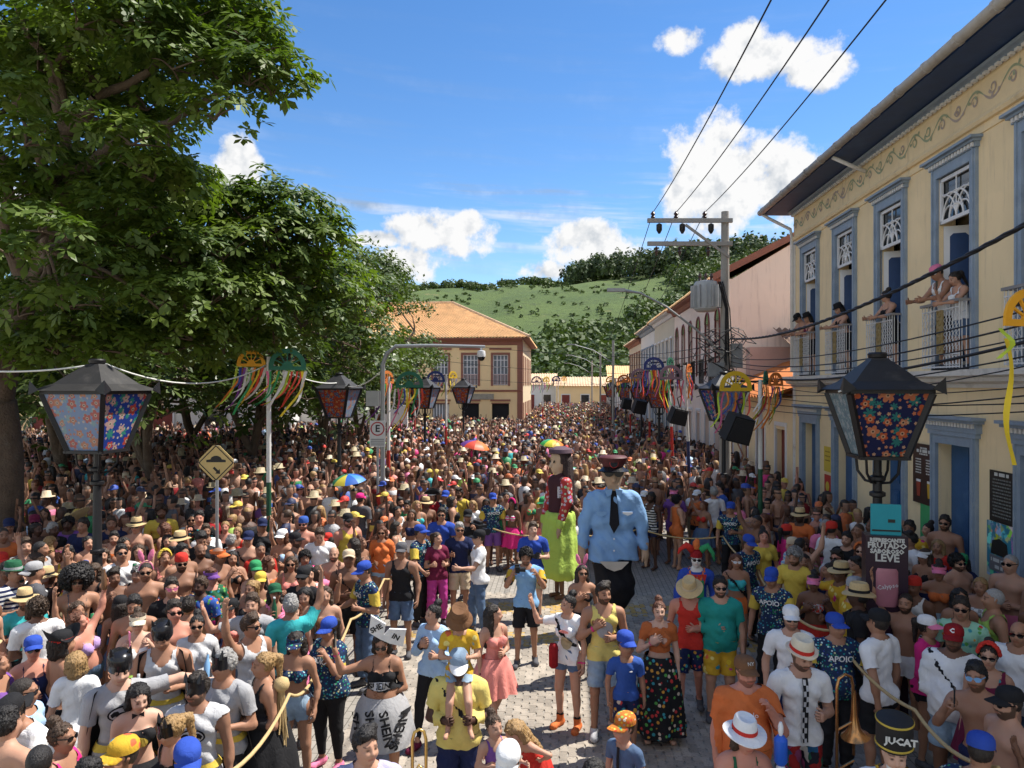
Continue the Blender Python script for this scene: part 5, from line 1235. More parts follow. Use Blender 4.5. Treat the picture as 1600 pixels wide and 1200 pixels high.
def tree(label,base,trunk_r,limbs,pads,leafm,wsize=.20,per_m3=9,n_leaf=8,style='whorl',seed=1,name='broadleaf_tree',group=None,lean=(0,0),trunk_h=3.0,dens=1.0):
 """pads: (centre, rx, ry, rz) lumps of foliage at the ends of the limbs"""
 rs = np.random.RandomState(seed); rr = random.Random(seed); base = Vector(base)
 r = empty(name, base, 0, label, 'tree', group)
 top = Vector((lean[0], lean[1], trunk_h)); tm = MB(); n = 7
 tm.tube([top*(i/n)+Vector((.06*math.sin(i*1.7),.06*math.cos(i*2.1),0))*(i > 0) for i in range(n+1)],[trunk_r*(1.35 if i == 0 else 1.12-.30*i/n) for i in range(n+1)],12)
 tm.build('trunk', MATS['bark'], r, smooth=True)
 lm = MB(); ends = []
 def limb(a, b, r0, r1, sag=.0, k=7):
  pts = []; d = b-a; L = d.length; off = Vector((rr.uniform(-1, 1), rr.uniform(-1, 1), rr.uniform(.1, .9)))*L*.10
  for i in range(k+1):
   t = i/k; pts.append(a+d*t+off*math.sin(math.pi*t)+Vector((rr.uniform(-1, 1), rr.uniform(-1, 1), rr.uniform(-1, 1)))*.03*L*.4*(0 < i < k))
  lm.tube(pts, [r0+(r1-r0)*(i/k) for i in range(k+1)], 7 if r0 > .05 else 4, cap=False); return pts
 mains = []
 for a, ends_, r0 in limbs:
  cur = Vector(a); rad = r0
  for e in ends_:
   e = Vector(e); pts = limb(cur, e, rad, rad*.68); mains += [(p, rad*.7) for p in pts[2:]]; cur = e; rad *= .68
 VV, QQ, TT = [], [], []; nv = 0
 for (c, rx, ry, rz) in pads:
  c = Vector(c); near = min(mains, key=lambda q: (q[0]-c).length+(.8 if q[0].z > c.z+.4 else 0)) if mains else (top, trunk_r*.5)
  limb(near[0], c-Vector((0, 0, rz*.3)), min(near[1]*.8, .07), .018, k=6)
  for q in range(3):
   e = c+Vector((rr.uniform(-.8, .8)*rx, rr.uniform(-.8, .8)*ry, rr.uniform(-.3, .5)*rz)); limb(c-Vector((0, 0, rz*.3)), e, .022, .007, k=4)
  vol = rx*ry*rz*4.19; m_ = max(20, int((vol**.78)*per_m3*dens*2.0))
  D = rs.normal(0,1,(m_,3)); D /= np.linalg.norm(D,axis=1,keepdims=True); D[:,2] = np.where((D[:,2] < -.25) & (rs.rand(m_) < .75),-D[:,2],D[:,2])
  rad = rs.uniform(.45, 1.0, m_)**.6; lump = 1+.22*np.sin(D[:, 0]*4.3+c.x*3)*np.sin(D[:, 1]*4.1+c.y*2)+.12*np.sin(D[:, 0]*9+D[:, 2]*8)
  P = np.array(c)+D*np.array((rx, ry, rz))*(rad*lump)[:, None]
  A = D*np.array((.7, .7, .6))+np.array((0, 0, .85))+rs.normal(0, .25, (m_, 3))
  if style == 'whorl': V, Q = whorls(P, A, wsize, n_leaf, rs); rep = n_leaf*4
  else:
   P = np.repeat(P,n_leaf,0)+rs.normal(0,wsize*1.0,(m_*n_leaf,3)); V,Q = leaf_quads(P,np.repeat(A,n_leaf,0),wsize,.9,.6,rs); rep = n_leaf*4
  VV.append(V); QQ.append(Q+nv); nv += len(V); TT.append(np.repeat(rs.uniform(0, 1, m_), rep))
 lm.build('limbs', MATS['bark'], r, smooth=True)
 me = np_mesh('crown',np.concatenate(VV),np.concatenate(QQ),[leafm],smooth=False); tone_attr(me,np.concatenate(TT)); tag(mesh_obj('crown',me,r),kind='stuff')
 return r
def rel(base, *ps): b = Vector(base); return [Vector(p)-b for p in ps]
# the big tree at the left edge
B1 = Vector((-9.9, 14.2, .1))
def P1(x, y, d): return at(x, y, d)-B1
pads = []; rp1 = random.Random(21)
sil = [(375,18,13.2,.85),(405,70,12.8,.7),(448,112,12.6,.60),(425,140,12.8,.55),(365,60,13.5,.9),(340,28,13.8,1.1),(285,20,12.6,1.0),(230,45,12.2,.95),(330,95,12.4,.85),(270,95,12,.8),(390,120,12.2,.8),(335,175,11.8,.7),(180,15,11.8,1.0),(120,30,11.8,.9),
       (285,290,12.8,.75),(300,270,13.2,.5),(240,270,12.2,.8),(40,215,11.5,.7),(25,150,11.8,.7),(60,350,10.8,.62),(105,365,10.6,.50),(20,395,10.6,.5),(150,190,11.6,.6),(205,215,11.5,.65),
       (420,315,15.5,1.0),(470,330,15.2,.85),(500,365,15,.8),(510,390,15.5,.8),(440,370,14.6,1.0),(380,330,15,1.0),(350,390,14,1.0),(440,430,15,1.0),(290,400,13.6,1.0),(220,370,13,1.0),(160,420,12.6,.9),(330,460,13.6,1.0),(400,470,14.4,1.0),(250,470,12.8,.9),(180,330,12.6,1.0),(100,470,11.8,.7),
       (480,440,16,1.0),(390,500,14.4,.8),(300,520,13.4,.7),(60,90,13,1.2),(20,30,13,1.2),(80,270,13.5,1.2),(140,110,13.6,1.2),(200,140,14,1.2),(10,300,13.2,1.0),(130,310,14,1.2),(30,480,12.5,.9),(200,300,15.2,1.3),(100,180,15,1.4),(20,120,15,1.4),(150,60,15.2,1.4),(270,350,15.4,1.2)]
for x, y, d, s in sil: pads.append((P1(x, y, d), s*1.05, s*1.0, s*.58))
sil2 = [(520,470,17,1.0),(470,500,16,1.0),(430,540,15.6,.9),(350,540,14.6,.9),(260,540,13.8,.9),(200,540,13.2,.9),(140,520,13,.9),(90,540,13,.8),(300,440,15.6,1.2),(220,440,15,1.2),(140,370,15,1.2),(400,420,16.4,1.2),(330,330,16,1.1),(60,420,15,1.2),(20,550,13.4,.9),(520,430,17.5,.9),(260,300,16,1.2),(180,230,15.8,1.2),(260,200,14.6,.7),(350,80,14.6,.9),(230,160,13.4,.8)]
for x, y, d, s in sil2: pads.append((P1(x, y, d), s*1.1, s*1.1, s*.62))
for i in range(14): pads.append((Vector((rp1.uniform(-6, 2), rp1.uniform(-3, 5), rp1.uniform(8.5, 13))), 1.4, 1.4, .8))
lim = [((0,0,3.4),[P1(60,430,14.2),P1(100,290,13.6),P1(105,200,13.2),P1(45,60,12.8),P1(20,-30,12.5)],.27),((0,0,3.6),[P1(40,440,14.2),P1(10,330,13.8),P1(-30,200,13.5)],.22),
       (P1(98,290,13.6),[P1(170,235,13),P1(260,195,12.6),P1(360,130,12.6),P1(440,90,12.7)],.15),(P1(105,205,13.2),[P1(150,150,12.8),P1(235,110,12.6),P1(330,60,12.8)],.13),(P1(105,210,13.2),[P1(85,110,13),P1(130,40,12.8),P1(200,10,12.6)],.11),
       (P1(60,430,14.2),[P1(180,370,14.2),P1(300,370,14.6),P1(420,360,15)],.15),(P1(60,430,14.2),[P1(70,390,12),P1(70,365,11)],.09),(P1(98,300,13.6),[P1(60,240,12.4),P1(40,210,11.6)],.08)]
tree('huge dark broadleaf tree with thick trunk at the left edge of the square',B1,.46,lim,pads,MATS['leaf_big'],.18,33,7,seed=3,trunk_h=3.8)
# the trees behind it
def simple_tree(label, x, d, zc, R, H, n, leafm, seed, wsize=.2, tr=.16, stems=1, style='whorl', dens=1.0, n_leaf=8, flat=.6, off=(0, 0)):
 rr = random.Random(seed); b = at(x, 700, d); b.z = .1; pads = [];
 for i in range(n):
  a = rr.uniform(0, 6.28); q = math.sqrt(rr.random()); z = zc+H*rr.uniform(-.5, .5); sh = math.sqrt(max(.15, 1-((z-zc)/(H*.62))**2))
  s = rr.uniform(.8, 1.25)*R*.36; pads.append((Vector((R*q*sh*math.cos(a)+off[0], R*q*sh*math.sin(a)+off[1], z)), s, s, s*flat))
 lim = []
 for s in range(max(3, stems+2)):
  a = s*2.1+seed; lim.append(((0,0,1.6),[Vector((.3*R*math.cos(a)*.6,.3*R*math.sin(a)*.6,zc-H*.35)),Vector((.6*R*math.cos(a)+off[0]*.7,.6*R*math.sin(a)+off[1]*.7,zc+H*.05))],tr*.7))
 return tree(label, b, tr, lim, pads, leafm, wsize, 8, n_leaf, style, seed, dens=dens, trunk_h=1.9)
simple_tree('dark slender tree with several stems behind the diamond road sign',235,21,5.9,4.4,4.8,38,MATS['leaf_dark'],31,.24,.16,4,dens=.55)
simple_tree('dark tree standing behind the left lantern post', 95, 24, 6.0, 4.8, 5.4, 36, MATS['leaf_dark'], 32, .26, .22, dens=.5)
simple_tree('dark tree in the middle of the square behind the fan boards', 395, 27, 6.1, 4.6, 5.8, 38, MATS['leaf_dark'], 33, .26, .2, dens=.55)
simple_tree('dark tree at the back of the square near the white house', 300, 36, 6.2, 5.6, 6.4, 34, MATS['leaf_dark'], 34, .34, .22, dens=.4)
simple_tree('tall round tree just left of the corner house',505,33,6.9,4.0,6.8,46,MATS['leaf_fine'],35,.17,.2,style='fine',n_leaf=12,dens=.8)
simple_tree('feathery light green tree in front of the corner house roof',585,41,6.9,3.8,6.2,42,MATS['leaf_fine'],36,.18,.2,style='fine',n_leaf=12,dens=.8,flat=.5)
simple_tree('tree at the far left beyond the thick trunk', -60, 33, 7, 5, 6, 26, MATS['leaf_dark'], 37, .32, .2, dens=.4)
simple_tree('dark low tree between the trunk and the left lantern', 160, 30, 5.6, 4.0, 4.0, 24, MATS['leaf_dark'], 38, .30, .18, dens=.45)
simple_tree('dark low tree right of the diamond road sign', 440, 38, 5.6, 4.0, 4.4, 24, MATS['leaf_dark'], 39, .32, .18, dens=.45)
simple_tree('small dark green tree under the feathery one', 560, 37, 4.6, 2.4, 3.4, 20, MATS['leaf_dark'], 40, .26, .14, dens=.55)
# =================================================================== printed cloth for the lanterns
def flower_print(name, ground, petals, leafc, scale, extra=None, wash=0.0):
 m, nt, p = new_mat(name); v = node(nt, 'ShaderNodeTexCoord').outputs['UV']; v = vmth(nt, 'SCALE', v, 1.0)
 n = nt.nodes.new('ShaderNodeMapping'); nt.links.new(v, n.inputs[0]); n.inputs['Scale'].default_value = (1, 1, 1); v = n.outputs[0]
 def flowers(sc_, lobes, rad, depth, shift):
  w_ = vmth(nt,'ADD',v,(shift,shift*.7,0)); vo = node(nt,'ShaderNodeTexVoronoi',{'Vector': w_,'Scale': sc_,'Randomness': .75},voronoi_dimensions='2D')
  l = vmth(nt,'SCALE',vmth(nt,'SUBTRACT',w_,vo.outputs['Position']),sc_); s3 = node(nt,'ShaderNodeSeparateXYZ',{0: l}); r = vmth(nt,'LENGTH',l,out=1)
  rn = node(nt,'ShaderNodeSeparateXYZ',{0: vo.outputs['Color']}); a = mth(nt,'ADD',mth(nt,'ARCTAN2',s3.outputs[1],s3.outputs[0]),mth(nt,'MULTIPLY',rn.outputs[0],6.0))
  edge = mth(nt,'MULTIPLY',mth(nt,'MULTIPLY_ADD',mth(nt,'ABSOLUTE',mth(nt,'SINE',mth(nt,'MULTIPLY',a,lobes/2))),depth,rad),mth(nt,'MULTIPLY_ADD',rn.outputs[1],.6,.6))
  return mth(nt, 'SUBTRACT', 1.0, step(nt, mth(nt, 'SUBTRACT', r, edge), -.015, .02)), r, rn
 lm_,lr,lrn = flowers(scale*1.25,7,.14,.26,.37); c = mixc(nt,mth(nt,'MULTIPLY',lm_,step(nt,lrn.outputs[2],.25,.3)),(*ground,1),(*leafc,1))
 sm,sr,srn = flowers(scale*2.1,5,.12,.10,1.9); c = mixc(nt,sm,c,mixc(nt,step(nt,srn.outputs[2],.45,.55),(*petals[1],1),(*petals[2],1)))
 fm, r, rn = flowers(scale, 5, .22, .16, .0); fc_ = mixc(nt, step(nt, rn.outputs[2], .4, .6), (*petals[0], 1), (*petals[1], 1))
 fc_ = mixc(nt,mth(nt,'SUBTRACT',1.0,step(nt,r,.08,.16)),fc_,(*petals[2],1)); fc_ = mixc(nt,mth(nt,'SUBTRACT',1.0,step(nt,r,.04,.07)),fc_,(.03,.01,.01,1))
 c = mixc(nt, fm, c, fc_)
 if wash: c = mixc(nt, wash, c, (.62, .66, .74, 1))
 put(nt, p.inputs['Base Color'], c); p.inputs['Roughness'].default_value = .75
 tr_ = node(nt, 'ShaderNodeBsdfTranslucent', {'Color': c}); mxs = node(nt, 'ShaderNodeMixShader', {0: .35, 1: p.outputs[0], 2: tr_.outputs[0]})
 nt.links.new(mxs.outputs[0], [q for q in nt.nodes if q.type == 'OUTPUT_MATERIAL'][0].inputs[0]); return m
flower_print('print_blue', (.015, .055, .36), [(.60, .08, .05), (.66, .42, .38), (.70, .60, .45)], (.04, .32, .24), 4.2)
flower_print('print_navy', (.010, .016, .085), [(.62, .12, .035), (.66, .22, .10), (.72, .42, .25)], (.03, .22, .20), 4.4)
flower_print('print_red', (.42, .055, .025), [(.03, .12, .34), (.62, .20, .04), (.60, .45, .25)], (.04, .20, .30), 6.5)
flower_print('print_pale', (.20, .30, .50), [(.50, .10, .06), (.55, .22, .10), (.6, .5, .4)], (.25, .40, .42), 5.0, wash=.12)
flower_print('print_teal', (.07, .20, .24), [(.44, .50, .52), (.30, .42, .44), (.55, .56, .5)], (.03, .10, .14), 6.0, wash=.3)
# =================================================================== lanterns
def lantern(label, loc, rot, prints, z_top=4.6, full=True, k=1.0):
 """oversized carnival street lantern: flared four-sided cage of printed cloth on an iron post"""
 loc = Vector(loc); L = empty('street_lantern', loc, rot, label, 'street lamp', 'carnival street lanterns'); I = MATS['black_iron']
 ht, hb = .50*k, .27*k; zt = z_top-.52*k; zb = zt-.82*k; z_top_ = z_top
 m = MB(); m.tube([(0, 0, 0), (0, 0, .5), (0, 0, .52), (0, 0, 1.6), (0, 0, 1.62), (0, 0, zb-.22)], [.11, .10, .075, .07, .065, .055], 10)
 for z in (.52, 1.62, zb-.5, zb-.3): m.lathe([(.06, z-.04), (.10, z-.02), (.10, z+.02), (.06, z+.04)], 10)
 m.build('post', I, L, smooth='auto')
 br = MB()
 for a in range(4):
  c, s = math.cos(a*math.pi/2+.785), math.sin(a*math.pi/2+.785)
  br.tube([(c*.04, s*.04, zb-.36), (c*.16, s*.16, zb-.34), (c*.26, s*.26, zb-.22), (c*.28, s*.28, zb-.04)], .018, 6)
 br.tube([(0, 0, zb-.25), (0, 0, zb)], .05, 8); br.build('bracket', I, L, smooth='auto')
 fr_ = MB(); cs4 = [(1, 1), (-1, 1), (-1, -1), (1, -1)]
 fr_.box(-hb-.04, hb+.04, -hb-.04, hb+.04, zb-.045, zb-.005)
 for i, (sx_, sy_) in enumerate(cs4):
  nx_, ny_ = cs4[(i+1) % 4]
  fr_.bar((sx_*hb, sy_*hb, zb-.02), (sx_*ht, sy_*ht, zt), .065, .065, up=(sx_, -sy_, 0))
  fr_.bar((sx_*(ht+.0), sy_*ht, zt+.025), (nx_*ht, ny_*ht, zt+.025), .06, .05)
 frame = fr_.build('cage_frame', I, L)
 for i in range(4):
  a, b = cs4[i], cs4[(i+1) % 4]
  me = bpy.data.meshes.new('cloth_panel'); ins = .006; vs = [(a[0]*(hb-ins),a[1]*(hb-ins),zb),(b[0]*(hb-ins),b[1]*(hb-ins),zb),(b[0]*(ht-ins),b[1]*(ht-ins),zt),(a[0]*(ht-ins),a[1]*(ht-ins),zt)]
  me.from_pydata(vs, [], [(0, 1, 2, 3)]); uv = me.uv_layers.new(name='UVMap'); f_ = hb/ht
  for li, co in enumerate([(.5-.5*f_+i*3.1, 0), (.5+.5*f_+i*3.1, 0), (1+i*3.1, .85), (0+i*3.1, .85)]): uv.data[li].uv = co
  me.materials.append(MATS[prints[i]]); mesh_obj('cloth_panel', me, L)
 rf = MB(); prof = [(ht+.10, zt+.05), (ht*.80, zt+.15), (ht*.50, zt+.30), (ht*.24, zt+.42), (.10, zt+.445)]
 vs = [(sx_*p_*1.0, sy_*p_, z) for p_, z in prof for sx_, sy_ in cs4]
 rf.add(vs, [(i*4+j, i*4+(j+1) % 4, i*4+4+(j+1) % 4, i*4+4+j) for i in range(len(prof)-1) for j in range(4)]+[(16, 17, 18, 19), (3, 2, 1, 0)])
 rf.build('lantern_roof', pm('roof_tin', (.022, .021, .021), .6, .4, 8, .3, stain=(.07, .065, .06), stain_amt=.6), L)
 fi = MB(); fi.lathe([(.085, zt+.44), (.11, zt+.455), (.12, zt+.50), (.10, zt+.52), (0, zt+.525)], 12); fi.build('finial', I, L, smooth='auto')
 for sx_, sy_ in cs4:
  h_ = MB(); o = ht+.10; h_.add([(sx_*o,sy_*o,zt+.20),(sx_*(o-.15),sy_*o,zt+.06),(sx_*o,sy_*(o-.15),zt+.06),(sx_*(o+.01),sy_*(o+.01),zt-.01)],[(0,1,3),(0,3,2),(0,2,1),(1,2,3)]); h_.build('corner_horn',I,L)
 return L
def lamp_at(label, x, d, rot, prints, z_top=4.6, gz=0.12, k=1.0):
 p = at(x, 700, d); p.z = gz; return lantern(label, p, rot, prints, z_top-gz, k=k)
lamp_at('big black street lantern with blue flowered cloth at far left', 152, 11.0, R_(-10), ['print_blue', 'print_navy', 'print_pale', 'print_blue'])
lamp_at('big black street lantern with navy flowered cloth in front of the ochre house',1371,9.4,R_(-8),['print_navy','print_teal','print_navy','print_navy'],k=.95)
lamp_at('black street lantern with red flowered cloth right of the fan boards on the left',530,22.6,R_(-12),['print_pale','print_pale','print_red','print_pale'])
lamp_at('second black lantern with red cloth, nearer to the corner house', 664, 32, R_(-16), ['print_pale', 'print_pale', 'print_red', 'print_pale'])
lamp_at('smallest left hand lantern, right in front of the corner house doors',724,41,R_(-15),['print_pale','print_pale','print_red','print_pale'])
lamp_at('black lantern with pale flowered cloth by the concrete pole', 1131, 20.6, R_(8), ['print_teal', 'print_blue', 'print_pale', 'print_pale'])
lamp_at('black lantern among the fan boards left of the concrete pole', 1030, 33, R_(-25), ['print_red', 'print_navy', 'print_red', 'print_navy'])
lamp_at('second black lantern among the fan boards on the right side', 1002, 41, R_(-25), ['print_navy', 'print_red', 'print_red', 'print_navy'])
lamp_at('third black lantern among the fan boards on the right side', 978, 51, R_(-25), ['print_red', 'print_navy', 'print_red', 'print_navy'])
lamp_at('farthest black lantern on the right side of the street', 955, 64, R_(-25), ['print_red', 'print_navy', 'print_red', 'print_navy'])
# =================================================================== decorated poles with fan boards and ribbons
FANC = dict(orange=(.72,.34,.015),green=(.015,.13,.075),blue=(.015,.035,.16),mauve=(.22,.15,.19),rust=(.55,.16,.03),yellow=(.62,.40,.02),red=(.55,.05,.02))
for k_, c_ in FANC.items(): pm('fan_'+k_, c_, .6, .12, 4)
RIBC = [(.68,.50,.02),(.62,.06,.03),(.03,.28,.09),(.64,.62,.58),(.18,.04,.26),(.66,.20,.03),(.03,.06,.30),(.40,.52,.04),(.62,.14,.26)]
for i, c_ in enumerate(RIBC): pm('ribbon_%d' % i, c_, .55, .1)
for k_,c_ in dict(white=(.66,.65,.62),green=(.015,.085,.04),red=(.42,.025,.018),blue=(.02,.03,.10)).items(): pm('pole_'+k_,c_,.6,.15,3,stain=(.2,.18,.15),stain_amt=.25)
def fan_board(par, mat, c, w_, rot, th=.025):
 """half wheel with cut-out spokes"""
 m = MB(); R = w_/2; n = 18; ri, ro_ = R*.30, R*.74
 M = Matrix.Translation(c) @ Matrix.Rotation(rot, 4, 'Z')
 def ring(r0, r1, a0, a1, k):
  for i in range(k):
   t0, t1 = a0+(a1-a0)*i/k, a0+(a1-a0)*(i+1)/k
   m.prism([(r0*math.cos(t0),r0*math.sin(t0)),(r1*math.cos(t0),r1*math.sin(t0)),(r1*math.cos(t1),r1*math.sin(t1)),(r0*math.cos(t1),r0*math.sin(t1))],-th/2,th/2,M)
 ring(ro_, R, 0, math.pi, n); ring(0.001, ri, 0, math.pi, 8)
 for i in range(1, 6):
  t = math.pi*i/6; m.prism([(ri*.9*math.cos(t-.10),ri*.9*math.sin(t-.10)),(ro_*1.02*math.cos(t-.045),ro_*1.02*math.sin(t-.045)),(ro_*1.02*math.cos(t+.045),ro_*1.02*math.sin(t+.045)),(ri*.9*math.cos(t+.10),ri*.9*math.sin(t+.10))],-th/2,th/2,M)
 m.prism([(-R, -R*.20), (R, -R*.20), (R, .004), (-R, .004)], -th/2, th/2, M)
 return m.build('fan_board', mat, par)
def ribbons(par, c, w_, rot, n, ln, wind, seed):
 rr = random.Random(seed)
 for i in range(n):
  t = -w_*.46+w_*.92*i/max(1,n-1); p = Vector(c)+Vector((t*math.cos(rot),t*math.sin(rot),-w_*.1)); L_ = ln*rr.uniform(.6,1.15); m = MB(); k = 7; wd = rr.uniform(.018,.03); ph = rr.uniform(0,6); prev = None; ww = wind*rr.uniform(.5,1.2)
  for j in range(k+1):
   u = j/k; q = p+Vector((ww*u*u*L_+.035*math.sin(ph+u*6),.05*math.sin(ph*2+u*5),-L_*u*(1-.35*abs(ww)*u))); a = Vector((math.cos(rot+u*1.2*math.sin(ph)),math.sin(rot+u*1.2*math.sin(ph)),.1))*wd
   if prev: m.quad(prev[0], prev[1], q+a, q-a)
   prev = (q-a, q+a)
  m.build('ribbon', MATS['ribbon_%d' % rr.randrange(len(RIBC))], par)
def deco_pole(label, x, d, ztop, low, fans, gz=0, zsplit=2.15, rib=7, ln=.7, wind=-.5, seed=0, lean=0.0):
 p = at(x, 700, d); p.z = gz; r = empty('decorated_pole', p, 0, label, 'pole', 'carnival poles with fan boards')
 m = MB(); m.tube([(0, 0, zsplit), (lean, 0, ztop)], .05, 10); m.build('upper_pole', MATS['pole_white'], r, smooth='auto')
 m = MB(); m.tube([(-lean*.6, 0, 0), (0, 0, zsplit)], .052, 10); m.build('lower_pole', MATS['pole_'+low], r, smooth='auto')
 xs_ = [f[1]-(f[2] if True else 0) for f in fans]
 b = MB(); b.box(min(f[1] for f in fans)-.1, max(f[1] for f in fans)+.1, -.02, .02, ztop-.06, ztop-.02); b.build('cross_bar', MATS['black_iron'], r)
 for i, (col, cx, w_, rot, dz) in enumerate(fans):
  fan_board(r,MATS['fan_'+col],(cx,-.06,ztop-w_*.30+dz),w_,rot); ribbons(r,(cx,-.07,ztop-w_*.33+dz),w_*abs(math.cos(rot))+.05,rot,rib,ln,wind,seed*10+i)
 return r
deco_pole('white and green pole carrying an orange and a green fan board',420,15.2,4.68,'green',[('orange',-.34,.56,R_(12),.02),('green',.40,.74,R_(10),.02)],.12,2.1,12,.95,-.6,1)
deco_pole('white and red pole with orange and green fan boards by the parking sign',607,21.6,4.35,'red',[('rust',-.03,.62,R_(62),.05),('green',.62,.80,R_(5),0)],.12,2.2,10,1.2,-.35,2)
deco_pole('white and red pole with blue and yellow fan boards before the corner house',697,34,4.6,'red',[('blue',-.48,.85,R_(8),0),('yellow',.32,.55,R_(50),.05)],.12,2.2,7,.7,-.3,3)
deco_pole('thin white and red pole left of the corner house door',648,44,4.4,'red',[('green',-.3,.7,R_(10),0),('rust',.35,.6,R_(50),0)],.12,2.3,5,.6,-.3,4)
deco_pole('white and green pole with yellow and green fan boards by the low yellow house',1188,16.3,4.22,'green',[('yellow',-.56,.74,R_(8),.04),('green',.10,.50,R_(60),.1),('rust',.32,.5,R_(35),.06)],.12,2.25,9,.95,-.35,5)
deco_pole('white and blue pole with mauve and rust fan boards left of the pale lantern',1075,23.8,4.75,'blue',[('mauve',-.56,.78,R_(8),-.15),('rust',.02,.45,R_(55),-.05)],.12,2.3,9,1.0,.12,6,-.12)
deco_pole('white and red pole with blue and green fan boards on the right side',1049,27,4.98,'red',[('blue',-.65,.78,R_(6),0),('green',-.05,.5,R_(50),.04)],.12,2.6,9,.9,-.1,7,-.15)
deco_pole('red and white pole with a mauve fan board further along',1015,35,4.75,'red',[('mauve',-.5,.8,R_(5),0),('rust',.2,.5,R_(50),0)],.12,2.4,6,.8,-.1,8)
deco_pole('far pole with rust and orange fan boards on the right side',985,44,4.6,'red',[('rust',-.4,.8,R_(5),0),('orange',.35,.6,R_(40),0)],.12,2.4,6,.8,-.1,9)
deco_pole('tiny far pole with fan boards at the end of the right row',962,58,4.7,'blue',[('orange',-.4,.8,R_(5),0),('mauve',.4,.7,R_(30),0)],.12,2.4,6,.8,-.1,10)
deco_pole('far pole with mauve and orange fan boards by the corner house side',848,60,4.7,'red',[('mauve',-.5,.9,R_(10),0),('yellow',.3,.7,R_(40),0)],.12,2.4,6,.8,-.1,11)
deco_pole('tiny far pole with blue fan board on the left of the far street',872,74,4.9,'red',[('blue',-.2,.9,R_(10),0),('orange',.6,.7,R_(40),0)],.12,2.4,5,.8,-.1,12)
dpR = deco_pole('pole with an orange fan board and a long yellow ribbon at the right edge',1622,6.6,4.85,'green',[('orange',-.12,.56,R_(15),-.02)],.12,2.2,1,.3,0,13)
m = MB(); prev = None
for j in range(13):
 u = j/12; q = Vector((-.33+.035*math.sin(u*7)+.05*u, -.07, 4.50-1.12*u)); a = Vector((.024, .01*math.sin(u*9), 0))
 if prev: m.quad(prev[0], prev[1], q+a, q-a)
 prev = (q-a, q+a)
m.build('ribbon', MATS['ribbon_0'], dpR)
# loudspeakers hung under the lanterns on the right
def speaker(label, x, y, d, w_, h_, tilt, rz):
 r = empty('loudspeaker',at(x,y,d),rz,label,'loudspeaker','black loudspeakers'); M = Matrix.Rotation(tilt,4,'Y') @ Matrix.Rotation(.25,4,'X')
 m = MB(); m.prism([(-w_*.5,-h_/2),(w_*.5,-h_/2),(w_*.42,h_/2),(-w_*.42,h_/2)],-.02,w_*.75,M); m.build('cabinet',pm('speaker_black',(.010,.010,.011),.7,.3,12,.3,60),r)
 m = MB(); m.prism([(-w_*.43,-h_*.44),(w_*.43,-h_*.44),(w_*.36,h_*.44),(-w_*.36,h_*.44)],-.05,-.021,M); m.build('grille',pm('speaker_grille',(.016,.016,.018),.5,.3,30,.6,200),r)
 m = MB(); m.tube([M @ Vector((0, w_*.4, h_*.5)), (0, w_*.4, h_*.5+.35), (.12, w_*.4, h_*.5+.4)], .02, 6); m.build('bracket', MATS['black_iron'], r)
speaker('black loudspeaker hanging under the yellow fan board on the right', 1158, 673, 15.6, .54, .56, R_(14), R_(8))
speaker('black loudspeaker under the mauve fan board on the right', 1062, 652, 23, .52, .5, R_(12), R_(8))
speaker('black loudspeaker hanging under a lantern further along on the right', 1001, 637, 34, .6, .62, R_(10), R_(8))
speaker('farthest black loudspeaker on the right side', 980, 632, 43, .55, .6, R_(8), R_(8))
# =================================================================== signs
sp = empty('road_sign',at(338,700,13)*Vector((1,1,0))+Vector((0,0,.12)),0,'yellow diamond speed bump sign on a grey post','sign'); zs_ = at(338,723,13).z-.12
m = MB(); m.tube([(0, .03, 0), (0, .03, zs_+.30)], .03, 8); m.build('post', pm('galvanised', (.33, .34, .34), .5, .2, 5, metal=.4), sp, smooth='auto')
def dia(r,y0,y1): q = MB(); c = .06; q.prism([(0-c,-r+c),(c,-r+c),(r-c,-c),(r-c,c),(c,r-c),(-c,r-c),(-r+c,c),(-r+c,-c)],y0,y1,Matrix.Translation((0,0,zs_))); return q
dia(.36, -.012, 0).build('plate', pm('sign_yellow', (.58, .43, .17), .5, .12, 3), sp)
b_ = MB();
for i in range(4):
 a0,a1 = i*math.pi/2,(i+1)*math.pi/2; r_ = .30; b_.bar((r_*math.sin(a0),-.0145,zs_+r_*math.cos(a0)),(r_*math.sin(a1),-.0145,zs_+r_*math.cos(a1)),.004,.016,up=(0,0,1))
b_.build('border_line', MATS['black_iron'], sp)
s_ = MB(); s_.prism([(-.17,.02),(.17,.02),(.17,.06)]+[(.10*math.cos(t),.06+.075*math.sin(t)) for t in np.linspace(0.15,math.pi-.15,9)]+[(-.17,.06)],-.016,-.0125,Matrix.Translation((0,0,zs_-.01)))
s_.build('bump_symbol', MATS['black_iron'], sp)
s_ = MB(); A = Matrix.Translation((0.01,0,zs_-.135)) @ Matrix.Rotation(R_(45),4,'Y'); s_.prism([(-.075,-.02),(.02,-.02),(.02,-.055),(.085,0),(.02,.055),(.02,.02),(-.075,.02)],-.016,-.0125,A); s_.build('arrow_symbol',MATS['black_iron'],sp)
LETTER_SCENE = bpy.data.scenes.new('lettering')
def curve_to_mesh(cu):
 o = bpy.data.objects.new('t',cu); LETTER_SCENE.collection.objects.link(o); LETTER_SCENE.view_layers[0].update(); dg = LETTER_SCENE.view_layers[0].depsgraph
 me = bpy.data.meshes.new_from_object(o.evaluated_get(dg)); bpy.data.objects.remove(o); bpy.data.curves.remove(cu); return me
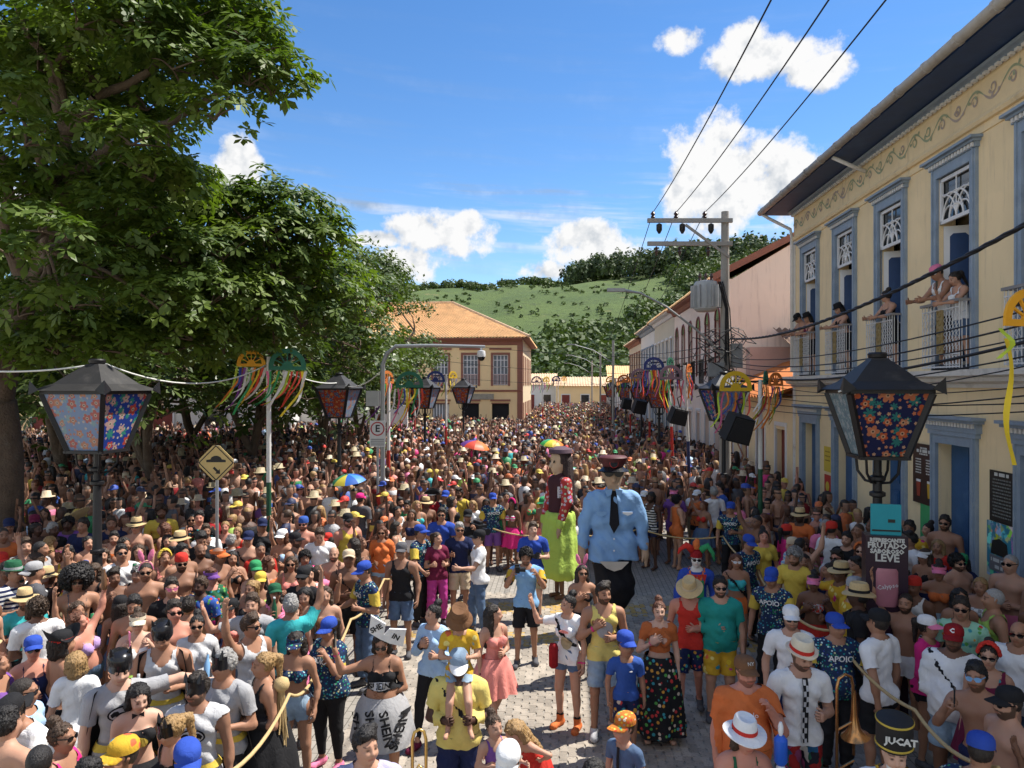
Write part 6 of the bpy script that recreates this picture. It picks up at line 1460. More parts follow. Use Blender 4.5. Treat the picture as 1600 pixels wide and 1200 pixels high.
def flat_text(body_, size, mat, par, M, name='lettering', align='CENTER', ext=.0015, bold=0.0, sx=1.0):
 cu = bpy.data.curves.new('t','FONT'); cu.body = body_; cu.size = size; cu.align_x = align; cu.align_y = 'CENTER'; cu.extrude = ext; cu.offset = bold; cu.resolution_u = 1
 me = curve_to_mesh(cu)
 me.materials.clear(); me.materials.append(mat); me.name = name; r = mesh_obj(name,me,par); r.matrix_local = M @ Matrix.Diagonal((sx,1,1,1)); return r
FR = Matrix.Rotation(R_(90), 4, 'X')         # lettering that faces -y
mast_d = 19.5; mp = at(598,700,mast_d)*Vector((1,1,0))+Vector((0,0,.12)); ms = empty('camera_mast',mp,0,'grey camera mast with long arm and dome camera over the crowd','mast')
zt_ = at(598, 540, mast_d).z-.12; L_ = (752-598)/F_PX*mast_d
m = MB(); m.tube([(0,0,0),(0,0,zt_-.5),(.10,0,zt_-.22),(.34,0,zt_-.02),(L_*.5,0,zt_+.0),(L_+.1,0,zt_-.03)],[.065,.058,.055,.05,.045,.04],10); m.build('mast_arm',MATS['galvanised'],ms,smooth='auto')
m = MB(); m.lathe([(.03,zt_-.05),(.03,zt_-.12),(.10,zt_-.14),(.115,zt_-.24),(.105,zt_-.30)],14,(L_,0,0)); m.build('camera_housing',MATS['white_paint'],ms,smooth='auto')
m = MB(); m.lathe([(.10,zt_-.30),(.085,zt_-.36),(.05,zt_-.40),(0,zt_-.41)],14,(L_,0,0)); m.build('camera_dome',MATS['lens'] if 'lens' in MATS else MATS['black_iron'],ms,smooth='auto')
m = MB(); m.box(-.42, -.08, -.12, .1, 3.55, 3.95); m.build('control_box', MATS['galvanised'], ms)
ps = empty('parking_sign',at(590,700,18.9)*Vector((1,1,0))+Vector((0,0,1.28)),0,'white parking sign with a black E in a red ring','sign',scale=.56); z0_ = (at(590,672,18.9).z-1.28)/.56
m = MB(); m.box(-.05, .05, .0, .08, -1.16/.56, z0_+.2); m.build('post', MATS['galvanised'], ps)
m = MB(); m.box(-.36, .36, -.02, -.003, z0_-.76, z0_+.43); m.build('plate', pm('sign_white', (.60, .60, .58), .5, .08), ps)
m = MB(); R0 = .32
for i in range(32):
 t0,t1 = i*math.pi/16,(i+1)*math.pi/16; m.prism([(.265*math.cos(t0),.265*math.sin(t0)),(R0*math.cos(t0),R0*math.sin(t0)),(R0*math.cos(t1),R0*math.sin(t1)),(.265*math.cos(t1),.265*math.sin(t1))],-.026,-.021,Matrix.Translation((0,0,z0_+.06)))
m.build('ring', pm('sign_red', (.38, .02, .025), .5), ps)
flat_text('E', .44, MATS['black_iron'], ps, Matrix.Translation((0, -.024, z0_+.06)) @ FR, bold=.012)
m = MB()
for i in range(4): m.box(-.30, .30, -.024, -.0205, z0_-.44-i*.085, z0_-.40-i*.085)
m.build('small_print', pm('print_grey', (.20, .20, .20), .6), ps)
# =================================================================== concrete pole, transformer, cables
cp_ = S(21.9,4.7); up_ = empty('utility_pole',Vector((cp_.x,cp_.y,.12)),0,'concrete utility pole with two cross arms, insulators and transformer','utility pole'); ztp = 9.15
m = MB(); m.tube([(0, 0, 0), (0, 0, 4), (0, 0, ztp)], [.19, .155, .11], 10); m.build('post', MATS['concrete'], up_, smooth='auto')
for z in (ztp-.28, ztp-.95):
 m = MB(); m.box(-2.28, .18, -.16, -.07, z-.06, z+.06); m.build('cross_arm', MATS['concrete'], up_)
m = MB(); m.bar((-1.2, -.2, ztp-.42), (.1, -.13, ztp-1.35), .05, .07); m.build('brace', MATS['concrete'], up_)
tips = []
for i, x in enumerate((-2.12, -1.45, -.62)):
 m = MB(); m.lathe([(.03,ztp-.22),(.07,ztp-.18),(.035,ztp-.13),(.075,ztp-.09),(.03,ztp-.02),(0,ztp)],10,(x,-.115,0)); m.build('insulator',pm('insulator_brown',(.06,.035,.03),.3,.2),up_,smooth='auto')
 m = MB(); m.lathe([(.02,ztp-1.03),(.055,ztp-1.08),(.03,ztp-1.13),(.055,ztp-1.18),(.02,ztp-1.30)],10,(x+.1,-.115,0)); m.build('insulator',MATS['insulator_brown'],up_,smooth='auto')
 m = MB(); m.lathe([(.02,ztp-.36),(.085,ztp-.40),(.085,ztp-.56),(.03,ztp-.66)],10,(x+.18,-.115,0)); m.build('insulator',MATS['black_iron'],up_,smooth='auto')
 tips.append((x, -.115, ztp-.04))
tf = MB(); tf.lathe([(.26, 6.25), (.33, 6.32), (.34, 7.05), (.30, 7.12), (.10, 7.16)], 20, (-.55, .05, 0))
for a in range(14):
 t = a*2*math.pi/14; tf.box(.33, .44, -.012, .012, 6.36, 7.0, Matrix.Translation((-.55, .05, 0)) @ Matrix.Rotation(t, 4, 'Z'))
tf.build('transformer', pm('tank_grey', (.40, .41, .41), .5, .2, 6), up_, smooth='auto')
m = MB()
for i in range(3): m.lathe([(.025, 7.12), (.06, 7.17), (.03, 7.22), (.06, 7.28), (.02, 7.38)], 8, (-.72+i*.17, .05, 0))
m.build('bushings', MATS['insulator_brown'], up_)
rr = random.Random(8); m = MB()
for i in range(26):
 z = rr.uniform(4.0,5.6); a = rr.uniform(0,6.28); R0 = rr.uniform(.2,.75); pts = [Vector((R0*math.cos(a+t)*1.2-.3*rr.random(),R0*math.sin(a+t)*.5-.1,z+.25*math.sin(t*2+i))) for t in np.linspace(0,rr.uniform(2,5),9)]; m.tube(pts,rr.uniform(.008,.016),4)
for i in range(8):
 x = rr.uniform(-.25, .25); m.tube([(x, -.2, 4.2+rr.random()), (x*.8, -.2, 5.2), (x*.5, -.17, 6.3), (x*.5-.2, -.14, 7.1)], .014, 4)
m.build('cable_tangle', pm('cable_black', (.014, .014, .016), .6, .2), up_)
m = MB(); m.box(-.55,-.1,-.30,-.12,4.35,4.75); m.box(.12,.42,-.3,-.1,4.6,5.3); m.build('junction_box',pm('box_grey',(.22,.23,.24),.6,.3),up_)
m = MB(); m.tube([(-.1,-.1,5.0),(-.9,-.25,5.7),(-1.8,-.4,6.35),(-2.55,-.5,6.72),(-3.1,-.55,6.8)],[.035,.035,.03,.03,.05],8); m.box(-3.5,-3.0,-.62,-.48,6.75,6.85); m.build('lamp_arm',MATS['galvanised'],up_,smooth='auto')
def cable(name, label, a, b, sag, r, mat='cable_black', n=14, twist=0, grp=None):
 a, b = Vector(a), Vector(b); m = MB();
 def c(t): return a+(b-a)*t-Vector((0, 0, sag*4*t*(1-t)))
 if twist:
  k = n*6
  for ph in (0, 2.1, 4.2): m.tube([c(i/k)+Vector((math.cos(i*1.1+ph)*r*.7, 0, math.sin(i*1.1+ph)*r*.7)) for i in range(k+1)], r*.75, 5)
 else: m.tube([c(i/n) for i in range(n+1)], r, 5)
 return tag(m.build(name, MATS[mat], smooth=True), label, 'cable', grp)
up_w = up_.matrix_basis if True else None
wp = lambda p: Vector(p)+up_.location
cable('power_line', 'leftmost of three overhead power lines crossing the sky', wp(tips[0]), at(1212, -14, 8), .12, .011, grp='overhead power lines')
cable('power_line', 'middle of three overhead power lines crossing the sky', wp(tips[1]), at(1304, -14, 8), .12, .011, grp='overhead power lines')
cable('power_line', 'rightmost of three overhead power lines crossing the sky', wp(tips[2]), at(1395, -14, 8), .12, .011, grp='overhead power lines')
for i,(x,y) in enumerate(((930,560),(945,560),(960,560))): cable('power_line',('first','second','third')[i]+' power line running from the pole down the far street',wp(tips[i]),at(x,y,90),1.2,.012,grp='overhead power lines')
cable('thick_cable', 'thick twisted black cable sagging across the ochre house', wp((.1, -.2, 5.45)), at(1640, 330, 6.6), .35, .021, twist=1)
for i,(y0,y1,s_,r) in enumerate(((560,470,.25,.010),(566,492,.3,.012),(572,515,.28,.009),(580,520,.35,.020),(590,545,.3,.010),(600,560,.35,.008),(607,628,.2,.008),(618,612,.25,.009),(628,640,.2,.008),(585,600,.3,.007))):
 cable('phone_line','%s of the thin wires strung across the ochre house front, counted from the top' % ('first','second','third','fourth','fifth','sixth','seventh','eighth','ninth','tenth')[i],wp((.1,-.2,at(1130,y0,21.9).z-.12)),at(1660,y1,7.0),s_,r,grp='wires across the ochre house')
for i,(y0,y1) in enumerate(((548,520),(556,560),(565,590),(538,500))): cable('phone_line','%s wire from the pole towards the far street' % ('highest','second highest','lowest','slack')[i],wp((-.1,0,at(1130,y0,21.9).z-.12)),at(905+i*6,y1+30,95),1.0,.014,grp='wires down the far street')
for i,(xa,ya,xb,yb) in enumerate(((560,515,1130,560),(560,545,1130,585),(500,560,960,600))): cable('phone_line','%s wire crossing in front of the corner house' % ('upper','middle','lower')[i],at(xa,ya,48),at(xb,yb,48 if i == 2 else 40),.5,.012,grp='wires before the corner house')
pm('string_white', (.62, .62, .58), .8, .1)
cable('string','white string from the picture edge to the left lantern',at(-40,579,10.9),at(145,570,11),.05,.014,'string_white',grp='white strings between the lanterns')
cable('string','white string from the left lantern to the fan board pole',at(158,566,11),at(416,570,15.1),.35,.014,'string_white',grp='white strings between the lanterns')
cable('string','white string from the fan board pole to the red lantern',at(424,568,15.1),at(528,598,22.5),.15,.016,'string_white',grp='white strings between the lanterns')
cable('string','white string from the red lantern to the camera mast',at(532,600,22.5),at(600,575,19.5),.25,.014,'string_white',grp='white strings between the lanterns')
cable('string','white string over the right lantern roof',at(1310,612,9.0),at(1445,607,9.1),-.06,.012,'string_white',grp='white strings between the lanterns')
for i, (x, d, h_) in enumerate(((958, 52, 7.4), (938, 70, 7.4), (925, 88, 7.2))):
 p = at(x,700,d)*Vector((1,1,0)); r = empty('far_utility_pole',p,0,('nearest','middle','farthest')[i]+' of the slim poles with street lamp arms down the far street','utility pole','poles down the far street')
 m = MB(); m.tube([(0,0,0),(0,0,h_)],.085,8); m.build('post',MATS['concrete'],r,smooth='auto'); m = MB(); m.tube([(0,0,h_-1.6),(-1.4,-.2,h_-.7),(-2.8,-.3,h_-.3)],.035,6); m.box(-3.3,-2.7,-.4,-.2,h_-.34,h_-.26); m.build('lamp_arm',MATS['galvanised'],r)
# =================================================================== umbrellas over the crowd
def umbrella(label, p, r0, cols, tilt, seed):
 u = empty('umbrella',p,0,label,'umbrella','open umbrellas over the crowd'); M = Matrix.Translation((0,0,2.0)) @ Matrix.Rotation(tilt[0],4,'X') @ Matrix.Rotation(tilt[1],4,'Y')
 n = 8
 for i in range(n):
  g_ = MB(); k = 5; q = 4; vs = []
  for a in range(k+1):
   t = a/k*.5*math.pi*.72; rr_ = r0*math.sin(t)/math.sin(.5*math.pi*.72); z = r0*.42*(math.cos(t)-math.cos(.5*math.pi*.72))/(1-math.cos(.5*math.pi*.72))
   for b in range(q+1):
    f = b/q; an = (i+f)*2*math.pi/n; sc_ = 1-.045*math.sin(f*math.pi)*(a/k); vs.append(M @ Vector((rr_*sc_*math.cos(an),rr_*sc_*math.sin(an),z+.02*math.sin(f*math.pi)*0)))
  g_.add(vs, [(a*(q+1)+b, a*(q+1)+q+1+b, a*(q+1)+q+2+b, a*(q+1)+b+1) for a in range(k) for b in range(q)])
  c = cols[i % len(cols)]; g_.build('gore', pm('umbrella_%s' % (str(c)), c, .5, .08), u, smooth=True)
 s_ = MB(); s_.tube([M @ Vector((0, 0, r0*.48)), M @ Vector((0, 0, -.75))], .012, 6); s_.build('shaft', MATS['galvanised'], u)
 h_ = MB(); h_.tube([M @ Vector((0,0,-.75)),M @ Vector((0,0,-.9)),M @ Vector((.05,0,-.94)),M @ Vector((.09,0,-.9))],.018,6); h_.build('handle',MATS['black_iron'],u)
RB = [(.5, .03, .02), (.6, .22, .02), (.62, .48, .03), (.05, .32, .06), (.02, .10, .42), (.14, .04, .30)]
def up_at(x, y, z): d = (CAM_H-z)*F_PX/(y-HOR); return at(x, y, d)*Vector((1, 1, 0))
umbrella('green and blue umbrella held up on the left of the crowd',up_at(545,724,2.42),.40,[(.02,.06,.34),(.06,.30,.55),(.03,.22,.08),(.03,.24,.10),(.04,.20,.10),(.5,.42,.05),(.02,.10,.40),(.05,.22,.5)],(.12,-.1),1)
umbrella('orange and blue umbrella in the middle of the crowd',up_at(742,680,2.42),.54,[(.64,.20,.02),(.60,.10,.02),(.5,.05,.03),(.03,.05,.28),(.12,.04,.2),(.5,.05,.02),(.62,.09,.015),(.64,.15,.02)],(.1,.2),2)
umbrella('rainbow umbrella farthest back in the crowd',up_at(862,677,2.42),.45,[(.52,.04,.02),(.14,.04,.30),(.02,.10,.42),(.03,.3,.3),(.05,.32,.06),(.50,.48,.03),(.62,.40,.03),(.62,.18,.02)],(.15,.05),3)
# =================================================================== posters and boards at the ochre house
def S_on(u, z, out=.03): return S(u, 6.5-out, z)
def poster(name, label, x, y0, y1, xw, out, mats_fn, cat='poster'):
 """a flat board fixed on the house front; x, y0, y1 in the photo, width in metres"""
 Z = (6.5-out)*1.0024/((x-800)/F_PX-.0693); top, bot = at(x, y0, Z).z, at(x, y1, Z).z
 p = at(x,700,Z); r = empty(name,Vector((p.x,p.y,bot)),FRZ,label,cat); m = MB(); m.box(-xw/2,xw/2,-.015,.0,0,top-bot); mats_fn(r,m,xw,top-bot); return r
def print_lines(par, rows, mat, y=.004, name='small_print'):
 """print too small to read: broken strokes; rows = (centre x, z, width, height)"""
 rr = random.Random(len(rows)); m = MB()
 for cx, z, w_, h_ in rows:
  x = cx-w_/2
  while x < cx+w_/2: l = rr.uniform(.5, 1.6)*h_*2; m.box(x, min(x+l, cx+w_/2), y-.003, y, z-h_/2, z+h_/2); x += l+h_*.7
 tag(m.build(name, mat, par), kind='stuff')
BK = Matrix(((-1, 0, 0, 0), (0, 0, 1, 0), (0, 1, 0, 0), (0, 0, 0, 1)))   # lettering on a board whose outside is +y
pm('board_dark',(.035,.018,.016),.4,.3,3); pm('board_black',(.016,.018,.018),.4,.3,4); pm('paper_yellow',(.62,.44,.05),.7,.15,4); pm('paper_red',(.45,.035,.02),.7,.3,6); pm('chalk',(.55,.55,.52),.8)
pm('beer_yellow',(.60,.36,.03),.3); pm('beer_red',(.32,.05,.03),.3); pm('cyan_board',(.02,.30,.36),.6,.15,5); pm('poster_plum',(.025,.010,.022),.35,.5,2)
def pos_menu(r, m, w_, h_):
 m.build('board', MATS['board_dark'], r)
 print_lines(r,[(0,h_*.93,.25,.03),(0,h_*.88,.5,.055),(0,h_*.83,.3,.025)]+[(q*.19,h_*(.74-.045*i),.2,.022) for q in (-1,1) for i in range(6)],MATS['chalk'])
 for x, mt in ((-.22, 'beer_yellow'), (.18, 'beer_red')):
  g_ = MB(); g_.prism([(x-.05,.12*h_),(x+.05,.12*h_),(x+.075,.36*h_),(x-.075,.36*h_)][::-1],.001,.008); g_.build('glass_print',MATS[mt],r); g_ = MB(); g_.box(x-.075,x+.075,.001,.009,.362*h_,.40*h_); g_.build('foam_print',MATS['white_paint'],r)
poster('menu_board', 'brown menu board with two beer glasses beside the open blue door', 1443, 694, 788, .80, .06, pos_menu)
def pos_green(r,m,w_,h_): m.box(-w_/2,w_/2,-.014,.0,h_*.45,h_) if False else None; m.build('cloth_lower',pm('cloth_violet',(.18,.08,.26),.8),r); g_ = MB(); g_.box(-w_/2-.002,w_/2+.002,-.014,.004,h_*.5,h_+.002); g_.build('cloth_upper',pm('cloth_green',(.06,.34,.12),.8),r)
poster('cloth_banner', 'narrow green and violet cloth hanging under the menu board', 1446, 786, 905, .36, .05, pos_green, 'banner')
def pos_black(r, m, w_, h_):
 m.build('board',MATS['board_black'],r); print_lines(r,[(0,h_*.93,.36,.05)],MATS['chalk']); print_lines(r,[(0,h_*(.83-.065*i),.46,.022) for i in range(12)],pm('chalk_dim',(.16,.17,.16),.8))
poster('chalk_board', 'black chalk menu board right of the open blue door', 1565, 737, 818, .62, .04, pos_black, 'menu board')
def pos_flor(r, m, w_, h_):
 m.build('panel',MATS['print_board'],r); g_ = MB(); g_.box(-.24,.24,.001,.01,.12*h_,.40*h_); s2 = g_.build('label_plate',pm('plate_grey',(.16,.16,.17),.5),r); print_lines(s2,[(0,.32*h_,.40,.05),(0,.20*h_,.2,.05)],MATS['chalk'],.0145)
 b2 = MB(); b2.prism([(-.22,.42*h_),(.22,.42*h_),(.18,.66*h_),(0,.72*h_),(-.18,.66*h_)][::-1],.001,.008); b2.build('dark_shape',MATS['board_black'],r)
m_,nt,p = new_mat('print_board'); v = ocoord(nt); vo = node(nt,'ShaderNodeTexVoronoi',{'Vector': v,'Scale': 7.0}); c = mixc(nt,step(nt,noise(nt,v,5,5),.45,.55),(.02,.20,.30),mixc(nt,.8,(.45,.25,.03),vo.outputs['Color'])); put(nt,p.inputs['Base Color'],c); p.inputs['Roughness'].default_value = .5
poster('flower_poster', 'colourful poster with a grey plate under the chalk board', 1562, 818, 905, .66, .045, pos_flor)
def pos_y(r, m, w_, h_):
 m.build('sheet',MATS['paper_yellow'],r); print_lines(r,[(0,h_*.8,.3,.03),(0,h_*.62,.34,.03),(0,h_*.45,.3,.03)],pm('ink_brown',(.30,.20,.03),.8))
poster('paper_notice', 'yellow paper notice between the two far blue doors', 1293, 698, 737, .50, .03, pos_y)
def pos_r(r,m,w_,h_): m.build('sheet',MATS['paper_red'],r); g_ = MB(); g_.lathe([(.12,0),(.12,.006)],14,M=Matrix.Translation((0,.0,h_*.5)) @ Matrix.Rotation(-math.pi/2,4,'X')); g_.build('emblem',MATS['paper_yellow'],r)
poster('paper_notice', 'red paper notice under the yellow one', 1293, 742, 778, .44, .03, pos_r)
# counter front by the door
cb = empty('counter_panel',S_on(10.9,.13,.12),FRZ,'painted green and yellow counter panel under the posters','panel'); m = MB(); m.box(-.5,.55,-.05,.0,0,1.0); m.build('panel',pm('counter_yellow',(.50,.36,.06),.6,.2,3),cb); m = MB(); m.box(-.5,.55,.002,.02,.25,.7); m.build('stripe',pm('counter_green',(.02,.14,.05),.6,.5,5),cb)
# drinks tower: a printed stand on the pavement under the right lantern
dsp = at(1386,900,8.95); ds = empty('display_stand',Vector((dsp.x,dsp.y,.12)),R_(-14),'dark printed drinks display stand under the right lantern','display stand')
zt_, zb_ = at(1386, 838, 8.95).z-.12, at(1386, 938, 8.95).z-.12; wd_ = .47
m = MB(); m.box(-wd_/2, wd_/2, 0, .25, 0, zt_); m.build('stand', MATS['poster_plum'], ds)
for i,(t_,s_,dz) in enumerate((('REFRESCANTE',.060,.05),('FRUTADO',.094,.115),('SABOROSO',.072,.185),('LEVE',.130,.265))): flat_text(t_,s_,MATS['chalk'],ds,Matrix.Translation((0,-.004,zt_-dz)) @ FR,bold=.004)
m = MB(); m.lathe([(.10,0),(.125,.03),(.125,.42),(.105,.46),(.10,.46)],18,(.0,.0,zt_-.85),sy=.25); m.build('can_print',pm('can_pink',(.42,.16,.20),.35,.3,4),ds,smooth='auto')
flat_text('Calypso', .075, MATS['white_paint'], ds, Matrix.Translation((0, -.036, zt_-.60)) @ FR @ Matrix.Rotation(.2, 4, 'Z'))
cbp = at(1384,812,9.05); cb2 = empty('notice_board',Vector((cbp.x,cbp.y,cbp.z-.19)),R_(-14),'plain turquoise board tied to the right lantern post','board'); m = MB(); m.box(-.17,.17,-.02,.02,0,.38); m.build('board',MATS['cyan_board'],cb2); m = MB(); m.box(-.16,.16,-.026,-.021,.05,.07); m.box(.02,.10,-.026,-.021,.16,.20); m.build('marks',MATS['board_black'],cb2)
# =================================================================== things that people hold or wear
def held(kind, P, hand, col, label, M=None):
 W = hand_mat(P, hand) if M is None else M
 r = empty({'can': 'drink_can','cup': 'plastic_cup','phone': 'mobile_phone','bottle': 'bottle','camera': 'photo_camera'}[kind],(0,0,0),0,label,{'can': 'can','cup': 'cup','phone': 'phone','bottle': 'bottle','camera': 'camera'}[kind])
 r.matrix_world = W; c = CL.get(col, (.5, .5, .5)) if isinstance(col, str) else col; mat = pm('held_'+str(col), c, .35, .1)
 if kind == 'can':
  m = MB(); m.lathe([(.026,-.06),(.033,-.052),(.033,.05),(.027,.062)],12); m.build('can_body',mat,r,smooth='auto'); m = MB(); m.lathe([(.0275,.0625),(.029,.066),(.022,.063),(0,.063)],12); m.build('lid',MATS['galvanised'],r)
 elif kind == 'cup':
  m = MB(); m.lathe([(.028,-.06),(.040,.06),(.037,.06),(.026,-.055)],12); m.build('cup_wall',mat,r,smooth='auto'); m = MB(); m.lathe([(.0,.035),(.035,.035)],12); m.f = m.f[:12]; m.build('drink',pm('beer',(.5,.3,.04),.2),r)
 elif kind == 'bottle':
  m = MB(); m.lathe([(.03,-.11),(.033,-.1),(.033,.03),(.015,.09),(.013,.14)],12); m.build('bottle_body',mat,r,smooth='auto'); m = MB(); m.lathe([(.0145,.135),(.0145,.155),(0,.156)],10); m.build('cap',MATS['white_paint'],r)
 elif kind == 'phone':
  m = MB(); m.box(-.036,.036,-.005,.005,-.04,.11); m.build('case',mat,r); m = MB(); m.box(-.032,.032,.0052,.007,-.034,.104); m.build('screen',MATS['glass_dark'],r); m = MB(); m.lathe([(.007,-.0085),(.007,-.0052)],8,M=Matrix.Translation((.018,0,.09)) @ Matrix.Rotation(math.pi/2,4,'X')); m.build('camera_lens',MATS['black_iron'],r)
 elif kind == 'camera':
  m = MB(); m.box(-.07,.07,-.03,.03,-.04,.05); m.box(-.025,.025,-.03,.03,.05,.075); m.build('camera_body',MATS['speaker_black'],r); m = MB(); m.tube([(0,.02,0),(0,.12,0)],[.035,.04],12); m.build('lens_barrel',MATS['black_iron'],r,smooth='auto')
 return r
def project_print(P, part, mesh2d, name, color, side=-1, gap=.012, par=None):
 """lay a flat x-z shape on the front (side -1) or back of a garment: every point takes the garment's own depth"""
 V = np.array([tuple(v.co) for v in part.data.vertices]); me = mesh2d; n = len(me.vertices); co = np.zeros(n*3); me.vertices.foreach_get('co',co); co = co.reshape(-1,3)*P['rec']['sb']; gap = gap*1.25
 for i in range(n):
  d = np.hypot(V[:, 0]-co[i, 0], V[:, 2]-co[i, 2]); k = d < .035
  if not k.any(): k = d <= d.min()+.01
  co[i, 1] = (V[k, 1].min()-gap) if side < 0 else (V[k, 1].max()+gap)
 me.vertices.foreach_set('co', co.ravel()); me.update(); me.materials.clear(); me.materials.append(MATS['cloth'])
 o = mesh_obj(name, me, part); o.color = (*(CL[color] if isinstance(color, str) else color), 1); return o
def text_mesh(t, size, x=0, z=1.25, rot=0, bold=.0):
 cu = bpy.data.curves.new('t','FONT'); cu.body = t; cu.size = size; cu.align_x = 'CENTER'; cu.align_y = 'CENTER'; cu.offset = bold; cu.resolution_u = 3
 me = curve_to_mesh(cu)
 me.transform(Matrix.Translation((x, 0, z)) @ Matrix.Rotation(rot, 4, 'Y') @ Matrix.Rotation(R_(90), 4, 'X')); return me
def poly_mesh(polys):
 me = bpy.data.meshes.new('print'); vs = []; fs = []
 for poly in polys:
  b = len(vs); vs += [(x, 0, z) for x, z in poly]; fs.append(tuple(range(b, len(vs))))
 me.from_pydata(vs, [], fs); me.update(); return me
def oval(cx, cz, rx, rz, n=20, rings=3):
 ps = []
 for r in range(rings):
  a, b = r/rings, (r+1)/rings
  for j in range(n):
   t0, t1 = 2*math.pi*j/n, 2*math.pi*(j+1)/n
   ps.append([(cx+rx*a*math.cos(t0),cz+rz*a*math.sin(t0)),(cx+rx*b*math.cos(t0),cz+rz*b*math.sin(t0)),(cx+rx*b*math.cos(t1),cz+rz*b*math.sin(t1)),(cx+rx*a*math.cos(t1),cz+rz*a*math.sin(t1))] if a else [(cx,cz),(cx+rx*b*math.cos(t0),cz+rz*b*math.sin(t0)),(cx+rx*b*math.cos(t1),cz+rz*b*math.sin(t1))])
 return ps
def wing_emblem(P, cz=1.27, s=1.0, x=0.0):
 """dark winged shape in a ringed oval, as printed on the grey costume shirts"""
 project_print(P,P['shirt'],poly_mesh(oval(x,cz,.105*s,.062*s)),'emblem_oval','black'); project_print(P,P['shirt'],poly_mesh(oval(x,cz,.092*s,.050*s)),'emblem_field','lgrey',gap=.016)
 k = []
 for q in (-1,1): k += [[(x+q*a*s,cz+b*s) for a,b in pl] for pl in ([(.0,-.03),(.0,.016),(.02,.012)],[(.02,.012),(.03,.030),(.06,.030),(.05,-.01)],[(.06,.030),(.085,.008),(.07,-.022),(.05,-.01)],[(0,-.03),(.02,.012),(.05,-.01)])]
 project_print(P, P['shirt'], poly_mesh(k), 'emblem_wings', 'black', gap=.020)
def cape(P, col='black', ln=1.15):
 """cloth hung from the shoulders behind"""
 rec = P['rec']; n, k = 15, 10; V = []; Rt = rec['Rt']
 for i in range(k):
  u = i/(k-1); z = 1.455-ln*u; w_ = .19+.16*u
  for j in range(n):
   a = -1+2*j/(n-1); y = .075+.10*u+.05*math.cos(a*9+u*2)*u-.12*abs(a)**3*(1-u)-(.05*(1-u)); V.append((Rt @ (np.array((a*w_,y+.05*(1-abs(a)),z))-rec['P0'])+rec['P0']))
 Q = [(i*n+j, i*n+j+1, (i+1)*n+j+1, (i+1)*n+j) for i in range(k-1) for j in range(n-1)]
 o = mesh_obj('cape', np_mesh('cape', V, Q, [MATS['cloth']]), P['root']); o.color = (*CL[col], 1); return o
def strap(P, name, pts, w_, col, par=None):
 m = MB(); m.tube(pts, w_, 6); o = m.build(name, MATS['cloth'], P['root']); o.color = (*CL[col], 1); return o
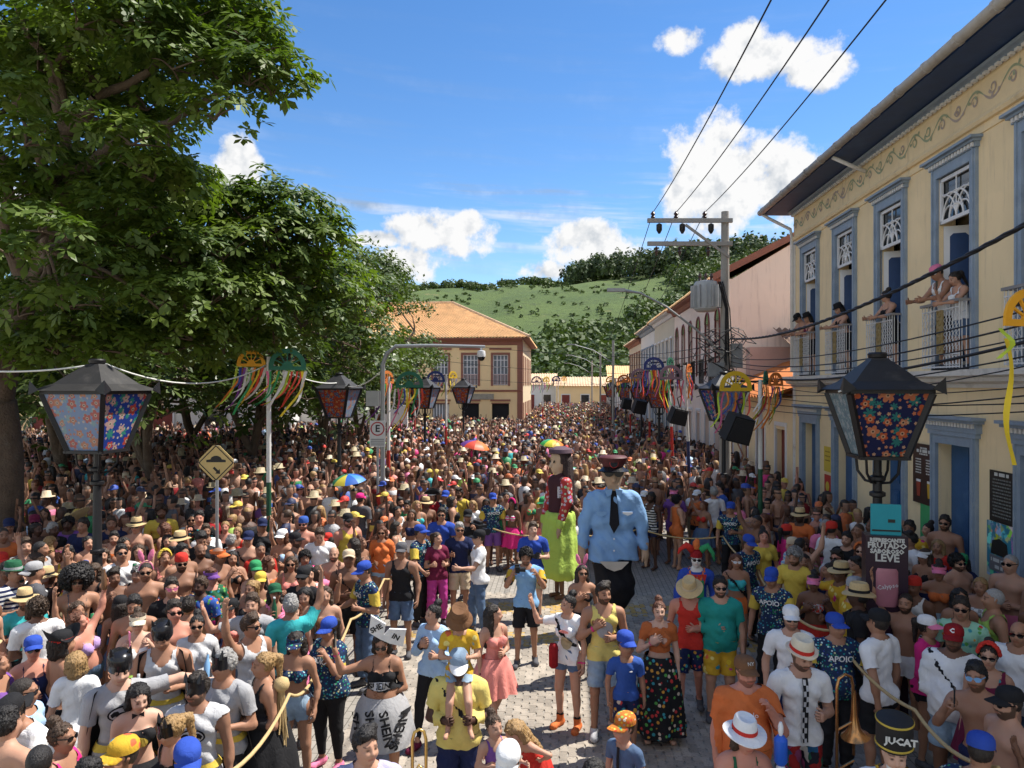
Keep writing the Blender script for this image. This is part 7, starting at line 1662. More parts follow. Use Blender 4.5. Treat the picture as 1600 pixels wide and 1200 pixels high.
# =================================================================== the two giant puppets
def sdf_part(name, prims, h, mat, par, cuts=()):
 V, Q = sdf_mesh(prims, h, cuts); return mesh_obj(name, np_mesh(name, V, Q, [mat]), par)
def puppets():
 p = ground_at(958,985); g1 = empty('giant_puppet',p,math.atan2(-p.x,p.y)+R_(4),'giant policeman puppet in light blue shirt, black tie and sunglasses','puppet','giant carnival puppets'); g1.scale = (.91,.88,1.0)
 bl = pm('puppet_shirt',(.20,.36,.60),.8,.12,3,.7,9,dist=.03); bk = pm('puppet_trousers',(.008,.008,.011),.9,.3,3,.5,8,dist=.03); fl = pm('puppet_face',(.42,.28,.18),.7,.12,4,.3,12,dist=.02)
 cutb = lambda z: (lambda F,X,Y,Z: np.maximum(F,z+.03*np.sin(X*7)-Z+0*Y)); fold = lambda F,X,Y,Z: F-.016*np.sin(X*13+3*np.sin(Z*5))*np.sin(Z*9+Y*6)-.010*np.sin(X*29+Z*17+2*np.sin(Z*8))
 b = [C((-.24,0,2.22),(.24,0,2.22),.20,k=.10,s=(1,.95,1)),C((-.22,0,1.9),(.22,0,1.9),.21,k=.15),C((-.23,0,1.5),(.23,0,1.5),.22,k=.15),C((-.24,0,1.15),(.24,0,1.15),.25,k=.2),C((0,0,2.3),(0,0,2.5),.13,.09,k=.1)]
 for s in (-1, 1): b += [C((s*.40, 0, 2.26), (s*.53, -.02, 1.9), .13, .115, k=.08), C((s*.53, -.02, 1.9), (s*.57, -.06, 1.48), .115, .10, k=.03)]
 sh = sdf_part('shirt', b, .028, bl, g1, (fold, cutb(1.22)))
 t = [C((-.18,.02,1.18),(.18,.02,1.18),.17,k=.1),C((0,.02,.85),(.06,.02,.78),.35,.34,k=.2,s=(1.0,.72,1)),C((.04,.02,.75),(-.03,.0,.28),.30,.17,k=.15)]
 sdf_part('trousers', t, .03, bk, g1, (fold,))
 ap = MB(); ap.prism([(-.27,1.24),(.27,1.24),(.14,1.12),(0,1.08),(-.14,1.13)][::-1],-.305,-.27); ap.build('shirt_tail',pm('puppet_under',(.50,.45,.38),.8),g1)
 hd = [C((0,-.02,2.62),(0,-.02,2.74),.17,.19,k=.06,s=(.95,1,1)),C((0,-.18,2.66),(0,-.22,2.60),.03,.045,k=.04),C((0,-.06,2.46),(0,-.05,2.52),.11,k=.06),C((-.06,-.16,2.52),(.06,-.16,2.52),.025,k=.02)]
 for s in (-1, 1): hd.append(C((s*.18, .02, 2.66), (s*.2, .03, 2.72), .05, k=.02, s=(.5, 1, 1.2)))
 head = sdf_part('head', hd, .02, fl, g1)
 hm = pm('puppet_hat', (.09, .02, .022), .6, .9, 9, .2, stain=(.012, .012, .016), stain_amt=.9)
 m = MB(); m.lathe([(.185,2.78),(.20,2.84),(.255,2.93),(.27,2.975),(.24,3.0),(0,3.02)],24,(0,-.02,0)); hat = m.build('cap',hm,g1,smooth='auto')
 m = MB(); n = 14
 for i in range(n):
  t0,t1 = math.pi*(1.12+.76*i/n),math.pi*(1.12+.76*(i+1)/n); q = lambda t,r,z: (r*math.cos(t),r*math.sin(t)*1.05-.02,z); m.quad(q(t0,.185,2.83),q(t1,.185,2.83),q(t1,.315,2.755),q(t0,.315,2.755)); m.quad(q(t0,.315,2.745),q(t1,.315,2.745),q(t1,.185,2.81),q(t0,.185,2.81))
 m.build('peak', MATS['shiny_black'], hat)
 m = MB(); m.lathe([(.075,-.012),(.085,0),(.075,.012)],18,M=Matrix.Translation((0,-.245,2.895)) @ Matrix.Rotation(R_(78),4,'X')); m.build('badge_ring',pm('puppet_red',(.40,.03,.03),.5),hat); m = MB(); m.lathe([(0,0),(.072,0)],18,M=Matrix.Translation((0,-.258,2.895)) @ Matrix.Rotation(R_(78),4,'X')); m.build('badge',MATS['shiny_black'],hat)
 m = MB()
 for s in (-1, 1): m.prism([(s*.09+.085*math.cos(t), 2.715+.055*math.sin(t)) for t in np.linspace(0, 2*math.pi, 14)[:-1]], -.235, -.215)
 m.box(-.02,.02,-.235,-.215,2.72,2.735); m.bar((-.17,-.2,2.73),(-.2,.02,2.73),.02); m.bar((.17,-.2,2.73),(.2,.02,2.73),.02); m.build('sunglasses',MATS['shiny_black'],head)
 m = MB(); m.prism([(-.045,2.42),(.045,2.42),(.055,2.36),(.10,1.86),(0,1.70),(-.085,1.86),(-.05,2.36)][::-1],-.30,-.275); tie = m.build('tie',bk,sh)
 V_ = np.array([tuple(v.co) for v in sh.data.vertices])
 for v in tie.data.vertices:
  d = np.hypot(V_[:, 0]-v.co.x, V_[:, 2]-v.co.z); k = d < .06; v.co.y = V_[k, 1].min()-(.03 if v.co.y < -.29 else .012) if k.any() else v.co.y
 for s in (-1, 1):
  m = MB(); m.prism([(s*.03, 2.45), (s*.16, 2.44), (s*.13, 2.32), (s*.05, 2.36)][::-s], -.235, -.20); m.build('collar', bl, sh)
  m = MB(); m.prism([(s*.24-.10,2.08),(s*.24+.10,2.08),(s*.24+.10,2.03),(s*.24,1.985),(s*.24-.10,2.03)][::-1],-.262,-.245); m.build('pocket_flap',bl,sh)
  sdf_part('hand',[C((s*.585,-.065,1.52),(s*.59,-.08,1.32),.075,.065,k=.04),C((s*.60,-.09,1.32),(s*.60,-.10,1.14),.055,.025,k=.04),C((s*.55,-.12,1.34),(s*.53,-.15,1.22),.028,.02,k=.03)],.02,fl,g1)
 m = MB(); m.prism([(.16,2.075),(.34,2.075),(.34,2.05),(.25,2.015),(.16,2.05)][::-1],-.275,-.262); m.build('badge_cloth',MATS['white_paint'],sh);
 for z in (1.62,1.42): m = MB(); m.lathe([(0,-.01),(.018,0),(0,.008)],8,M=Matrix.Translation((.0,-.26,z)) @ Matrix.Rotation(R_(90),4,'X')); m.build('button',MATS['white_paint'],sh)
 for i,s in enumerate((-1,1)): m = MB(); m.tube([(s*.1,.0,.4),(s*.11,-.01,.1)],[.06,.05],8); m.tube([(s*.11,.05,.05),(s*.12,-.18,.045)],.05,8); m.build('bearer_leg',MATS['dark_room'],g1)
 # the woman puppet, seen from her left side
 p = ground_at(874,934); g2 = empty('giant_puppet',p,R_(-64),'giant woman puppet with long dark hair, red flowered sleeves and lime skirt','puppet','giant carnival puppets')
 lim_ = pm('puppet_lime',(.42,.58,.10),.85,.12,3,.8,7,dist=.04); red = pm('puppet_vest',(.055,.014,.02),.8,.3,4); flw = MATS['puppet_flower']
 fold2 = lambda F, X, Y, Z: F-.016*np.sin(np.arctan2(X, Y)*9+Z*1.5)-.008*np.sin(Z*11+X*7)
 sdf_part('skirt',[C((0,0,1.6),(0,0,1.6),.27,k=.2),C((0,0,1.5),(0,-.02,.55),.31,.40,k=.1),C((0,-.02,.6),(0,0,.42),.40,.34,k=.1)],.028,lim_,g2,(fold2,lambda F,X,Y,Z: np.maximum(F,.42+.03*np.sin(X*9)-Z+0*Y),lambda F,X,Y,Z: np.maximum(F,Z-1.72+0*X+0*Y)))
 vs_ = sdf_part('vest',[C((-.14,0,2.28),(.14,0,2.28),.16,k=.1),C((0,0,1.7),(0,0,2.1),.22,.2,k=.15),C((0,0,2.3),(0,-.02,2.5),.09,.07,k=.08)],.028,red,g2)
 for s in (-1, 1):
  sdf_part('sleeve',[C((s*.26,0,2.3),(s*.34,-.02,1.95),.12,.105,k=.1),C((s*.34,-.02,1.95),(s*.32,-.16,1.56),.105,.075,k=.04)],.025,flw,g2); sdf_part('cuff',[C((s*.32,-.155,1.57),(s*.32,-.17,1.50),.085,.08,k=.02)],.022,lim_,g2)
  sdf_part('hand',[C((s*.32,-.17,1.5),(s*.32,-.2,1.36),.05,.045,k=.03),C((s*.32,-.2,1.36),(s*.32,-.22,1.26),.035,.02,k=.03)],.02,fl,g2)
 hd = sdf_part('head',[C((0,-.01,2.66),(0,-.01,2.76),.16,.17,k=.06,s=(.9,1,1)),C((0,-.17,2.68),(0,-.21,2.62),.025,.035,k=.03),C((0,-.11,2.53),(0,-.12,2.56),.06,k=.05),C((0,-.02,2.45),(0,-.02,2.55),.08,k=.05)],.018,pm('puppet_face_pale',(.56,.40,.26),.7,.12,4),g2)
 m = MB()
 for s in (-1,1): m.lathe([(0,-.01),(.03,0),(0,.006)],10,M=Matrix.Translation((s*.075,-.165,2.71)) @ Matrix.Rotation(R_(80),4,'X'),sx=1.3)
 m.build('eyes', MATS['shiny_black'], hd)
 hr = pm('puppet_hair', (.045, .028, .026), .8, .5, 12, .8, 40, dist=.03)
 str_ = lambda F, X, Y, Z: F-.012*np.sin(np.arctan2(X, Y)*26+Z*5)
 sdf_part('hair',[C((0,.04,2.78),(0,.04,2.80),.19,k=.05),C((0,.14,2.7),(0,.24,1.9),.14,.12,k=.08),C((-.12,.08,2.7),(-.17,.16,1.85),.09,.07,k=.06),C((.12,.08,2.7),(.17,.16,1.8),.09,.07,k=.06)],.024,hr,g2,(str_,lambda F,X,Y,Z: np.maximum(F,-np.maximum(Y+.06,Z-2.85)+0*X)))
 m = MB(); m.lathe([(.19,2.86),(.24,2.88),(.22,2.95),(.10,3.0),(0,3.0)],18,(0,.03,0)); m.build('cap',pm('puppet_cap',(.10,.06,.08),.8,.4,8),g2,smooth='auto')
 m = MB(); m.box(.0,.012,-.15,.12,2.02,2.24,Matrix.Translation((.205,0,0))); lb = m.build('label_card',MATS['white_paint'],g2); lb.location = (.02,-.02,.0)
 for i in range(4): m = MB(); m.box(.22,.224,-.12,.08,2.20-i*.05-.015,2.20-i*.05); o = m.build('label_print',MATS['print_grey'],lb); o.location = (0,0,-.005)
 for s in (-1,1): m = MB(); m.tube([(s*.09,0,.5),(s*.1,0,.1)],[.055,.045],8); m.tube([(s*.1,.05,.045),(s*.11,-.15,.045)],.045,8); m.build('bearer_leg',pm('bearer_skin',SKINS['brown'],.5),g2)
m_,nt,p_ = new_mat('puppet_flower'); v = ocoord(nt); vo = node(nt,'ShaderNodeTexVoronoi',{'Vector': v,'Scale': 14.0}); put(nt,p_.inputs['Base Color'],mixc(nt,step(nt,vo.outputs['Distance'],.35,.45),mixc(nt,.55,vo.outputs['Color'],(.5,.35,.3)),(.42,.03,.025))); p_.inputs['Roughness'].default_value = .8
puppets()
# =================================================================== the people one can tell apart, front of the photo to back
def P_(x, y, label, **k): return person(x, y, label, **k)
W2 = ('bracelet', 'hotpink')
def support(x, y, label, arms=('rope', 'relax'), face=0, bot='pants', bc='black', fat=1, **k):
 Q = person(x,y,label,g=k.pop('g','m'),skin=k.pop('skin','tan'),hat='cap',hatc='royal',top='tee',tc='navy',tmat='support_print',bot=bot,bc=bc,arms=arms,face=face,fat=fat,extra=(('sleeves','yellow'),),group='helpers in patterned shirts and blue caps',**k)
 back = abs(face) > 100
 project_print(Q, Q['shirt'], text_mesh('APOIO', .085, 0, 1.30 if not back else 1.28, 0 if not back else 0, .002), 'lettering', 'white', -1)
 return Q
def people_front():
 # ---- bottom edge and the open lane
 a = P_(572,1140,'young man with black slicked hair in a lavender polo shirt at the bottom edge',hair='quiff',hc='black',skin='light',top='polo',tc='lavender',hy=30,arms=('cup','cup'),bc='black',bot='pants',fine=True)
 project_print(a, a['shirt'], poly_mesh([[(-.05, 1.44), (.05, 1.44), (.03, 1.30), (-.03, 1.30)]]), 'collar_facing', 'black')
 tb = empty('slide_trombone',ground_at(655,1150,1.62)+Vector((0,0,.85)),R_(10),'brass trombone slide standing up beside the man in lavender','trombone'); br = pm('brass',(.62,.40,.12),.28,.2,6,metal=.9)
 m = MB(); m.tube([(-.05,0,0),(-.05,0,.74),(-.035,0,.80),(0,0,.82),(.035,0,.80),(.05,0,.74),(.05,0,0)],.012,8); m.build('slide',br,tb,smooth=True); m = MB(); m.tube([(-.05,0,.45),(.05,0,.45)],.009,6); m.tube([(-.03,.02,.1),(-.03,.02,.5),(0,.02,.55),(.03,.02,.5),(.03,.02,.1)],.010,8); m.build('brace',br,tb,smooth=True)
 s = P_(597,990,'woman in a newspaper print bow, black bra top and lettered paper skirt',g='f',skin='tan',hair='bob',gl=True,top='crop',tc='black',bot='wideskirt',bc='grey',arms=('wave','belly'),legs='step',fat=2,face=-6,hp=12,extra=(('bracelet','hotpink'),('belt','black')),shoe='shoes',sc_='black',fine=True)
 sk = [c for c in s['root'].children if c.name.startswith('skirt')][0]
 for i,(t,x,z,r) in enumerate((('SHEIN',-.08,.80,R_(82)),('SHEIN',.08,.80,R_(78)),('SHEIN',.22,.76,R_(-70)),('SHEIN',-.22,.74,R_(70)))): project_print(s,sk,text_mesh(t,.13,x,z,r,.004),'lettering','black',-1,.012)
 project_print(s,s['shirt'],poly_mesh([[(-.11+.22*i/8,1.17),(-.11+.22*(i+1)/8,1.17),(-.11+.22*(i+1)/8,1.25),(-.11+.22*i/8,1.25)] for i in range(8)]),'paper_band','lgrey',-1,.010); project_print(s,s['shirt'],text_mesh('SHEIN',.085,0,1.21,0,.003),'lettering','black',-1,.016)
 HM = s['rec']['head']
 for pl,tx,tp,rt in (([(0,0),(-.03,.02),(-.13,.09),(-.10,.30),(.06,.19),(.03,.03)],'SHE',(-.045,.14),-.5),([(0,0),(.04,.06),(.10,.13),(.29,.12),(.25,-.09),(.10,-.05)],'IN',(.17,.03),.5)):
  M = HM @ Matrix.Translation((0,-.05,.215)); bw = MB(); bw.prism(pl[::-1],-.012,.012,M); o = bw.build('bow_wing',MATS['cloth'],s['root']); o.color = (*CL['white'],1)
  flat_text(tx, .085, MATS['black_iron'], s['root'], M @ Matrix.Translation((tp[0], -.015, tp[1])) @ Matrix.Rotation(rt, 4, 'Y') @ FR, bold=.003)
 held('phone', s, 0, 'black', 'black phone raised by the woman in the paper skirt')
 sp_ = support(515,968,'large helper in patterned shirt, black leggings and pale trainers at left rope',('rope','face'),-38,'leggings','black',3,g='f',hair='ponytail',sc_='pink',hp=8)
 P_(677,945,'woman in open blue denim shirt and black leggings with hair tied back',g='f',hair='bun',hc='black',skin='light',top='longsleeve',tc='lightblue',bot='leggings',bc='black',arms=('chest','cup'),legs='walk',face=-30,hy=-25,sc_='maroon',fat=1)
 m1 = P_(717,1018,'stout dark skinned man in pale yellow shirt carrying a child on his shoulders',skin='dark',hat='cap',hatc='ldenim',bandc='white',top='tee',tc='paleyellow',bot='shorts',bc='navy',arms=('hold','hold'),fat=2,hp=20,legs='step',extra=(('harness','black'),('bracelet','hotpink')),H=1.74,gl=False)
 # the child rides above: seat level with the man's shoulders
 l = m1['loc']; ch = P_(0,0,'child in bright flowered shirt riding on the shoulders of the man in yellow',g='c',pos=(l.x-.0,l.y+.06,0),z=.90,skin='light',hair='short',hc='brown',hat='bucket',hatc='brown',bandc='brown',top='tee',tc='yellow',tmat='hawaii',bot='trunks',bc='ldenim',arms=('hold','hold'),legs='ride',shoe=None,hp=30,H=1.24)
 d = P_(772,945,'slim laughing girl in a short pink pleated dress',g='f',hair='long',hc='dark',skin='light',top='dress',tc='salmon',bot=None,arms=('down','belly'),legs='walk',face=35,hy=40,fat=0,H=1.60,shoe='shoes',sc_='black',extra=(('bracelet','maroon'),))
 P_(772,1118,'toddler girl in purple top and lilac tulle skirt sitting up in arms',g='c',hair='bun',hc='brown',skin='light',top='tank',tc='purple',bot='tutu',bc='lilac',arms=('belly','fwd'),face=30,H=1.02,z=.42)
 P_(800,1163,'person in a plain white cap with their back half turned at bottom centre',hat='cap',hatc='white',bandc='white',skin='tan',top='tee',tc='grey',face=-20,hp=30,H=1.68)
 P_(838,1118,'little blond girl bending forward in a bright red princess dress',g='c',hair='longwavy',hc='blond',skin='light',top='dress',tc='red',bot=None,arms=('fwd','hip'),lean=38,face=-50,H=1.16,extra=())
 P_(930,1185,'dark haired child seen from behind at the bottom edge',g='c',hair='long',hc='black',skin='tan',top='tank',tc='pink',bot='skirt',bc='pink',face=150,H=1.2)
 b = P_(975,1118,'boy in denim shirt and colourful confetti print cap',g='c',skin='light',hair='short',hc='brown',hat='cap',hatc='confetti',top='polo',tc='denim',tmat='denim',bot='shorts',bc='denim',arms=('down','relax'),face=-35,hy=-15,H=1.27)
 project_print(b,b['shirt'],poly_mesh([[(-.02,1.45-.07*i),(.02,1.45-.07*i),(.02,1.38-.07*i),(-.02,1.38-.07*i)] for i in range(7)]),'tie','black')
 wt = P_(888,930,'woman in white T-shirt and denim shorts shading her eyes, red ankle boots',g='f',skin='light',hair='bun',hc='black',gl=False,top='tee',tc='white',bot='hotpants',bc='denim',arms=('wave','down'),face=-28,hy=-25,extra=(('harness','black'),('band2','hotpink'),('socks','black')),shoe='boots',sc_='orange',legs='stand',fine=True)
 project_print(wt,wt['shirt'],poly_mesh(oval(.03,1.14,.075,.09,9)),'print','khaki'); project_print(wt,wt['shirt'],poly_mesh(oval(.02,1.29,.07,.018,9)),'print','salmon')
 bag = MB(); bag.lathe([(.03,0),(.055,.03),(.058,.26),(.04,.30)],10,sy=.6); o = bag.build('shoulder_bag',MATS['cloth'],smooth=True); o.color = (*CL['darkred'],1); o.location = wt['loc']+Vector((-.19,-.12,.78)); tag(o,'red bag hanging at the hip of the woman in white T-shirt','bag')
 y1 = P_(943,912,'bearded man in a bright yellow tank top and pale ripped shorts',skin='tan',hair='quiff',hc='dark',beard=1,top='tank',tc='paleyellow',bot='shorts',bc='ldenim',arms=('chest','belly'),legs='step',face=10,hy=14,H=1.80,extra=(('bracelet','hotpink'),),shoe='shoes',sc_='lgrey',fine=True)
 project_print(y1, y1['shirt'], poly_mesh(oval(-.01, 1.22, .095, .10, 14)), 'print', 'grey')
 bo = P_(978,990,'boy in blue cap and royal blue T-shirt beside the man in yellow',g='c',skin='tan',hair='short',hat='cap',hatc='royal',top='tee',tc='blue',bot='shorts',bc='navy',bmat='floral',arms=('relax','down'),face=8,hy=16,H=1.40)
 project_print(bo, bo['shirt'], poly_mesh(oval(.05, 1.30*.64/.64, .03, .01, 8)), 'print', 'white')
 P_(1030,940,'red haired woman in rust crop top and long flowered skirt',g='f',skin='fair',hair='bun',hc='auburn',top='croptee',tc='rust',bot='longskirt',bc='black',bmat='floral',arms=('chest','down'),face=4,extra=(('bracelet','hotpink'),),shoe=None,fat=1,H=1.64,fine=True)
 P_(1125,903,'stocky bearded man in green T-shirt and flowered shorts with sunglasses',skin='light',hair='short',hc='black',beard=1,gl=True,top='tee',tc='teal',bot='shorts',bc='magenta',bmat='hawaii',arms=('belly','down'),fat=2,face=6,H=1.78,extra=(('bracelet','hotpink'),))
 P_(1078,908,'man in red tank top looking down under a broad straw hat',skin='red',hair='short',hat='straw',hatc='straw',bandc='beige',top='tank',tc='red',bot='shorts',bc='navy',bmat='floral',arms=('relax','belly'),hp=30,face=-8,H=1.74,legs='walk')
 bu = P_(910,884,'woman with pink rabbit ears, sunglasses and black strapless top',g='f',hair='long',hc='dark',skin='tan',hat='bunny',hatc='pink',gl=True,top='bandeau',tc='black',bot='skirt',bc='black',arms=('chest','relax'),face=12,hp=-4)
 ph = P_(822,858,'photographer in open colourful shirt over a blue T-shirt, looking at his camera',skin='tan',hair='curly',hc='black',beard=.8,top='tee',tc='sky',bot='shorts',bc='black',arms=('phone','phone'),hp=12,face=-4,extra=(('sleeves','orange','hawaii'),),legs='step')
 held('camera', ph, 0, 'black', 'camera in the hands of the man in the open colourful shirt')
 p2 = P_(833,817,'fair man in royal blue T-shirt with a camera round his neck',skin='fair',hair='short',hc='brown',top='tee',tc='royal',bot='shorts',bc='khaki',arms=('cup','hold'),face=5)
 held('camera', p2, 1, 'black', 'black camera held by the fair man in royal blue')
 j = P_(1088,862,'person dressed as a jester with white skull face in green, blue and red',skin=(.62,.60,.56),hair=None,hat='bandana',hatc='darkred',top='longsleeve',tc='royal',bot='pants',bc='darkgreen',arms=('relax','relax'),face=2,H=1.72,gl=True,extra=(('necklace','orange'),))
 HM = j['rec']['head'];
 for pts,col in (([(-.06,0,.26),(-.16,-.02,.34),(-.25,-.03,.27),(-.28,-.03,.2)],'red'),([(0,0,.27),(.0,.02,.38),(.02,.0,.43)],'orange'),([(.06,0,.26),(.17,0,.33),(.25,0,.22),(.27,0,.1)],'green')):
  m = MB(); m.tube([HM @ Vector(p) for p in pts],[.06,.05,.03,.012][:len(pts)],8); o = m.build('hat_horn',MATS['cloth'],j['root'],smooth=True); o.color = (*CL[col],1)
 project_print(j,j['shirt'],poly_mesh([[(-.14+.07*i,1.40),(-.07+.07*i,1.40),(-.105+.07*i,1.26)] for i in range(4)]),'collar_points','red'); project_print(j,j['shirt'],poly_mesh([[(-.10,.92+.1*i),(.10,.92+.1*i),(.10,1.02+.1*i),(-.10,1.02+.1*i)] for i in range(4)]),'front_panel','green')
 r1 = P_(1165,1030,'heavy man in orange red polo shirt and brown cap wiping his mouth',skin='red',hair='short',hat='cap',hatc='brown',beard=.6,top='tee',tc='orange',bot='shorts',bc='black',arms=('down','face'),fat=3,face=14,hy=10,H=1.76,fine=True)
 flat_text('NY',.045,MATS['chalk'],r1['root'],r1['rec']['head'] @ Matrix.Translation((0,-.095,.225)) @ Matrix.Rotation(R_(68),4,'X')); project_print(r1,r1['shirt'],text_mesh('lo',.06,.03,1.30),'lettering','white')
 g1_ = P_(1162,1128,'person in white straw hat and dark green swimsuit at the bottom edge',g='f',skin='red',hair='bob',hc='brown',hat='straw',hatc='white',bandc='red',gl=True,top='swimsuit',tc='darkgreen',bot='hotpants',bc='denim',arms=('fwd','face'),fat=2,face=12,hy=15,hp=10,fine=True)
 wg = empty('water_gun', g1_['loc']+Vector((.24, -.12, 1.22)), 0, 'blue, white and orange toy water gun held by the person in white hat', 'toy');
 for nm,z0,z1,rr_,c in (('tank',.14,.36,.05,(.02,.10,.52)),('grip',.0,.15,.035,(.7,.7,.7)),('pump',-.22,0,.045,(.66,.12,.02)),('nozzle',.36,.46,.02,(.7,.7,.7))): m = MB(); m.lathe([(rr_*.6,z0),(rr_,z0+.03),(rr_,z1-.03),(rr_*.5,z1)],12); m.build(nm,pm('toy_'+nm,c,.3),wg,smooth='auto')
 t = P_(1250,1003,'grey bearded trombone player in white shirt, checked tie and patchwork trousers',skin='light',hair='short',hc='dark',beard=.9,hat='fedora',hatc='cream',bandc='red',top='polo',tc='white',bot='pants',bc='maroon',bmat='patchwork',arms=('relax','hold'),face=16,hy=12,hp=14,H=1.84,fat=1,fine=True)
 project_print(t,t['shirt'],poly_mesh([[(-.022-.012*(i > 5)+.022*c,1.43-.045*i),(.0-.012*(i > 5)+.022*c,1.43-.045*i),(.0-.012*(i > 5)+.022*c,1.385-.045*i),(-.022-.012*(i > 5)+.022*c,1.385-.045*i)] for i in range(12) for c in (0,1) if (i+c) % 2 == 0]),'tie_checks','lgrey',gap=.018); project_print(t,t['shirt'],poly_mesh([[(-.024,1.44-.045*i),(.024,1.44-.045*i),(.024,1.395-.045*i),(-.024,1.395-.045*i)] for i in range(12)]),'tie','black',gap=.012)
 hz = t['loc']; tz = empty('trombone',hz+Vector((.28,-.30,.62)),R_(20),'copper coloured trombone held upright by the bearded man in white','trombone'); cp2 = pm('copper',(.55,.27,.10),.25,.2,6,metal=.9)
 m = MB(); m.tube([(-.09,0,-.3),(-.09,0,.92),(-.07,0,1.0),(0,0,1.03),(.07,0,1.0),(.09,0,.92),(.10,0,.30)],.013,8); m.build('tubing',cp2,tz,smooth=True); m = MB(); m.tube([(.10,0,.88),(.105,0,.66),(.11,0,.54),(.115,0,.49),(.12,0,.465)],[.016,.028,.05,.09,.125],16,cap=False); m.build('bell',cp2,tz,smooth=True); m = MB(); m.tube([(-.09,0,.55),(.09,0,.60)],.01,6); m.tube([(-.09,0,.2),(.1,0,.25)],.01,6); m.build('brace',cp2,tz)
 wc = P_(1236,950,'man in white cap, sunglasses and white T-shirt behind the trombone player',skin='light',hair='short',hat='cap',hatc='white',bandc='white',gl=True,beard=.6,top='tee',tc='white',bot='pants',bc='navy',arms=('relax','belly'),face=4)
 support(1306, 962, 'older helper with APOIO shirt, blue cap and glasses beside the trombone', ('relax', 'rope'), 16, fat=2, hy=20, H=1.72)
 dh = P_(1397,1150,'white bearded man in a tall black drum shaped hat and flower garland',skin='fair',hair='short',hc='white',hat='tallhat',top='polo',tc='white',bot='pants',bc='black',arms=('down','down'),face=4,hp=6,H=1.74,beard=0,extra=(('necklace','hotpink','hawaii'),),fine=True)
 flat_text('JUCAT',.070,MATS['chalk'],dh['root'],dh['rec']['head'] @ Matrix.Translation((.02,-.122,.275)) @ FR,bold=.003); sdfb = MB(); sdfb.lathe([(.0,-.02),(.055,.0),(.062,.04),(.05,.075)],14,M=dh['rec']['head'] @ Matrix.Translation((0,-.055,.01)),sy=.75); o = sdfb.build('beard',MATS['hair'],dh['root'],smooth=True); o.color = (.6,.6,.58,1)
 project_print(dh,dh['shirt'],poly_mesh([[(-.02,1.40-.06*i),(.02,1.40-.06*i),(.02,1.34-.06*i),(-.02,1.34-.06*i)] for i in range(6)]),'tie','black')
 support(1532, 1152, 'helper in blue cap at the bottom right edge seen from behind', ('rope', 'down'), 165, hp=10, fat=2)
 support(1206, 890, 'helper with APOIO shirt right of the man in green', ('relax', 'rope'), -18, hp=10)
 support(1168, 838, 'helper bending behind the woman with white sunglasses', ('relax', 'relax'), 40, hp=14)
 support(1142, 786, 'helper standing at the back right corner of the rope', ('relax', 'belly'), -10)
 support(572, 880, 'helper in jeans and patterned shirt pulling the left rope', ('rope', 'cup'), -62, bc='denim', hp=14)
 support(657, 822, 'helper in black trousers and patterned shirt further up the left rope', ('rope', 'fwd'), 60)
 support(696, 768, 'helper behind the man in royal blue polo', ('relax', 'relax'), -15)
 support(770, 772, 'helper beside the video camera man', ('relax', 'relax'), 10, bot='shorts', bc='purple')
 # ---- the group in the lane further back
 P_(597,823,'woman in bright orange T-shirt and white denim shorts',g='f',skin='tan',hair='longwavy',hc='auburn',gl=True,top='tee',tc='orange',bot='hotpants',bc='lightblue',arms=('relax','relax'),face=-10,fat=2,shoe=None)
 P_(683,832,'woman in plum polo shirt and pink purple trousers with tied hair',g='f',skin='light',hair='ponytail',hc='brown',top='polo',tc='maroon',bot='pants',bc='magenta',arms=('cup','hold'),face=20,hy=20)
 P_(718,818,'grey haired man in navy polo shirt and beige shorts wearing a badge',skin='tan',hair='short',hc='grey',gl=True,top='polo',tc='navy',bot='shorts',bc='beige',arms=('down','fwd'),face=8)
 P_(748,830,'man in white T-shirt and jeans with black cap seen from the side',skin='light',hair='short',hat='cap',hatc='black',top='tee',tc='white',bot='pants',bc='denim',arms=('down','fwd'),face=-75,legs='step')
 cmn = P_(731,798,'cameraman in black cap and black T-shirt with a video camera on his shoulder',skin='tan',hair='short',hat='cap',hatc='black',top='tee',tc='black',bot='shorts',bc='dgrey',arms=('relax','phone'),face=-5,beard=.6)
 vc = empty('video_camera',cmn['loc']+Vector((.26,-.25,1.40)),R_(30),'shoulder video camera of the cameraman in black','camera'); m = MB(); m.box(-.09,.09,-.1,.38,-.08,.12); m.box(-.03,.03,-.05,.25,.12,.17); m.build('camera_body',MATS['speaker_black'],vc); m = MB(); m.tube([(0,-.1,.02),(0,-.30,.02)],[.055,.065],12); m.build('lens_barrel',MATS['black_iron'],vc,smooth='auto')
 P_(690,795,'man in royal blue polo shirt with sunglasses',skin='tan',hair='short',gl=True,top='polo',tc='royal',bot='pants',bc='black',arms=('down','down'),face=-4,H=1.8)
 # ---- costume group at the lower left
 b1 = P_(186,1022,'tall man in grey shirt, black cape and shiny black mask cap pushed up',skin='fair',hair='short',hat='cowl',top='tee',tc='grey',bot='pants',bc='black',arms=('down','neigh'),face=14,hp=16,H=1.85,extra=(('belt','yellow'),),fine=True); wing_emblem(b1); cape(b1)
 b2 = P_(255,975,'muscular man in grey tank top with black mask cap looking down',skin='tan',hair='short',hat='cowl',top='tank',tc='lgrey',bot='pants',bc='black',arms=('cup','hold'),face=-6,hp=22,H=1.82,extra=(('belt','yellow'),)); wing_emblem(b2,1.2); cape(b2); held('bottle',b2,0,'lgrey','clear bottle in the hand of the muscular man in grey tank top')
 b3 = P_(215,1070,'woman with black hair, bow tie and black strapless costume with yellow print',g='f',skin='fair',hair='bob',hc='black',top='bandeau',tc='black',bot='miniskirt',bc='black',arms=('down','down'),face=10,hp=16,hy=10,extra=(('belt','yellow'),),fine=True)
 project_print(b3, b3['shirt'], poly_mesh(oval(0, 1.24, .07, .045)), 'emblem_oval', 'yellow')
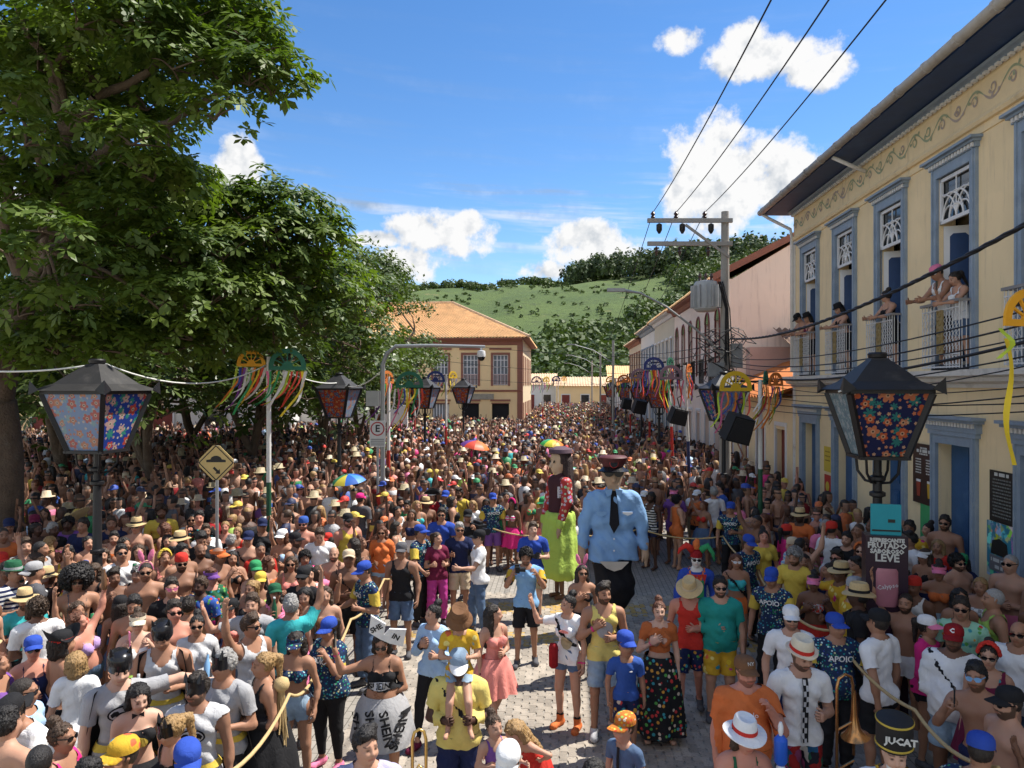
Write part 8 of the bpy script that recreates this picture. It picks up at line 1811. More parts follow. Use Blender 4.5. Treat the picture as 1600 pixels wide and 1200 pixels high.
 bt = MB(); bt.add([(0,-.062,1.452),(-.05,-.062,1.478),(-.05,-.06,1.425),(.05,-.062,1.478),(.05,-.06,1.425)],[(0,1,2),(0,4,3)]); o = bt.build('bow_tie',MATS['cloth'],b3['root']); o.color = (*CL['black'],1)
 b4 = P_(308,1055,'tattooed man in sleeveless grey shirt wearing a black half mask',skin='olive',hair='short',hat='mask',beard=.8,top='vest',tc='lgrey',bot='pants',bc='black',arms=('down','down'),face=-12,hy=-18,H=1.76,extra=(('belt','yellow'),),fine=True); wing_emblem(b4)
 b5 = P_(350,1018,'man with grey hair, black cape and grey shirt holding a phone',skin='tan',hair='short',hc='grey',hat='mask',top='tee',tc='grey',bot='pants',bc='black',arms=('cup','hold'),face=-30,hy=-25,H=1.80,extra=(('belt','yellow'),)); wing_emblem(b5,1.27); cape(b5,'dgrey')
 b6 = P_(272,1118,'woman with blond ponytail and black half mask seen from the side',g='f',skin='light',hair='ponytail',hc='blond',hat='mask',top='tank',tc='black',bot='leggings',bc='black',arms=('hold','cup'),face=-55,hy=-10,hp=10); project_print(b6,b6['shirt'],poly_mesh(oval(0,1.22,.07,.05)),'emblem_oval','yellow')
 P_(190,1158,'man in orange and blue flowered cap with flower garland at the bottom left',skin='tan',hair='short',beard=.8,hat='cap',hatc='hawaii',top='tee',tc='orange',tmat='hawaii',arms=('down','cup'),face=-60,extra=(('necklace','lime','hawaii'),))
 support(292, 1162, 'helper in blue cap at the bottom left edge', ('down', 'rope'), 10, hp=16)
 P_(62,1078,'man in black cap bending forward in a black and white shirt',skin='tan',hair='short',hat='capback',hatc='black',top='tee',tc='white',tmat='stripes',arms=('down','fwd'),face=-50,lean=18,hp=10)
 P_(38,1060,'man with cropped hair and glasses facing right at the left edge',skin='tan',hair='buzz',hc='dark',gl=True,top='tee',tc='lightblue',face=70,hy=10)
 P_(10,1108,'dark haired man with bare back in the lower left corner',skin='light',hair='short',hc='black',top=None,bot='trunks',bc='navy',face=140,H=1.78)
 P_(97,1130,'brown haired woman with sunglasses in a hot pink top facing right',g='f',skin='tan',hair='bun',hc='brown',gl=True,top='tank',tc='hotpink',face=60,arms=('cup','relax'),bot='skirt',bc='black')
 P_(62,1165,'man with short dark hair seen from behind at the bottom edge',skin='tan',hair='buzz',hc='black',top=None,bot='shorts',bc='black',face=170)
 P_(140,1190,'man with shaved sides and black earring at the very bottom left',skin='tan',hair='short',hc='black',top=None,bot='shorts',bc='denim',face=120)
 P_(-4,1020,'woman in purple top cut by the left picture edge',g='f',skin='tan',hair='longwavy',hc='auburn',top='tank',tc='purple',face=60,bot='skirt',bc='black')
 P_(52,998,'older woman in bright blue cap and navy top with mouth open',g='f',skin='red',hair='short',hc='brown',hat='cap',hatc='royal',gl=True,top='strap',tc='navy',fat=2,face=10,hp=-4,bot='skirt',bc='navy',arms=('belly','relax'))
 pr = P_(98,988,'bare shouldered man in a black pirate hat with red headscarf',skin='tan',hair='bob',hc='dark',hat='pirate',hatc='black',bandc='red',top=None,bot='shorts',bc='black',face=115,arms=('down','relax'))
 P_(120,1018,'fair haired woman in a white and blue sailor collar top seen from behind',g='f',skin='light',hair='bob',hc='blond',top='tee',tc='white',bot='skirt',bc='white',face=168)
 wl = P_(136,950,'laughing woman leaning back in a pale bikini with a bottle raised',g='f',skin='red',hair='longwavy',hc='auburn',top='bikini',tc='lilac',bot='hotpants',bc='denim',arms=('down','up'),face=60,side=-14,fat=2); held('bottle',wl,1,'brown','brown bottle raised by the woman leaning back')
 gc = P_(55,938,'young woman in olive cap and pink bikini top',g='f',skin='light',hair='bob',hc='brown',hat='cap',hatc='khaki',top='bikini',tc='pink',bot='hotpants',bc='black',arms=('phone','relax'),face=20,hy=15)
 pk_ = P_(30,893,'man in pink short sleeved shirt with sunglasses and a dark cup',skin='fair',hair='buzz',hc='brown',gl=True,top='polo',tc='salmon',bot='shorts',bc='beige',arms=('cup','chest'),face=4,fat=2); held('cup',pk_,0,'dgrey','dark cup held by the man in the pink shirt')
 af = P_(120,895,'shirtless tattooed man in a huge curly black wig with braces',skin='tan',hair='afro',hc='black',gl=True,top=None,bot='shorts',bc='black',arms=('relax','cup'),face=10,fat=1,extra=(('suspenders','dgrey'),),H=1.78); held('can',af,1,'green','green can held by the man in the curly wig')
 wh_ = P_(190,853,'man in white T-shirt drinking from a green can',skin='tan',hair='short',hc='black',gl=True,top='tee',tc='white',bot='shorts',bc='navy',arms=('down','drink'),face=20,hp=-8,H=1.80); held('can',wh_,1,'green','green can at the mouth of the man in white')
 bm = P_(228,880,'smiling shirtless man with pink rabbit ears and sunglasses',skin='tan',hair='buzz',hat='bunny',hatc='pink',gl=True,beard=.5,top=None,bot='trunks',bc='black',arms=('down','back'),face=2,H=1.80)
 P_(268,905,'man in black shirt with striped sleeves and pink sunglasses',skin='light',hair='short',gl='pink',top='tee',tc='black',bot='shorts',bc='dgrey',arms=('belly','face'),face=12)
 P_(272,940,'sunburnt shirtless man with dark hair and black sunglasses',skin='red',hair='short',gl=True,top=None,bot='trunks',bc='navy',face=18,arms=('down','down'))
 bt_ = P_(313,832,'bearded man in black T-shirt looking down at his cup',skin='tan',hair='short',hc='black',beard=1,top='tee',tc='black',bot='shorts',bc='dgrey',arms=('cup','down'),face=18,hp=26,H=1.82); held('cup',bt_,0,'lgrey','pale cup of the bearded man looking down')
 P_(330,890,'woman in purple visor and green flowered long sleeved blouse',g='f',skin='red',hair='short',hc='auburn',hat='visor',hatc='purple',top='longsleeve',tc='darkgreen',tmat='floral',bot='shorts',bc='navy',arms=('fold','belly'),face=16,hy=25,fat=2,extra=(('belt','hotpink'),))
 P_(363,862,'woman with long black hair holding a hand to her mouth',g='f',skin='tan',hair='long',hc='black',top='bikini',tc='black',bot='skirt',bc='black',arms=('relax','face'),face=14)
 vs = P_(215,958,'woman in straw coloured visor filming with a pink phone',g='f',skin='fair',hair='bun',hc='brown',hat='visor',hatc='cream',bandc='cream',gl=True,top='bikini',tc='white',bot='skirt',bc='lime',arms=('phone','phone'),face=4,fat=2); held('phone',vs,0,'pink','pink phone held up by the woman in straw visor')
 dm = P_(392,962,'man in white vest with orange letters waving one arm high',skin='tan',hair='quiff',hc='brown',top='tank',tc='lgrey',bot='shorts',bc='black',arms=('up','down'),face=38,hy=20,gl=True); project_print(dm,dm['shirt'],text_mesh('DES',.09,0,1.24,0,.004),'lettering','orange')
 ow = P_(308,962,'woman with glasses shouting in a white T-shirt, holding a water bottle',g='f',skin='tan',hair='bun',hc='black',gl=True,top='tee',tc='lgrey',bot='shorts',bc='denim',arms=('cup','cup'),face=2,fat=2); held('bottle',ow,1,'sky','small water bottle of the shouting woman')
 # ---- left middle
 f1 = P_(14,812,'person in navy cap filming with a pale phone at the left edge',skin='tan',hair='short',hat='cap',hatc='navy',top='tank',tc='salmon',arms=('phone','phone'),face=10); held('phone',f1,0,'beige','pale phone filming at the left edge')
 f2 = P_(54,806,'shirtless man with sunglasses filming with a light blue phone',skin='olive',hair='short',hat='cap',hatc='maroon',gl=True,top=None,bot='trunks',bc='black',arms=('phone','relax'),face=6); held('phone',f2,0,'lightblue','light blue phone of the shirtless man at left')
 P_(69,795,'smiling woman in white strap top near the trunk',g='f',skin='light',hair='longwavy',hc='brown',top='strap',tc='white',bot='skirt',bc='white',face=-6)
 P_(122,812,'person in gold bikini under a huge straw sombrero tilted back',g='f',skin='tan',hair='longwavy',hc='blond',hat='sombrero',hatc='straw',bandc='beige',top='bikini',tc='gold',bot='skirt',bc='gold',face=60,hp=-38,arms=('out','relax'))
 P_(40,842,'young man in checked shirt with sunglasses on his forehead',skin='light',hair='short',hc='brown',top='polo',tc='brown',tmat='plaid',face=16)
 P_(64,846,'young man in profile with short black hair and grey vest',skin='tan',hair='buzz',hc='black',top='vest',tc='grey',face=75,arms=('relax','cup'))
 P_(79,838,'blond woman with her back turned in navy and white striped top',g='f',skin='tan',hair='longwavy',hc='blond',top='bandeau',tc='navy',tmat='stripes',bot='skirt',bc='navy',arms=('relax','out'),face=120)
 P_(22,882,'man in green felt hat and dark striped shirt at the left edge',skin='tan',hair='short',hat='fedora',hatc='darkgreen',bandc='grey',top='tee',tc='navy',tmat='stripes',face=50,arms=('hold','relax'))
 P_(55,880,'man in grey cap carrying a silver backpack',skin='tan',hair='short',hat='capback',hatc='grey',top='tee',tc='dgrey',face=110,extra=(('harness','lgrey'),))
 P_(213,812,'shirtless man in straw hat pointing to the left',skin='light',hair='short',hat='straw',hatc='straw',gl=True,top=None,bot='shorts',bc='red',arms=('out','relax'),face=-10)
 P_(262,836,'woman with dark wavy hair wearing a green garland',g='f',skin='light',hair='longwavy',hc='dark',top='bikini',tc='green',bot='skirt',bc='green',face=4,extra=(('necklace','green','hawaii'),))
 P_(282,834,'person seen from behind in a tilted pale straw hat',skin='tan',hair='short',hat='straw',hatc='straw',top='tee',tc='salmon',face=150)
 P_(300,803,'man with short hair and sunglasses in a white shirt with open collar',skin='tan',hair='buzz',hc='black',gl=True,top='polo',tc='white',face=-4)
 P_(352,815,'fair woman in black and orange swimsuit with a cup',g='f',skin='red',hair='ponytail',hc='blond',top='swimsuit',tc='black',face=-6,arms=('cup','relax'),bot='shorts',bc='denim')
 P_(334,796,'man in red T-shirt facing right near the diamond road sign',skin='tan',hair='short',hc='black',top='tee',tc='darkred',face=70,arms=('relax','phone'))
 P_(388,832,'shirtless man in navy cap with a dark body strap',skin='light',hair='short',hat='cap',hatc='navy',top=None,bot='shorts',bc='black',face=-12,extra=(('harness','black'),),arms=('cup','relax'))
 # ---- middle left along the rope
 cg = P_(430,915,'woman in camouflage cap raising a green bottle',g='f',skin='tan',hair='longwavy',hc='black',hat='cap',hatc='darkgreen',top='bikini',tc='pink',bot='skirt',bc='black',arms=('phone','relax'),face=14,hp=-10,extra=(('necklace','pink'),)); held('bottle',cg,0,'darkgreen','green bottle raised by the woman in camouflage cap')
 P_(477,918,'woman with long black hair in a white strapless top looking down',g='f',skin='light',hair='long',hc='black',top='bandeau',tc='cream',bot='pants',bc='black',face=-10,hp=14,arms=('relax','down'))
 P_(508,917,'smiling woman with long brown hair beside the white strapless top',g='f',skin='light',hair='longwavy',hc='brown',top='bandeau',tc='brown',bot='skirt',bc='black',face=6)
 P_(460,942,'girl with light brown hair in a pink bikini at the rope',g='f',skin='fair',hair='longwavy',hc='auburn',top='bikini',tc='pink',bot='skirt',bc='pink',face=6,H=1.5)
 P_(463,988,'woman in shiny blue visor, navy bikini and denim shorts',g='f',skin='tan',hair='longwavy',hc='dark',hat='visor',hatc='support_print',top='bandeau',tc='navy',tmat='support_print',bot='hotpants',bc='ldenim',arms=('cup','relax'),face=-20,hp=10,shoe=None)
 bl_ = P_(412,1020,'blond woman in black vest with wrapped rope at her side',g='f',skin='tan',hair='ponytail',hc='blond',top='tank',tc='black',bot='longskirt',bc='black',face=-70,arms=('relax','hold'),fat=2,H=1.70)
 P_(455,870,'woman with sunglasses and long hair in a coral top',g='f',skin='tan',hair='longwavy',hc='brown',gl=True,top='tank',tc='salmon',bot='skirt',bc='salmon',face=-4)
 th = P_(474,888,'man in black cap giving a thumbs up with one arm raised',skin='tan',hair='short',hat='cap',hatc='black',gl=True,top='tee',tc='black',face=-20,arms=('phone','wave'))
 P_(545,862,'shirtless dark skinned man in a beige cap laughing',skin='brown',hair='short',hat='cap',hatc='beige',top=None,bot='shorts',bc='black',face=4,hp=-14,arms=('belly','relax'),extra=(('harness','black'),),H=1.78)
 P_(500,826,'man looking down in a white T-shirt with red print',skin='light',hair='short',hc='brown',top='tee',tc='white',face=0,hp=24,H=1.78)
 P_(462,834,'bearded man in black cap and dark tank top facing right',skin='olive',hair='short',hat='cap',hatc='black',beard=1,top='tank',tc='dgrey',face=60)
 P_(485,757,'tall bald tattooed man with bare chest in sunglasses',skin='light',hair=None,gl=True,beard=.8,top=None,bot='shorts',bc='black',face=2,H=1.88)
 P_(563,772,'man in pink cap and grey T-shirt seen from behind',skin='tan',hair='short',hat='cap',hatc='hotpink',top='tee',tc='dgrey',face=150,H=1.78)
 P_(675,768,'person in black pirate hat with red face scarf',skin='tan',hair='bob',hat='pirate',hatc='black',bandc='white',top='tee',tc='darkred',face=0)
 P_(410,812,'man in navy cap and black T-shirt near the green pole',skin='olive',hair='short',hat='cap',hatc='navy',top='tee',tc='black',face=6)
 P_(452,800,'dark haired woman with wrap sunglasses near the green pole',g='f',skin='light',hair='long',hc='black',gl=True,top='bikini',tc='white',bot='skirt',bc='white',face=-8)
 P_(627,850,'young man in dark cap with bare shoulders at the rope',skin='olive',hair='short',hat='cap',hatc='dgrey',top='tank',tc='black',face=-14)
 P_(620,815,'woman in white blouse with long dark hair at the rope',g='f',skin='light',hair='long',hc='dark',top='tank',tc='cream',bot='shorts',bc='black',face=80)
 # ---- right side crowd
 P_(1150,866,'woman in turquoise crop top with white sunglasses and dark curls',g='f',skin='tan',hair='longwavy',hc='auburn',gl='white',top='crop',tc='turquoise',bot='hotpants',bc='orange',face=8,extra=(('harness','black'),),arms=('relax','down'))
 P_(1256,866,'woman with very long black hair in lilac bikini and denim shorts',g='f',skin='tan',hair='long',hc='black',top='bikini',tc='lilac',bot='hotpants',bc='ldenim',face=-6,arms=('belly','cup'))
 P_(1296,880,'woman in navy vest seen from the left side',g='f',skin='tan',hair='bun',hc='dark',top='tank',tc='navy',bot='shorts',bc='navy',face=-78,fat=2,arms=('cup','fwd'))
 P_(1340, 872, 'black haired man in pale yellow shirt facing left', skin='tan', hair='quiff', hc='black', top='tee', tc='paleyellow', face=-70)
 P_(1334,905,'older man in grey bandana and bright flowered shirt facing left',skin='light',hair='short',hc='grey',hat='bandana',hatc='grey',top='polo',tc='sky',tmat='hawaii',face=-60)
 P_(1365,900,'man in patterned grey beanie and teal shirt facing left',skin='tan',hair='short',hc='grey',hat='bandana',hatc='dgrey',top='tee',tc='turquoise',face=-50)
 tw = P_(1372,955,'tall young man in white T-shirt and black cap standing sideways',skin='tan',hair='short',hat='cap',hatc='black',top='tee',tc='white',bot='shorts',bc='black',face=-130,H=1.84,arms=('down','back'))
 P_(1450,965,'woman in white and pink trucker cap with a pink jacket',g='f',skin='tan',hair='ponytail',hc='dark',hat='cap',hatc='white',bandc='pink',top='longsleeve',tc='hotpink',bot='hotpants',bc='black',face=60,arms=('fold','cup'))
 rc = P_(1490,980,'large man in dark red cap and white T-shirt with arms crossed',skin='brown',hair='short',hat='cap',hatc='darkred',beard=.8,top='tee',tc='white',bot='shorts',bc='ldenim',face=-14,fat=3,arms=('fold','fold'),H=1.78,extra=(('harness','black'),)); flat_text('C',.06,MATS['white_paint'],rc['root'],rc['rec']['head'] @ Matrix.Translation((0,-.095,.225)) @ Matrix.Rotation(R_(68),4,'X'),bold=.003)
 sf_ = P_(1537,1040,'laughing shirtless man with blue mirror sunglasses taking a selfie',skin='tan',hair='short',hc='black',gl='sky',beard=.7,top=None,bot='shorts',bc='navy',face=-18,arms=('phone','down'),side=-5,extra=(('bracelet','black'),)); held('phone',sf_,0,'black','black phone of the man taking a selfie')
 P_(1575,1078,'bearded shirtless man in black cap at the right edge facing left',skin='light',hair='short',hat='cap',hatc='black',beard=1,gl=True,top=None,bot='shorts',bc='dgrey',face=-60)
 P_(1552,920,'grey haired man in lime green tank top turned to the left',skin='tan',hair='buzz',hc='grey',top='tank',tc='lime',face=-80,H=1.78)
 P_(1545,1008,'woman with a red flower in her hair and sunglasses',g='f',skin='light',hair='bun',hc='dark',hat='flower',hatc='red',gl=True,top='tank',tc='maroon',tmat='floral',bot='skirt',bc='maroon',face=-10)
 P_(1592,972,'man in white T-shirt with glasses cut by the right edge',skin='tan',hair='balding',hc='dark',gl=True,top='tee',tc='white',face=-20,fat=2)
 P_(1502,935,'man in green patterned shirt with sunglasses in the right crowd',skin='tan',hair='short',gl=True,top='polo',tc='mint',tmat='floral',face=-10)
 P_(1500,920,'woman with white headband and black hair in the right crowd',g='f',skin='tan',hair='long',hc='black',top='strap',tc='black',face=10,bot='skirt',bc='black')
 dst = S(12.78-.12,6.28); P_(1508,815,'shirtless bearded man in sunglasses standing in the open blue doorway',pos=(dst.x,dst.y,0),z=.25,skin='tan',hair='short',beard=1,gl=True,top=None,bot='trunks',bc='royal',bmat='floral',arms=('cup','down'),face=-20,H=1.80)
 dst = S(12.78+.32,6.22); dw = P_(1490,842,'woman in beige strapless dress pointing from the blue doorway',g='f',pos=(dst.x,dst.y,0),z=.25,skin='light',hair='bun',hc='dark',top='dress',tc='beige',bot=None,arms=('wave','belly'),face=-55,H=1.60)
 P_(1422,832,'young man in white T-shirt looking left beside the display stand',skin='olive',hair='quiff',hc='black',top='tee',tc='white',face=-75,H=1.76)
 P_(1300,817,'man in red bandana and white T-shirt seen from behind',skin='tan',hair='short',hat='bandana',hatc='red',top='tee',tc='white',face=140)
 P_(1345,850,'woman with red flower crown and sunglasses holding a phone',g='f',skin='fair',hair='longwavy',hc='auburn',hat='flower',hatc='orange',gl=True,top='tank',tc='turquoise',face=-12,bot='skirt',bc='turquoise',arms=('phone','relax'))
 P_(1237,842,'woman in striped top with a pale headscarf facing left',g='f',skin='light',hair='bun',hat='bandana',hatc='beige',top='tee',tc='sky',tmat='stripes',bot='skirt',bc='beige',face=-60)
 # ---- on the balconies
 def on_bal(u, label, out=.02, **k):
  p = S(u, 6.5-out); return person(0, 0, label, pos=(p.x, p.y, 0), z=4.47, **k)
 bal = dict(lean=13, arms=('rail', 'rail'))
 on_bal(CEN[3]+.22,'man in white tank top and pink white cap leaning on the nearest balcony',g='m',skin='tan',hair='short',hat='cap',hatc='pink',bandc='white',top='tank',tc='white',bot='shorts',bc='black',face=-62,hp=14,H=1.78,**bal)
 wp_ = on_bal(CEN[3]-.28,'woman in white top looking at her phone on the nearest balcony',g='f',skin='light',hair='ponytail',hc='dark',top='tank',tc='white',bot='shorts',bc='denim',face=-62,hp=18,lean=10,arms=('phone','rail'),H=1.6); held('phone',wp_,0,'black','black phone of the woman on the nearest balcony')
 on_bal(CEN[4]-.1,'woman in black top with a red phone on the second balcony',g='f',skin='light',hair='bun',hc='dark',top='strap',tc='black',bot='shorts',bc='black',face=-60,hy=-30,H=1.62,**bal)
 on_bal(CEN[5]-.05,'woman in black hat leaning on the third balcony',g='f',skin='light',hair='longwavy',hc='black',hat='fedora',hatc='black',top='bikini',tc='black',bot='shorts',bc='black',face=-62,hp=12,H=1.62,**bal)
 on_bal(CEN[6]+.15,'person in black cap leaning out over the farthest balcony',g='m',skin='light',hair='short',hat='cap',hatc='black',top=None,bot='shorts',bc='black',face=-62,hp=16,lean=24,arms=('rail','rail'),H=1.7)
 on_bal(CEN[6]-.22,'second person in dark hat on the farthest balcony',g='f',skin='light',hair='long',hc='black',hat='fedora',hatc='black',top='bikini',tc='maroon',bot='shorts',bc='black',face=-60,hp=10,H=1.62,**bal)
people_front()
# the rope round the lane, with its knotted tassel
pm('rope_gold', (.50, .36, .17), .9, .25, 30, .6, 120)
def rope(label, pts, r=.017):
 m = MB(); out = []
 for i in range(len(pts)-1):
  a, b = Vector(pts[i]), Vector(pts[i+1])
  for k in range(8): t = k/8; out.append(a+(b-a)*t-Vector((0, 0, .12*4*t*(1-t))))
 out.append(Vector(pts[-1])); m.tube(out,r,6); return tag(m.build('rope',MATS['rope_gold'],smooth=True),label,'rope','ropes held round the lane')
rope('pale rope running up the left side of the open lane',[at(345,1215,5.2),at(452,1085,6.9),at(497,1040,8.1),at(548,968,9.6),at(600,905,11),at(640,870,13),at(665,835,15)])
rope('pale rope along the right side of the open lane',[at(1560,1200,5.2),at(1430,1110,6.6),at(1300,985,8.4),at(1218,935,10),at(1180,880,12.6),at(1130,838,15.6),at(1000,826,16.4)])
rope('pale rope across the back of the open lane', [at(770, 826, 16.6), at(880, 832, 16.6), at(1000, 826, 16.4)])
ts = empty('rope_tassel',at(440,1075,6.85)-Vector((0,0,.55)),0,'frayed knotted end of the rope hanging beside the blond woman in black','rope'); m = MB(); rr = random.Random(2)
for i in range(26): a = rr.uniform(0,6.28); r0 = rr.uniform(0,.05); m.tube([(r0*math.cos(a)*.5,r0*math.sin(a)*.5,.55),(r0*math.cos(a),r0*math.sin(a),.3),(r0*math.cos(a)*1.6+rr.uniform(-.03,.03),r0*math.sin(a)*1.6,rr.uniform(0,.15))],.008,4)
m.build('fringe',MATS['rope_gold'],ts); m = MB(); m.lathe([(.0,.50),(.06,.54),(.075,.58),(.06,.63),(0,.66)],12); m.build('knot',MATS['rope_gold'],ts,smooth=True)
# =================================================================== the rest of the crowd
XL = lambda y: np.interp(y,[4,7,8.5,10.5,13.5,16.6],[-1.95,-2.3,-2.5,-2.75,-2.4,-1.9]); XR = lambda y: np.interp(y,[4,8,10,12.5,16.6],[3.5,3.95,4.0,4.3,4.9])
taken = [(p['loc'].x, p['loc'].y) for p in PEOPLE if p['root'].location.z < 2]
cells = {}
def near_any(x, y, r):
 i, j = int(x//.7), int(y//.7)
 for a in (i-1, i, i+1):
  for b in (j-1, j, j+1):
   for (u, v) in cells.get((a, b), ()):
    if (u-x)**2+(v-y)**2 < r*r: return True
 return False
def put_cell(x, y): cells.setdefault((int(x//.7), int(y//.7)), []).append((x, y))
for q in taken: put_cell(*q)
for q in ((-9.9, 14.2), (-9.6, 14.0), (-10.2, 14.1), (-9.9, 14.7), (-9.6, 14.5)): put_cell(*q)
rc_ = random.Random(77); spots = []
def try_spots(n, y0, y1, xmin, xmax, r):
 for _ in range(n):
  y = rc_.uniform(y0, y1); x = rc_.uniform(xmin(y), xmax(y))
  if y < 16.8 and XL(y) < x < XR(y): continue
  v = x*EV.x+y*EV.y
  if v > 6.05 or near_any(x, y, r if y > (8.4 if x < 0 else 8.8) else .66): continue
  if y > 59 and v < -3.1: continue
  put_cell(x, y); spots.append((x, y))
try_spots(6500, 4.9, 17, lambda y: -.74*y-.4, lambda y: .0693*y+6.2, .43)
try_spots(26000, 16.6, 36, lambda y: -.73*y, lambda y: .0693*y+6.15, .50)
try_spots(16000, 36, 59.5, lambda y: -.66*y, lambda y: .0693*y+6.15, .60)
try_spots(7000, 59.5, 112, lambda y: .0693*y-3.2, lambda y: .0693*y+6.1, .66)
spots.sort(key=lambda p: p[1]-(4 if -2.6 < p[0] < 5.4 and p[1] < 18.2 else 0))
N_ONE = 300-len(PEOPLE)
one, rest = spots[:N_ONE], spots[N_ONE:]
LAND = [((-6.2,11),'the left lantern post'),((-9.9,14),'the thick tree trunk'),((-5.2,13),'the diamond road sign'),((-5.0,15.2),'the green pole'),((4.7,9.4),'the right lantern post'),((6,12.8),'the open blue door'),((5.4,16.3),'the yellow fan board'),((4.9,10.4),'the display stand'),((-2.2,8),'the left rope'),((-2.5,13),'the upper left rope'),((4.0,13),'the right rope'),((-4.4,6),'the costume group'),((-6.4,8),'the left picture edge'),((0,17),'the back rope'),((4.5,7),'the trombone player'),((-3.6,10.2),'the man with rabbit ears')]
def where(x, y):
 k = sorted(LAND, key=lambda q: (q[0][0]-x)**2+(q[0][1]-y)**2)[0]; dx, dy = x-k[0][0], y-k[0][1]
 if abs(dx) < .5 and abs(dy) < .5: return 'right by '+k[1]
 return ('right of ' if dx > 0 else 'left of ') + k[1] if abs(dx) > abs(dy) else ('behind ' if dy > 0 else 'in front of ') + k[1]
WORD = dict(lgrey='pale grey',dgrey='dark grey',paleyellow='pale yellow',darkred='dark red',darkgreen='dark green',lightblue='light blue',ldenim='pale denim',hotpink='hot pink',mint='mint green',sky='sky blue',royal='royal blue',lime='lime green')
SKP = ['tan','tan','light','olive','olive','brown','red','light','tan','brown','dark']; TOPC = ['white','white','black','black','red','yellow','blue','navy','green','pink','orange','grey','purple','turquoise','salmon','hotpink','lime','darkred','lightblue','dgrey']
MA = [('down','relax'),('cup','down'),('relax','belly'),('up','relax'),('phone','relax'),('fold','fold'),('chest','cup'),('wave','down')]
def fill_person(x, y, i):
 for tries in range(40):
  g = 'm' if rc_.random() < .5 else 'f'; ar = MA[rc_.randrange(8)]; fat = rc_.choice([0,1,1,2]) if g == 'm' else rc_.choice([0,1,1,2]); hp = rc_.choice([0,0,12]);
  if ar in (('phone', 'relax'), ('fold', 'fold'), ('chest', 'cup'), ('wave', 'down')): fat, hp = 1, 0
  elif ar == ('up', 'relax'): fat, hp = 1, 0
  else: hp = 0 if fat != 1 else hp
  skin = rc_.choice(SKP); col = rc_.choice(TOPC); gl = rc_.random() < .45; hatk = rc_.random(); hat = None
  if g == 'm': top = rc_.choice([None,None,'tee','tee','tee','tank']); hair = rc_.choice(['short','short','buzz','quiff','curly','balding']); bot = rc_.choice(['shorts','trunks'])
  else: top = rc_.choice(['bikini','bikini','bandeau','tank','strap','crop','tee']); hair = rc_.choice(['long','longwavy','longwavy','ponytail','bun','bob']); bot = rc_.choice(['hotpants','skirt','hotpants'])
  hc = rc_.choice(['black','dark','dark','brown','brown','auburn','blond']) if g == 'f' else rc_.choice(['black','black','dark','brown','grey'])
  hatc = 'black'
  if hatk < .09: hat, hatc = 'cap', rc_.choice(['black', 'white', 'red', 'navy', 'yellow', 'green'])
  elif hatk < .13: hat, hatc = 'straw', 'straw'
  elif hatk < .22: hat, hatc = 'visor', rc_.choice(['white', 'pink', 'orange'])
  elif hatk < .26 and g == 'f': hat, hatc = 'flower', rc_.choice(['red', 'orange', 'yellow', 'hotpink'])
  elif hatk < .28: hat, hatc = 'bandana', rc_.choice(['red', 'blue'])
  cw = WORD.get(col,col); hw = {'long': 'long','longwavy': 'wavy','ponytail': 'ponytailed','bun': 'tied up','bob': 'chin length','short': 'short','buzz': 'cropped','quiff': 'swept up','curly': 'curly','balding': 'thinning'}[hair]
  tw = {None: 'bare chested','tee': 'in %s T-shirt' % cw,'tank': 'in %s tank top' % cw,'bikini': 'in %s bikini top' % cw,'bandeau': 'in %s strapless top' % cw,'strap': 'in %s strap top' % cw,'crop': 'in %s crop top' % cw}[top]
  ht = {None: ' with %s %s hair' % (hw,hc if hc != 'dark' else 'dark brown'),'cap': ' with %s cap' % hatc,'straw': ' with straw hat','visor': ' with %s visor' % hatc,'flower': ' with %s flower crown' % WORD.get(hatc,hatc),'bandana': ' with %s bandana' % hatc}[hat]
  lab = ('man ' if g == 'm' else 'woman ')+tw+ht+(' and sunglasses' if gl else '')+', '+where(x, y)
  if len(lab.replace('-', ' ').split()) > 15: lab = lab.replace(' and sunglasses', '', 1); gl = gl and ' and sunglasses' in lab
  if lab not in USED and len(lab.replace('-', ' ').split()) <= 16: break
 USED.add(lab); face = rc_.gauss(8 if x < 0 else -22, 28) if rc_.random() < .85 else rc_.uniform(90, 270); v = x*EV.x+y*EV.y
 tm = 'cloth' if rc_.random() < .68 else rc_.choice(['stripes', 'floral', 'plaid', 'hawaii'])
 return person(0,0,lab,g=g,pos=(x,y,0),z=.12 if (v > 4.2 or v < -7.3) else 0,skin=skin,hair=hair,hc=hc,hat=hat,hatc=hatc,gl=gl,top=top,tc=col,tmat=tm,bot=bot,bc=rc_.choice(['denim','black','navy','white','ldenim','khaki',col]),arms=ar,fat=fat,hp=hp,face=face,beard=rc_.choice([0,0,.5,1]) if g == 'm' else 0,H=(1.74 if g == 'm' else 1.63)*rc_.uniform(.92,1.06),shoe=None if y > 9 else 'shoes',group='people of the carnival crowd')
for i, (x, y) in enumerate(one): fill_person(x, y, i)
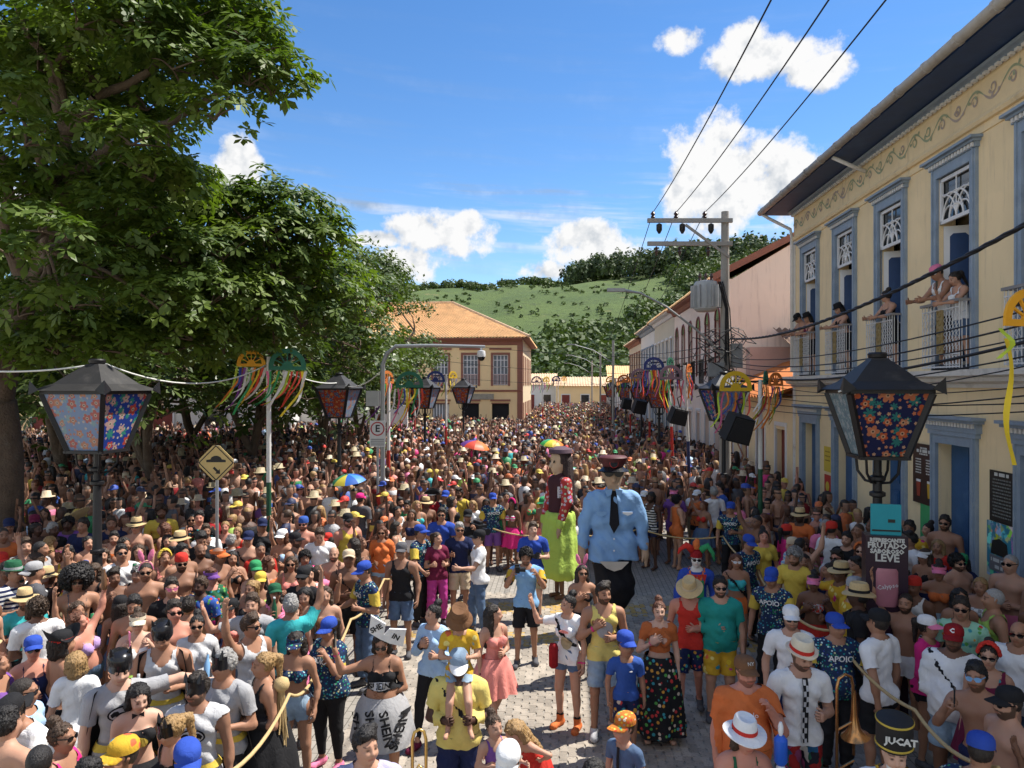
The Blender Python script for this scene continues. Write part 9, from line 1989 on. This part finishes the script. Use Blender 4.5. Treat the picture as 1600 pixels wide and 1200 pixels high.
# ---- beyond the first three hundred: one dense mass
def far_template(sides, fem, hat, arm, fine):
 V = []; Q = []; Sl = []                  # slots: 0 skin, 1 hair, 2 top, 3 bottom, 4 hat, 5 dark lens
 def rings(rs_, n, slot, c=(0, 0), close_top=False):
  b = len(V)
  for z, rx, ry, oy in rs_:
   for j in range(n): t = 2*math.pi*(j+.5)/n; V.append((c[0]+rx*math.cos(t), c[1]+oy+ry*math.sin(t), z))
  for i in range(len(rs_)-1):
   for j in range(n): Q.append((b+i*n+j, b+i*n+(j+1) % n, b+(i+1)*n+(j+1) % n, b+(i+1)*n+j)); Sl.append(slot(i, j) if callable(slot) else slot)
  return b
 n = sides; w_ = .92 if fem else 1.0
 if fine:
  for q in (-1,1): rings([(.02,.045,.10,-.03),(.10,.045,.05,0),(.48,.055,.06,0),(.70,.085,.09,0),(.86,.092,.11,0)],6,lambda i,j: 0 if i < 2 else 3,(q*.085,0))
  rings([(.82, .10, .09, 0), (.88, .17, .12, 0), (.98, .165*(1.05 if fem else 1), .12, 0)], n, 3)
 else: rings([(.02, .13, .10, 0), (.82, .17, .125, 0), (.98, .165, .12, 0)], n, 3)
 tor = [(.98,.16,.12,0),(1.02,.15,.11,0),(1.26,.175*w_,.13,-.015),(1.39,.185*w_,.105,0),(1.48,.06,.06,.01)] if not fine else [(.98,.16,.12,0),(1.10,.145*w_,.105,-.005),(1.26,.175*w_,.13,-.02 if fem else -.008),(1.38,.19*w_,.11,0),(1.44,.13*w_,.08,.01),(1.47,.06,.055,.01)]
 rings(tor, n, 'T' if False else (lambda i, j: 6 if i == 1 or i == 0 else 2 if i == 2 else 7))
 if fine: rings([(1.45, .055, .055, .01), (1.52, .05, .055, .0)], 5, 0)
 hd = [(1.49,.035,.045,-.03),(1.53,.062,.08,-.012),(1.585,.075,.097,0),(1.607,.078,.100,.003),(1.632,.079,.102,.005),(1.67,.078,.10,.01),(1.71,.06,.08,.012),(1.735,.02,.03,.012)] if fine else [(1.49,.04,.05,-.03),(1.55,.072,.09,-.01),(1.62,.080,.103,.005),(1.68,.076,.098,.01),(1.735,.025,.035,.012)]
 K = len(hd)-1
 def hs(i, j):
  t = 2*math.pi*(j+1)/n; front = math.sin(t) < -.25; z = (hd[i][0]+hd[i+1][0])/2
  if z > 1.665: return 1
  if not front: return 1 if (z > 1.56 or fem) else 0
  if fine and 1.61 < z < 1.63: return 5
  if not fine and 1.57 < z < 1.63: return 5
  return 0
 rings(hd, n, hs)
 if fem:          # hair down the back
  rings([(1.70,.07,.06,.04),(1.60,.098,.07,.05),(1.48,.11,.06,.07),(1.30,.09,.045,.09),(1.22,.03,.02,.09)] if fine else [(1.68,.08,.06,.04),(1.50,.105,.06,.07),(1.25,.05,.03,.09)],6 if fine else 4,1)
 if hat == 'straw': rings([(1.66, .175, .18, .01), (1.675, .10, .12, .01), (1.78, .085, .10, .01), (1.79, .01, .01, .01)], max(7, n), 4)
 elif hat == 'cap':
  rings([(1.655,.088,.112,.012),(1.72,.080,.10,.012),(1.755,.02,.03,.012)],n,4); b = len(V); V.extend([(-.07,-.09,1.675),(.07,-.09,1.675),(.06,-.19,1.655),(-.06,-.19,1.655)]); Q.append((b,b+1,b+2,b+3)); Sl.append(4)
 an = 4 if fine else 3
 for s in (-1, 1):
  S0 = np.array((s*.185*w_, .01, 1.40));
  if arm == 'up' and s > 0: pts = [S0, S0+(.10, -.06, .22), S0+(.08, -.12, .50)]
  elif arm == 'both': pts = [S0, S0+(s*.16, -.10, .18), S0+(s*.05, -.16, .46)]
  elif arm == 'phone' and s < 0: pts = [S0, S0+(s*.05, -.2, -.16), S0+(.08, -.28, .10)]
  elif arm == 'cup': pts = [S0, S0+(s*.06, .02, -.28), S0+(-s*.06, -.20, -.22)]
  else: pts = [S0, S0+(s*.06, .03, -.28), S0+(s*.03, -.06, -.54)]
  b = len(V); pts = [np.array(p) for p in pts]
  for i, p in enumerate(pts):
   d = nrm(pts[min(i+1,2)]-pts[max(i-1,0)]); a = np.cross(d,(0,1,.2)); a = nrm(a); c = np.cross(d,a); r = (.052,.042,.034)[i]*(.9 if fem else 1)
   for j in range(an): t = 2*math.pi*j/an; V.append(tuple(p+(a*math.cos(t)+c*math.sin(t))*r))
  for i in range(2):
   for j in range(an): Q.append((b+i*an+j, b+i*an+(j+1) % an, b+(i+1)*an+(j+1) % an, b+(i+1)*an+j)); Sl.append(0)
  b = len(V); e = pts[2]; d = nrm(pts[2]-pts[1]); V.extend([tuple(e+(-.035,0,0)),tuple(e+(.035,0,0)),tuple(e+d*.14+(.03,0,0)),tuple(e+d*.14+(-.03,0,0))]); Q.append((b,b+1,b+2,b+3)); Sl.append(0)
 return np.array(V, np.float32), np.array(Q, np.int32), np.array(Sl)
m,nt,p = new_mat('crowd_colours'); att = node(nt,'ShaderNodeAttribute',attribute_name='dress'); geo = node(nt,'ShaderNodeNewGeometry').outputs['Position']
f = mth(nt,'MULTIPLY_ADD',noise(nt,geo,14,4,.65),.8,.6); put(nt,p.inputs['Base Color'],mixc(nt,1.0,att.outputs['Color'],node(nt,'ShaderNodeCombineXYZ',{0: f,1: f,2: f}).outputs[0],'MULTIPLY')); p.inputs['Roughness'].default_value = .6; bump(nt,p,noise(nt,geo,30,3),.5,.02)
def mass(name, label, pts, sides, fine):
 rs = np.random.RandomState(5); pts = np.array(pts); n = len(pts); VV, QQ, CC = [], [], []; nv = 0
 kinds = [(fe,ht,ar) for fe in (0,1) for ht in (None,)*11+('cap','cap','straw') for ar in ('down','down','cup','down','cup','down','up','phone','down','down','cup','down','both','phone')]
 which = rs.randint(0,len(kinds),n); sk = np.array([SKINS[s] for s in ('tan','light','olive','brown','red','tan','tan','light','brown','dark','olive')]); hcs = np.array([HAIRC[c] for c in ('black','black','dark','dark','brown','brown','auburn','blond')])
 tcs = np.array([CL[c] for c in TOPC+['white','black','dgrey','navy','beige','brown','lgrey','black']]); bcs = np.array([CL[c] for c in ('denim','black','navy','white','ldenim','khaki','red')]); htc = {'straw': np.array([CL['beige'],CL['khaki'],CL['khaki'],CL['brown']]),'cap': np.array([CL[c] for c in ('black','white','red','navy','royal','yellow','green','orange')])}
 for k in np.unique(which):
  fe, ht, ar = kinds[k]; T = far_template(sides, fe, ht, ar, fine); tv, tq, ts_ = T; I = np.nonzero(which == k)[0]; m_ = len(I)
  s = rs.normal(1.0,.045,m_)*(.955 if fe else 1.01); a = np.where(rs.rand(m_) < .82,rs.normal(.1,.6,m_),rs.uniform(0,6.28,m_)); ca,sa = np.cos(a),np.sin(a)
  x = tv[None, :, 0]*s[:, None]; y = tv[None, :, 1]*s[:, None]; lean_ = rs.normal(0, .05, (m_, 2))
  X = x*ca[:,None]-y*sa[:,None]+pts[I,0][:,None]+lean_[:,:1]*tv[None,:,2]; Y = x*sa[:,None]+y*ca[:,None]+pts[I,1][:,None]+lean_[:,1:]*tv[None,:,2]; vv = pts[I,0]*EV.x+pts[I,1]*EV.y
  Z = tv[None, :, 2]*s[:, None]+np.where((vv > 4.2) | (vv < -7.3), .12, 0)[:, None]
  VV.append(np.stack([X, Y, Z], -1).reshape(-1, 3)); QQ.append((tq[None]+(np.arange(m_)*len(tv))[:, None, None]).reshape(-1, 4)+nv); nv += m_*len(tv)
  pal = np.zeros((m_,8,3)); pal[:,0] = sk[rs.randint(0,len(sk),m_)]; pal[:,1] = hcs[rs.randint(0,len(hcs),m_)]; tc_ = tcs[rs.randint(0,len(tcs),m_)]; bare = rs.rand(m_) < (.10 if fe else .45); pal[:,2] = np.where(bare[:,None],pal[:,0],tc_)
  belly = bare | (rs.rand(m_) < (.6 if fe else .0)); pal[:,6] = np.where(belly[:,None],pal[:,0],tc_); shd = bare | (rs.rand(m_) < (.75 if fe else .25)); pal[:,7] = np.where(shd[:,None],pal[:,0],tc_)
  pal[:,3] = bcs[rs.randint(0,len(bcs),m_)]; pal[:,4] = htc[ht][rs.randint(0,len(htc[ht]),m_)] if ht else 0; gl_ = rs.rand(m_) < .33; pal[:,5] = np.where(gl_[:,None],.012,pal[:,0]*.8)
  CC.append(pal[:, ts_].reshape(-1, 3))
 me = np_mesh(name,np.concatenate(VV),np.concatenate(QQ),[MATS['crowd_colours']]); c = np.concatenate(CC); c4 = np.ones((len(c),4),np.float32); c4[:,:3] = c
 a = me.attributes.new('dress', 'FLOAT_COLOR', 'FACE'); a.data.foreach_set('color', c4.ravel()); tag(mesh_obj(name, me), label, 'crowd', kind='stuff')
near_r = [p for p in rest if p[1] < 33]; far_r = [p for p in rest if p[1] >= 33]
mass('crowd', 'dense carnival crowd packed across the square behind the lane', near_r, 7, True)
mass('far_crowd', 'dense distant crowd filling the street to its end', far_r, 6, False)
finish_bodies(); bpy.data.scenes.remove(LETTER_SCENE)
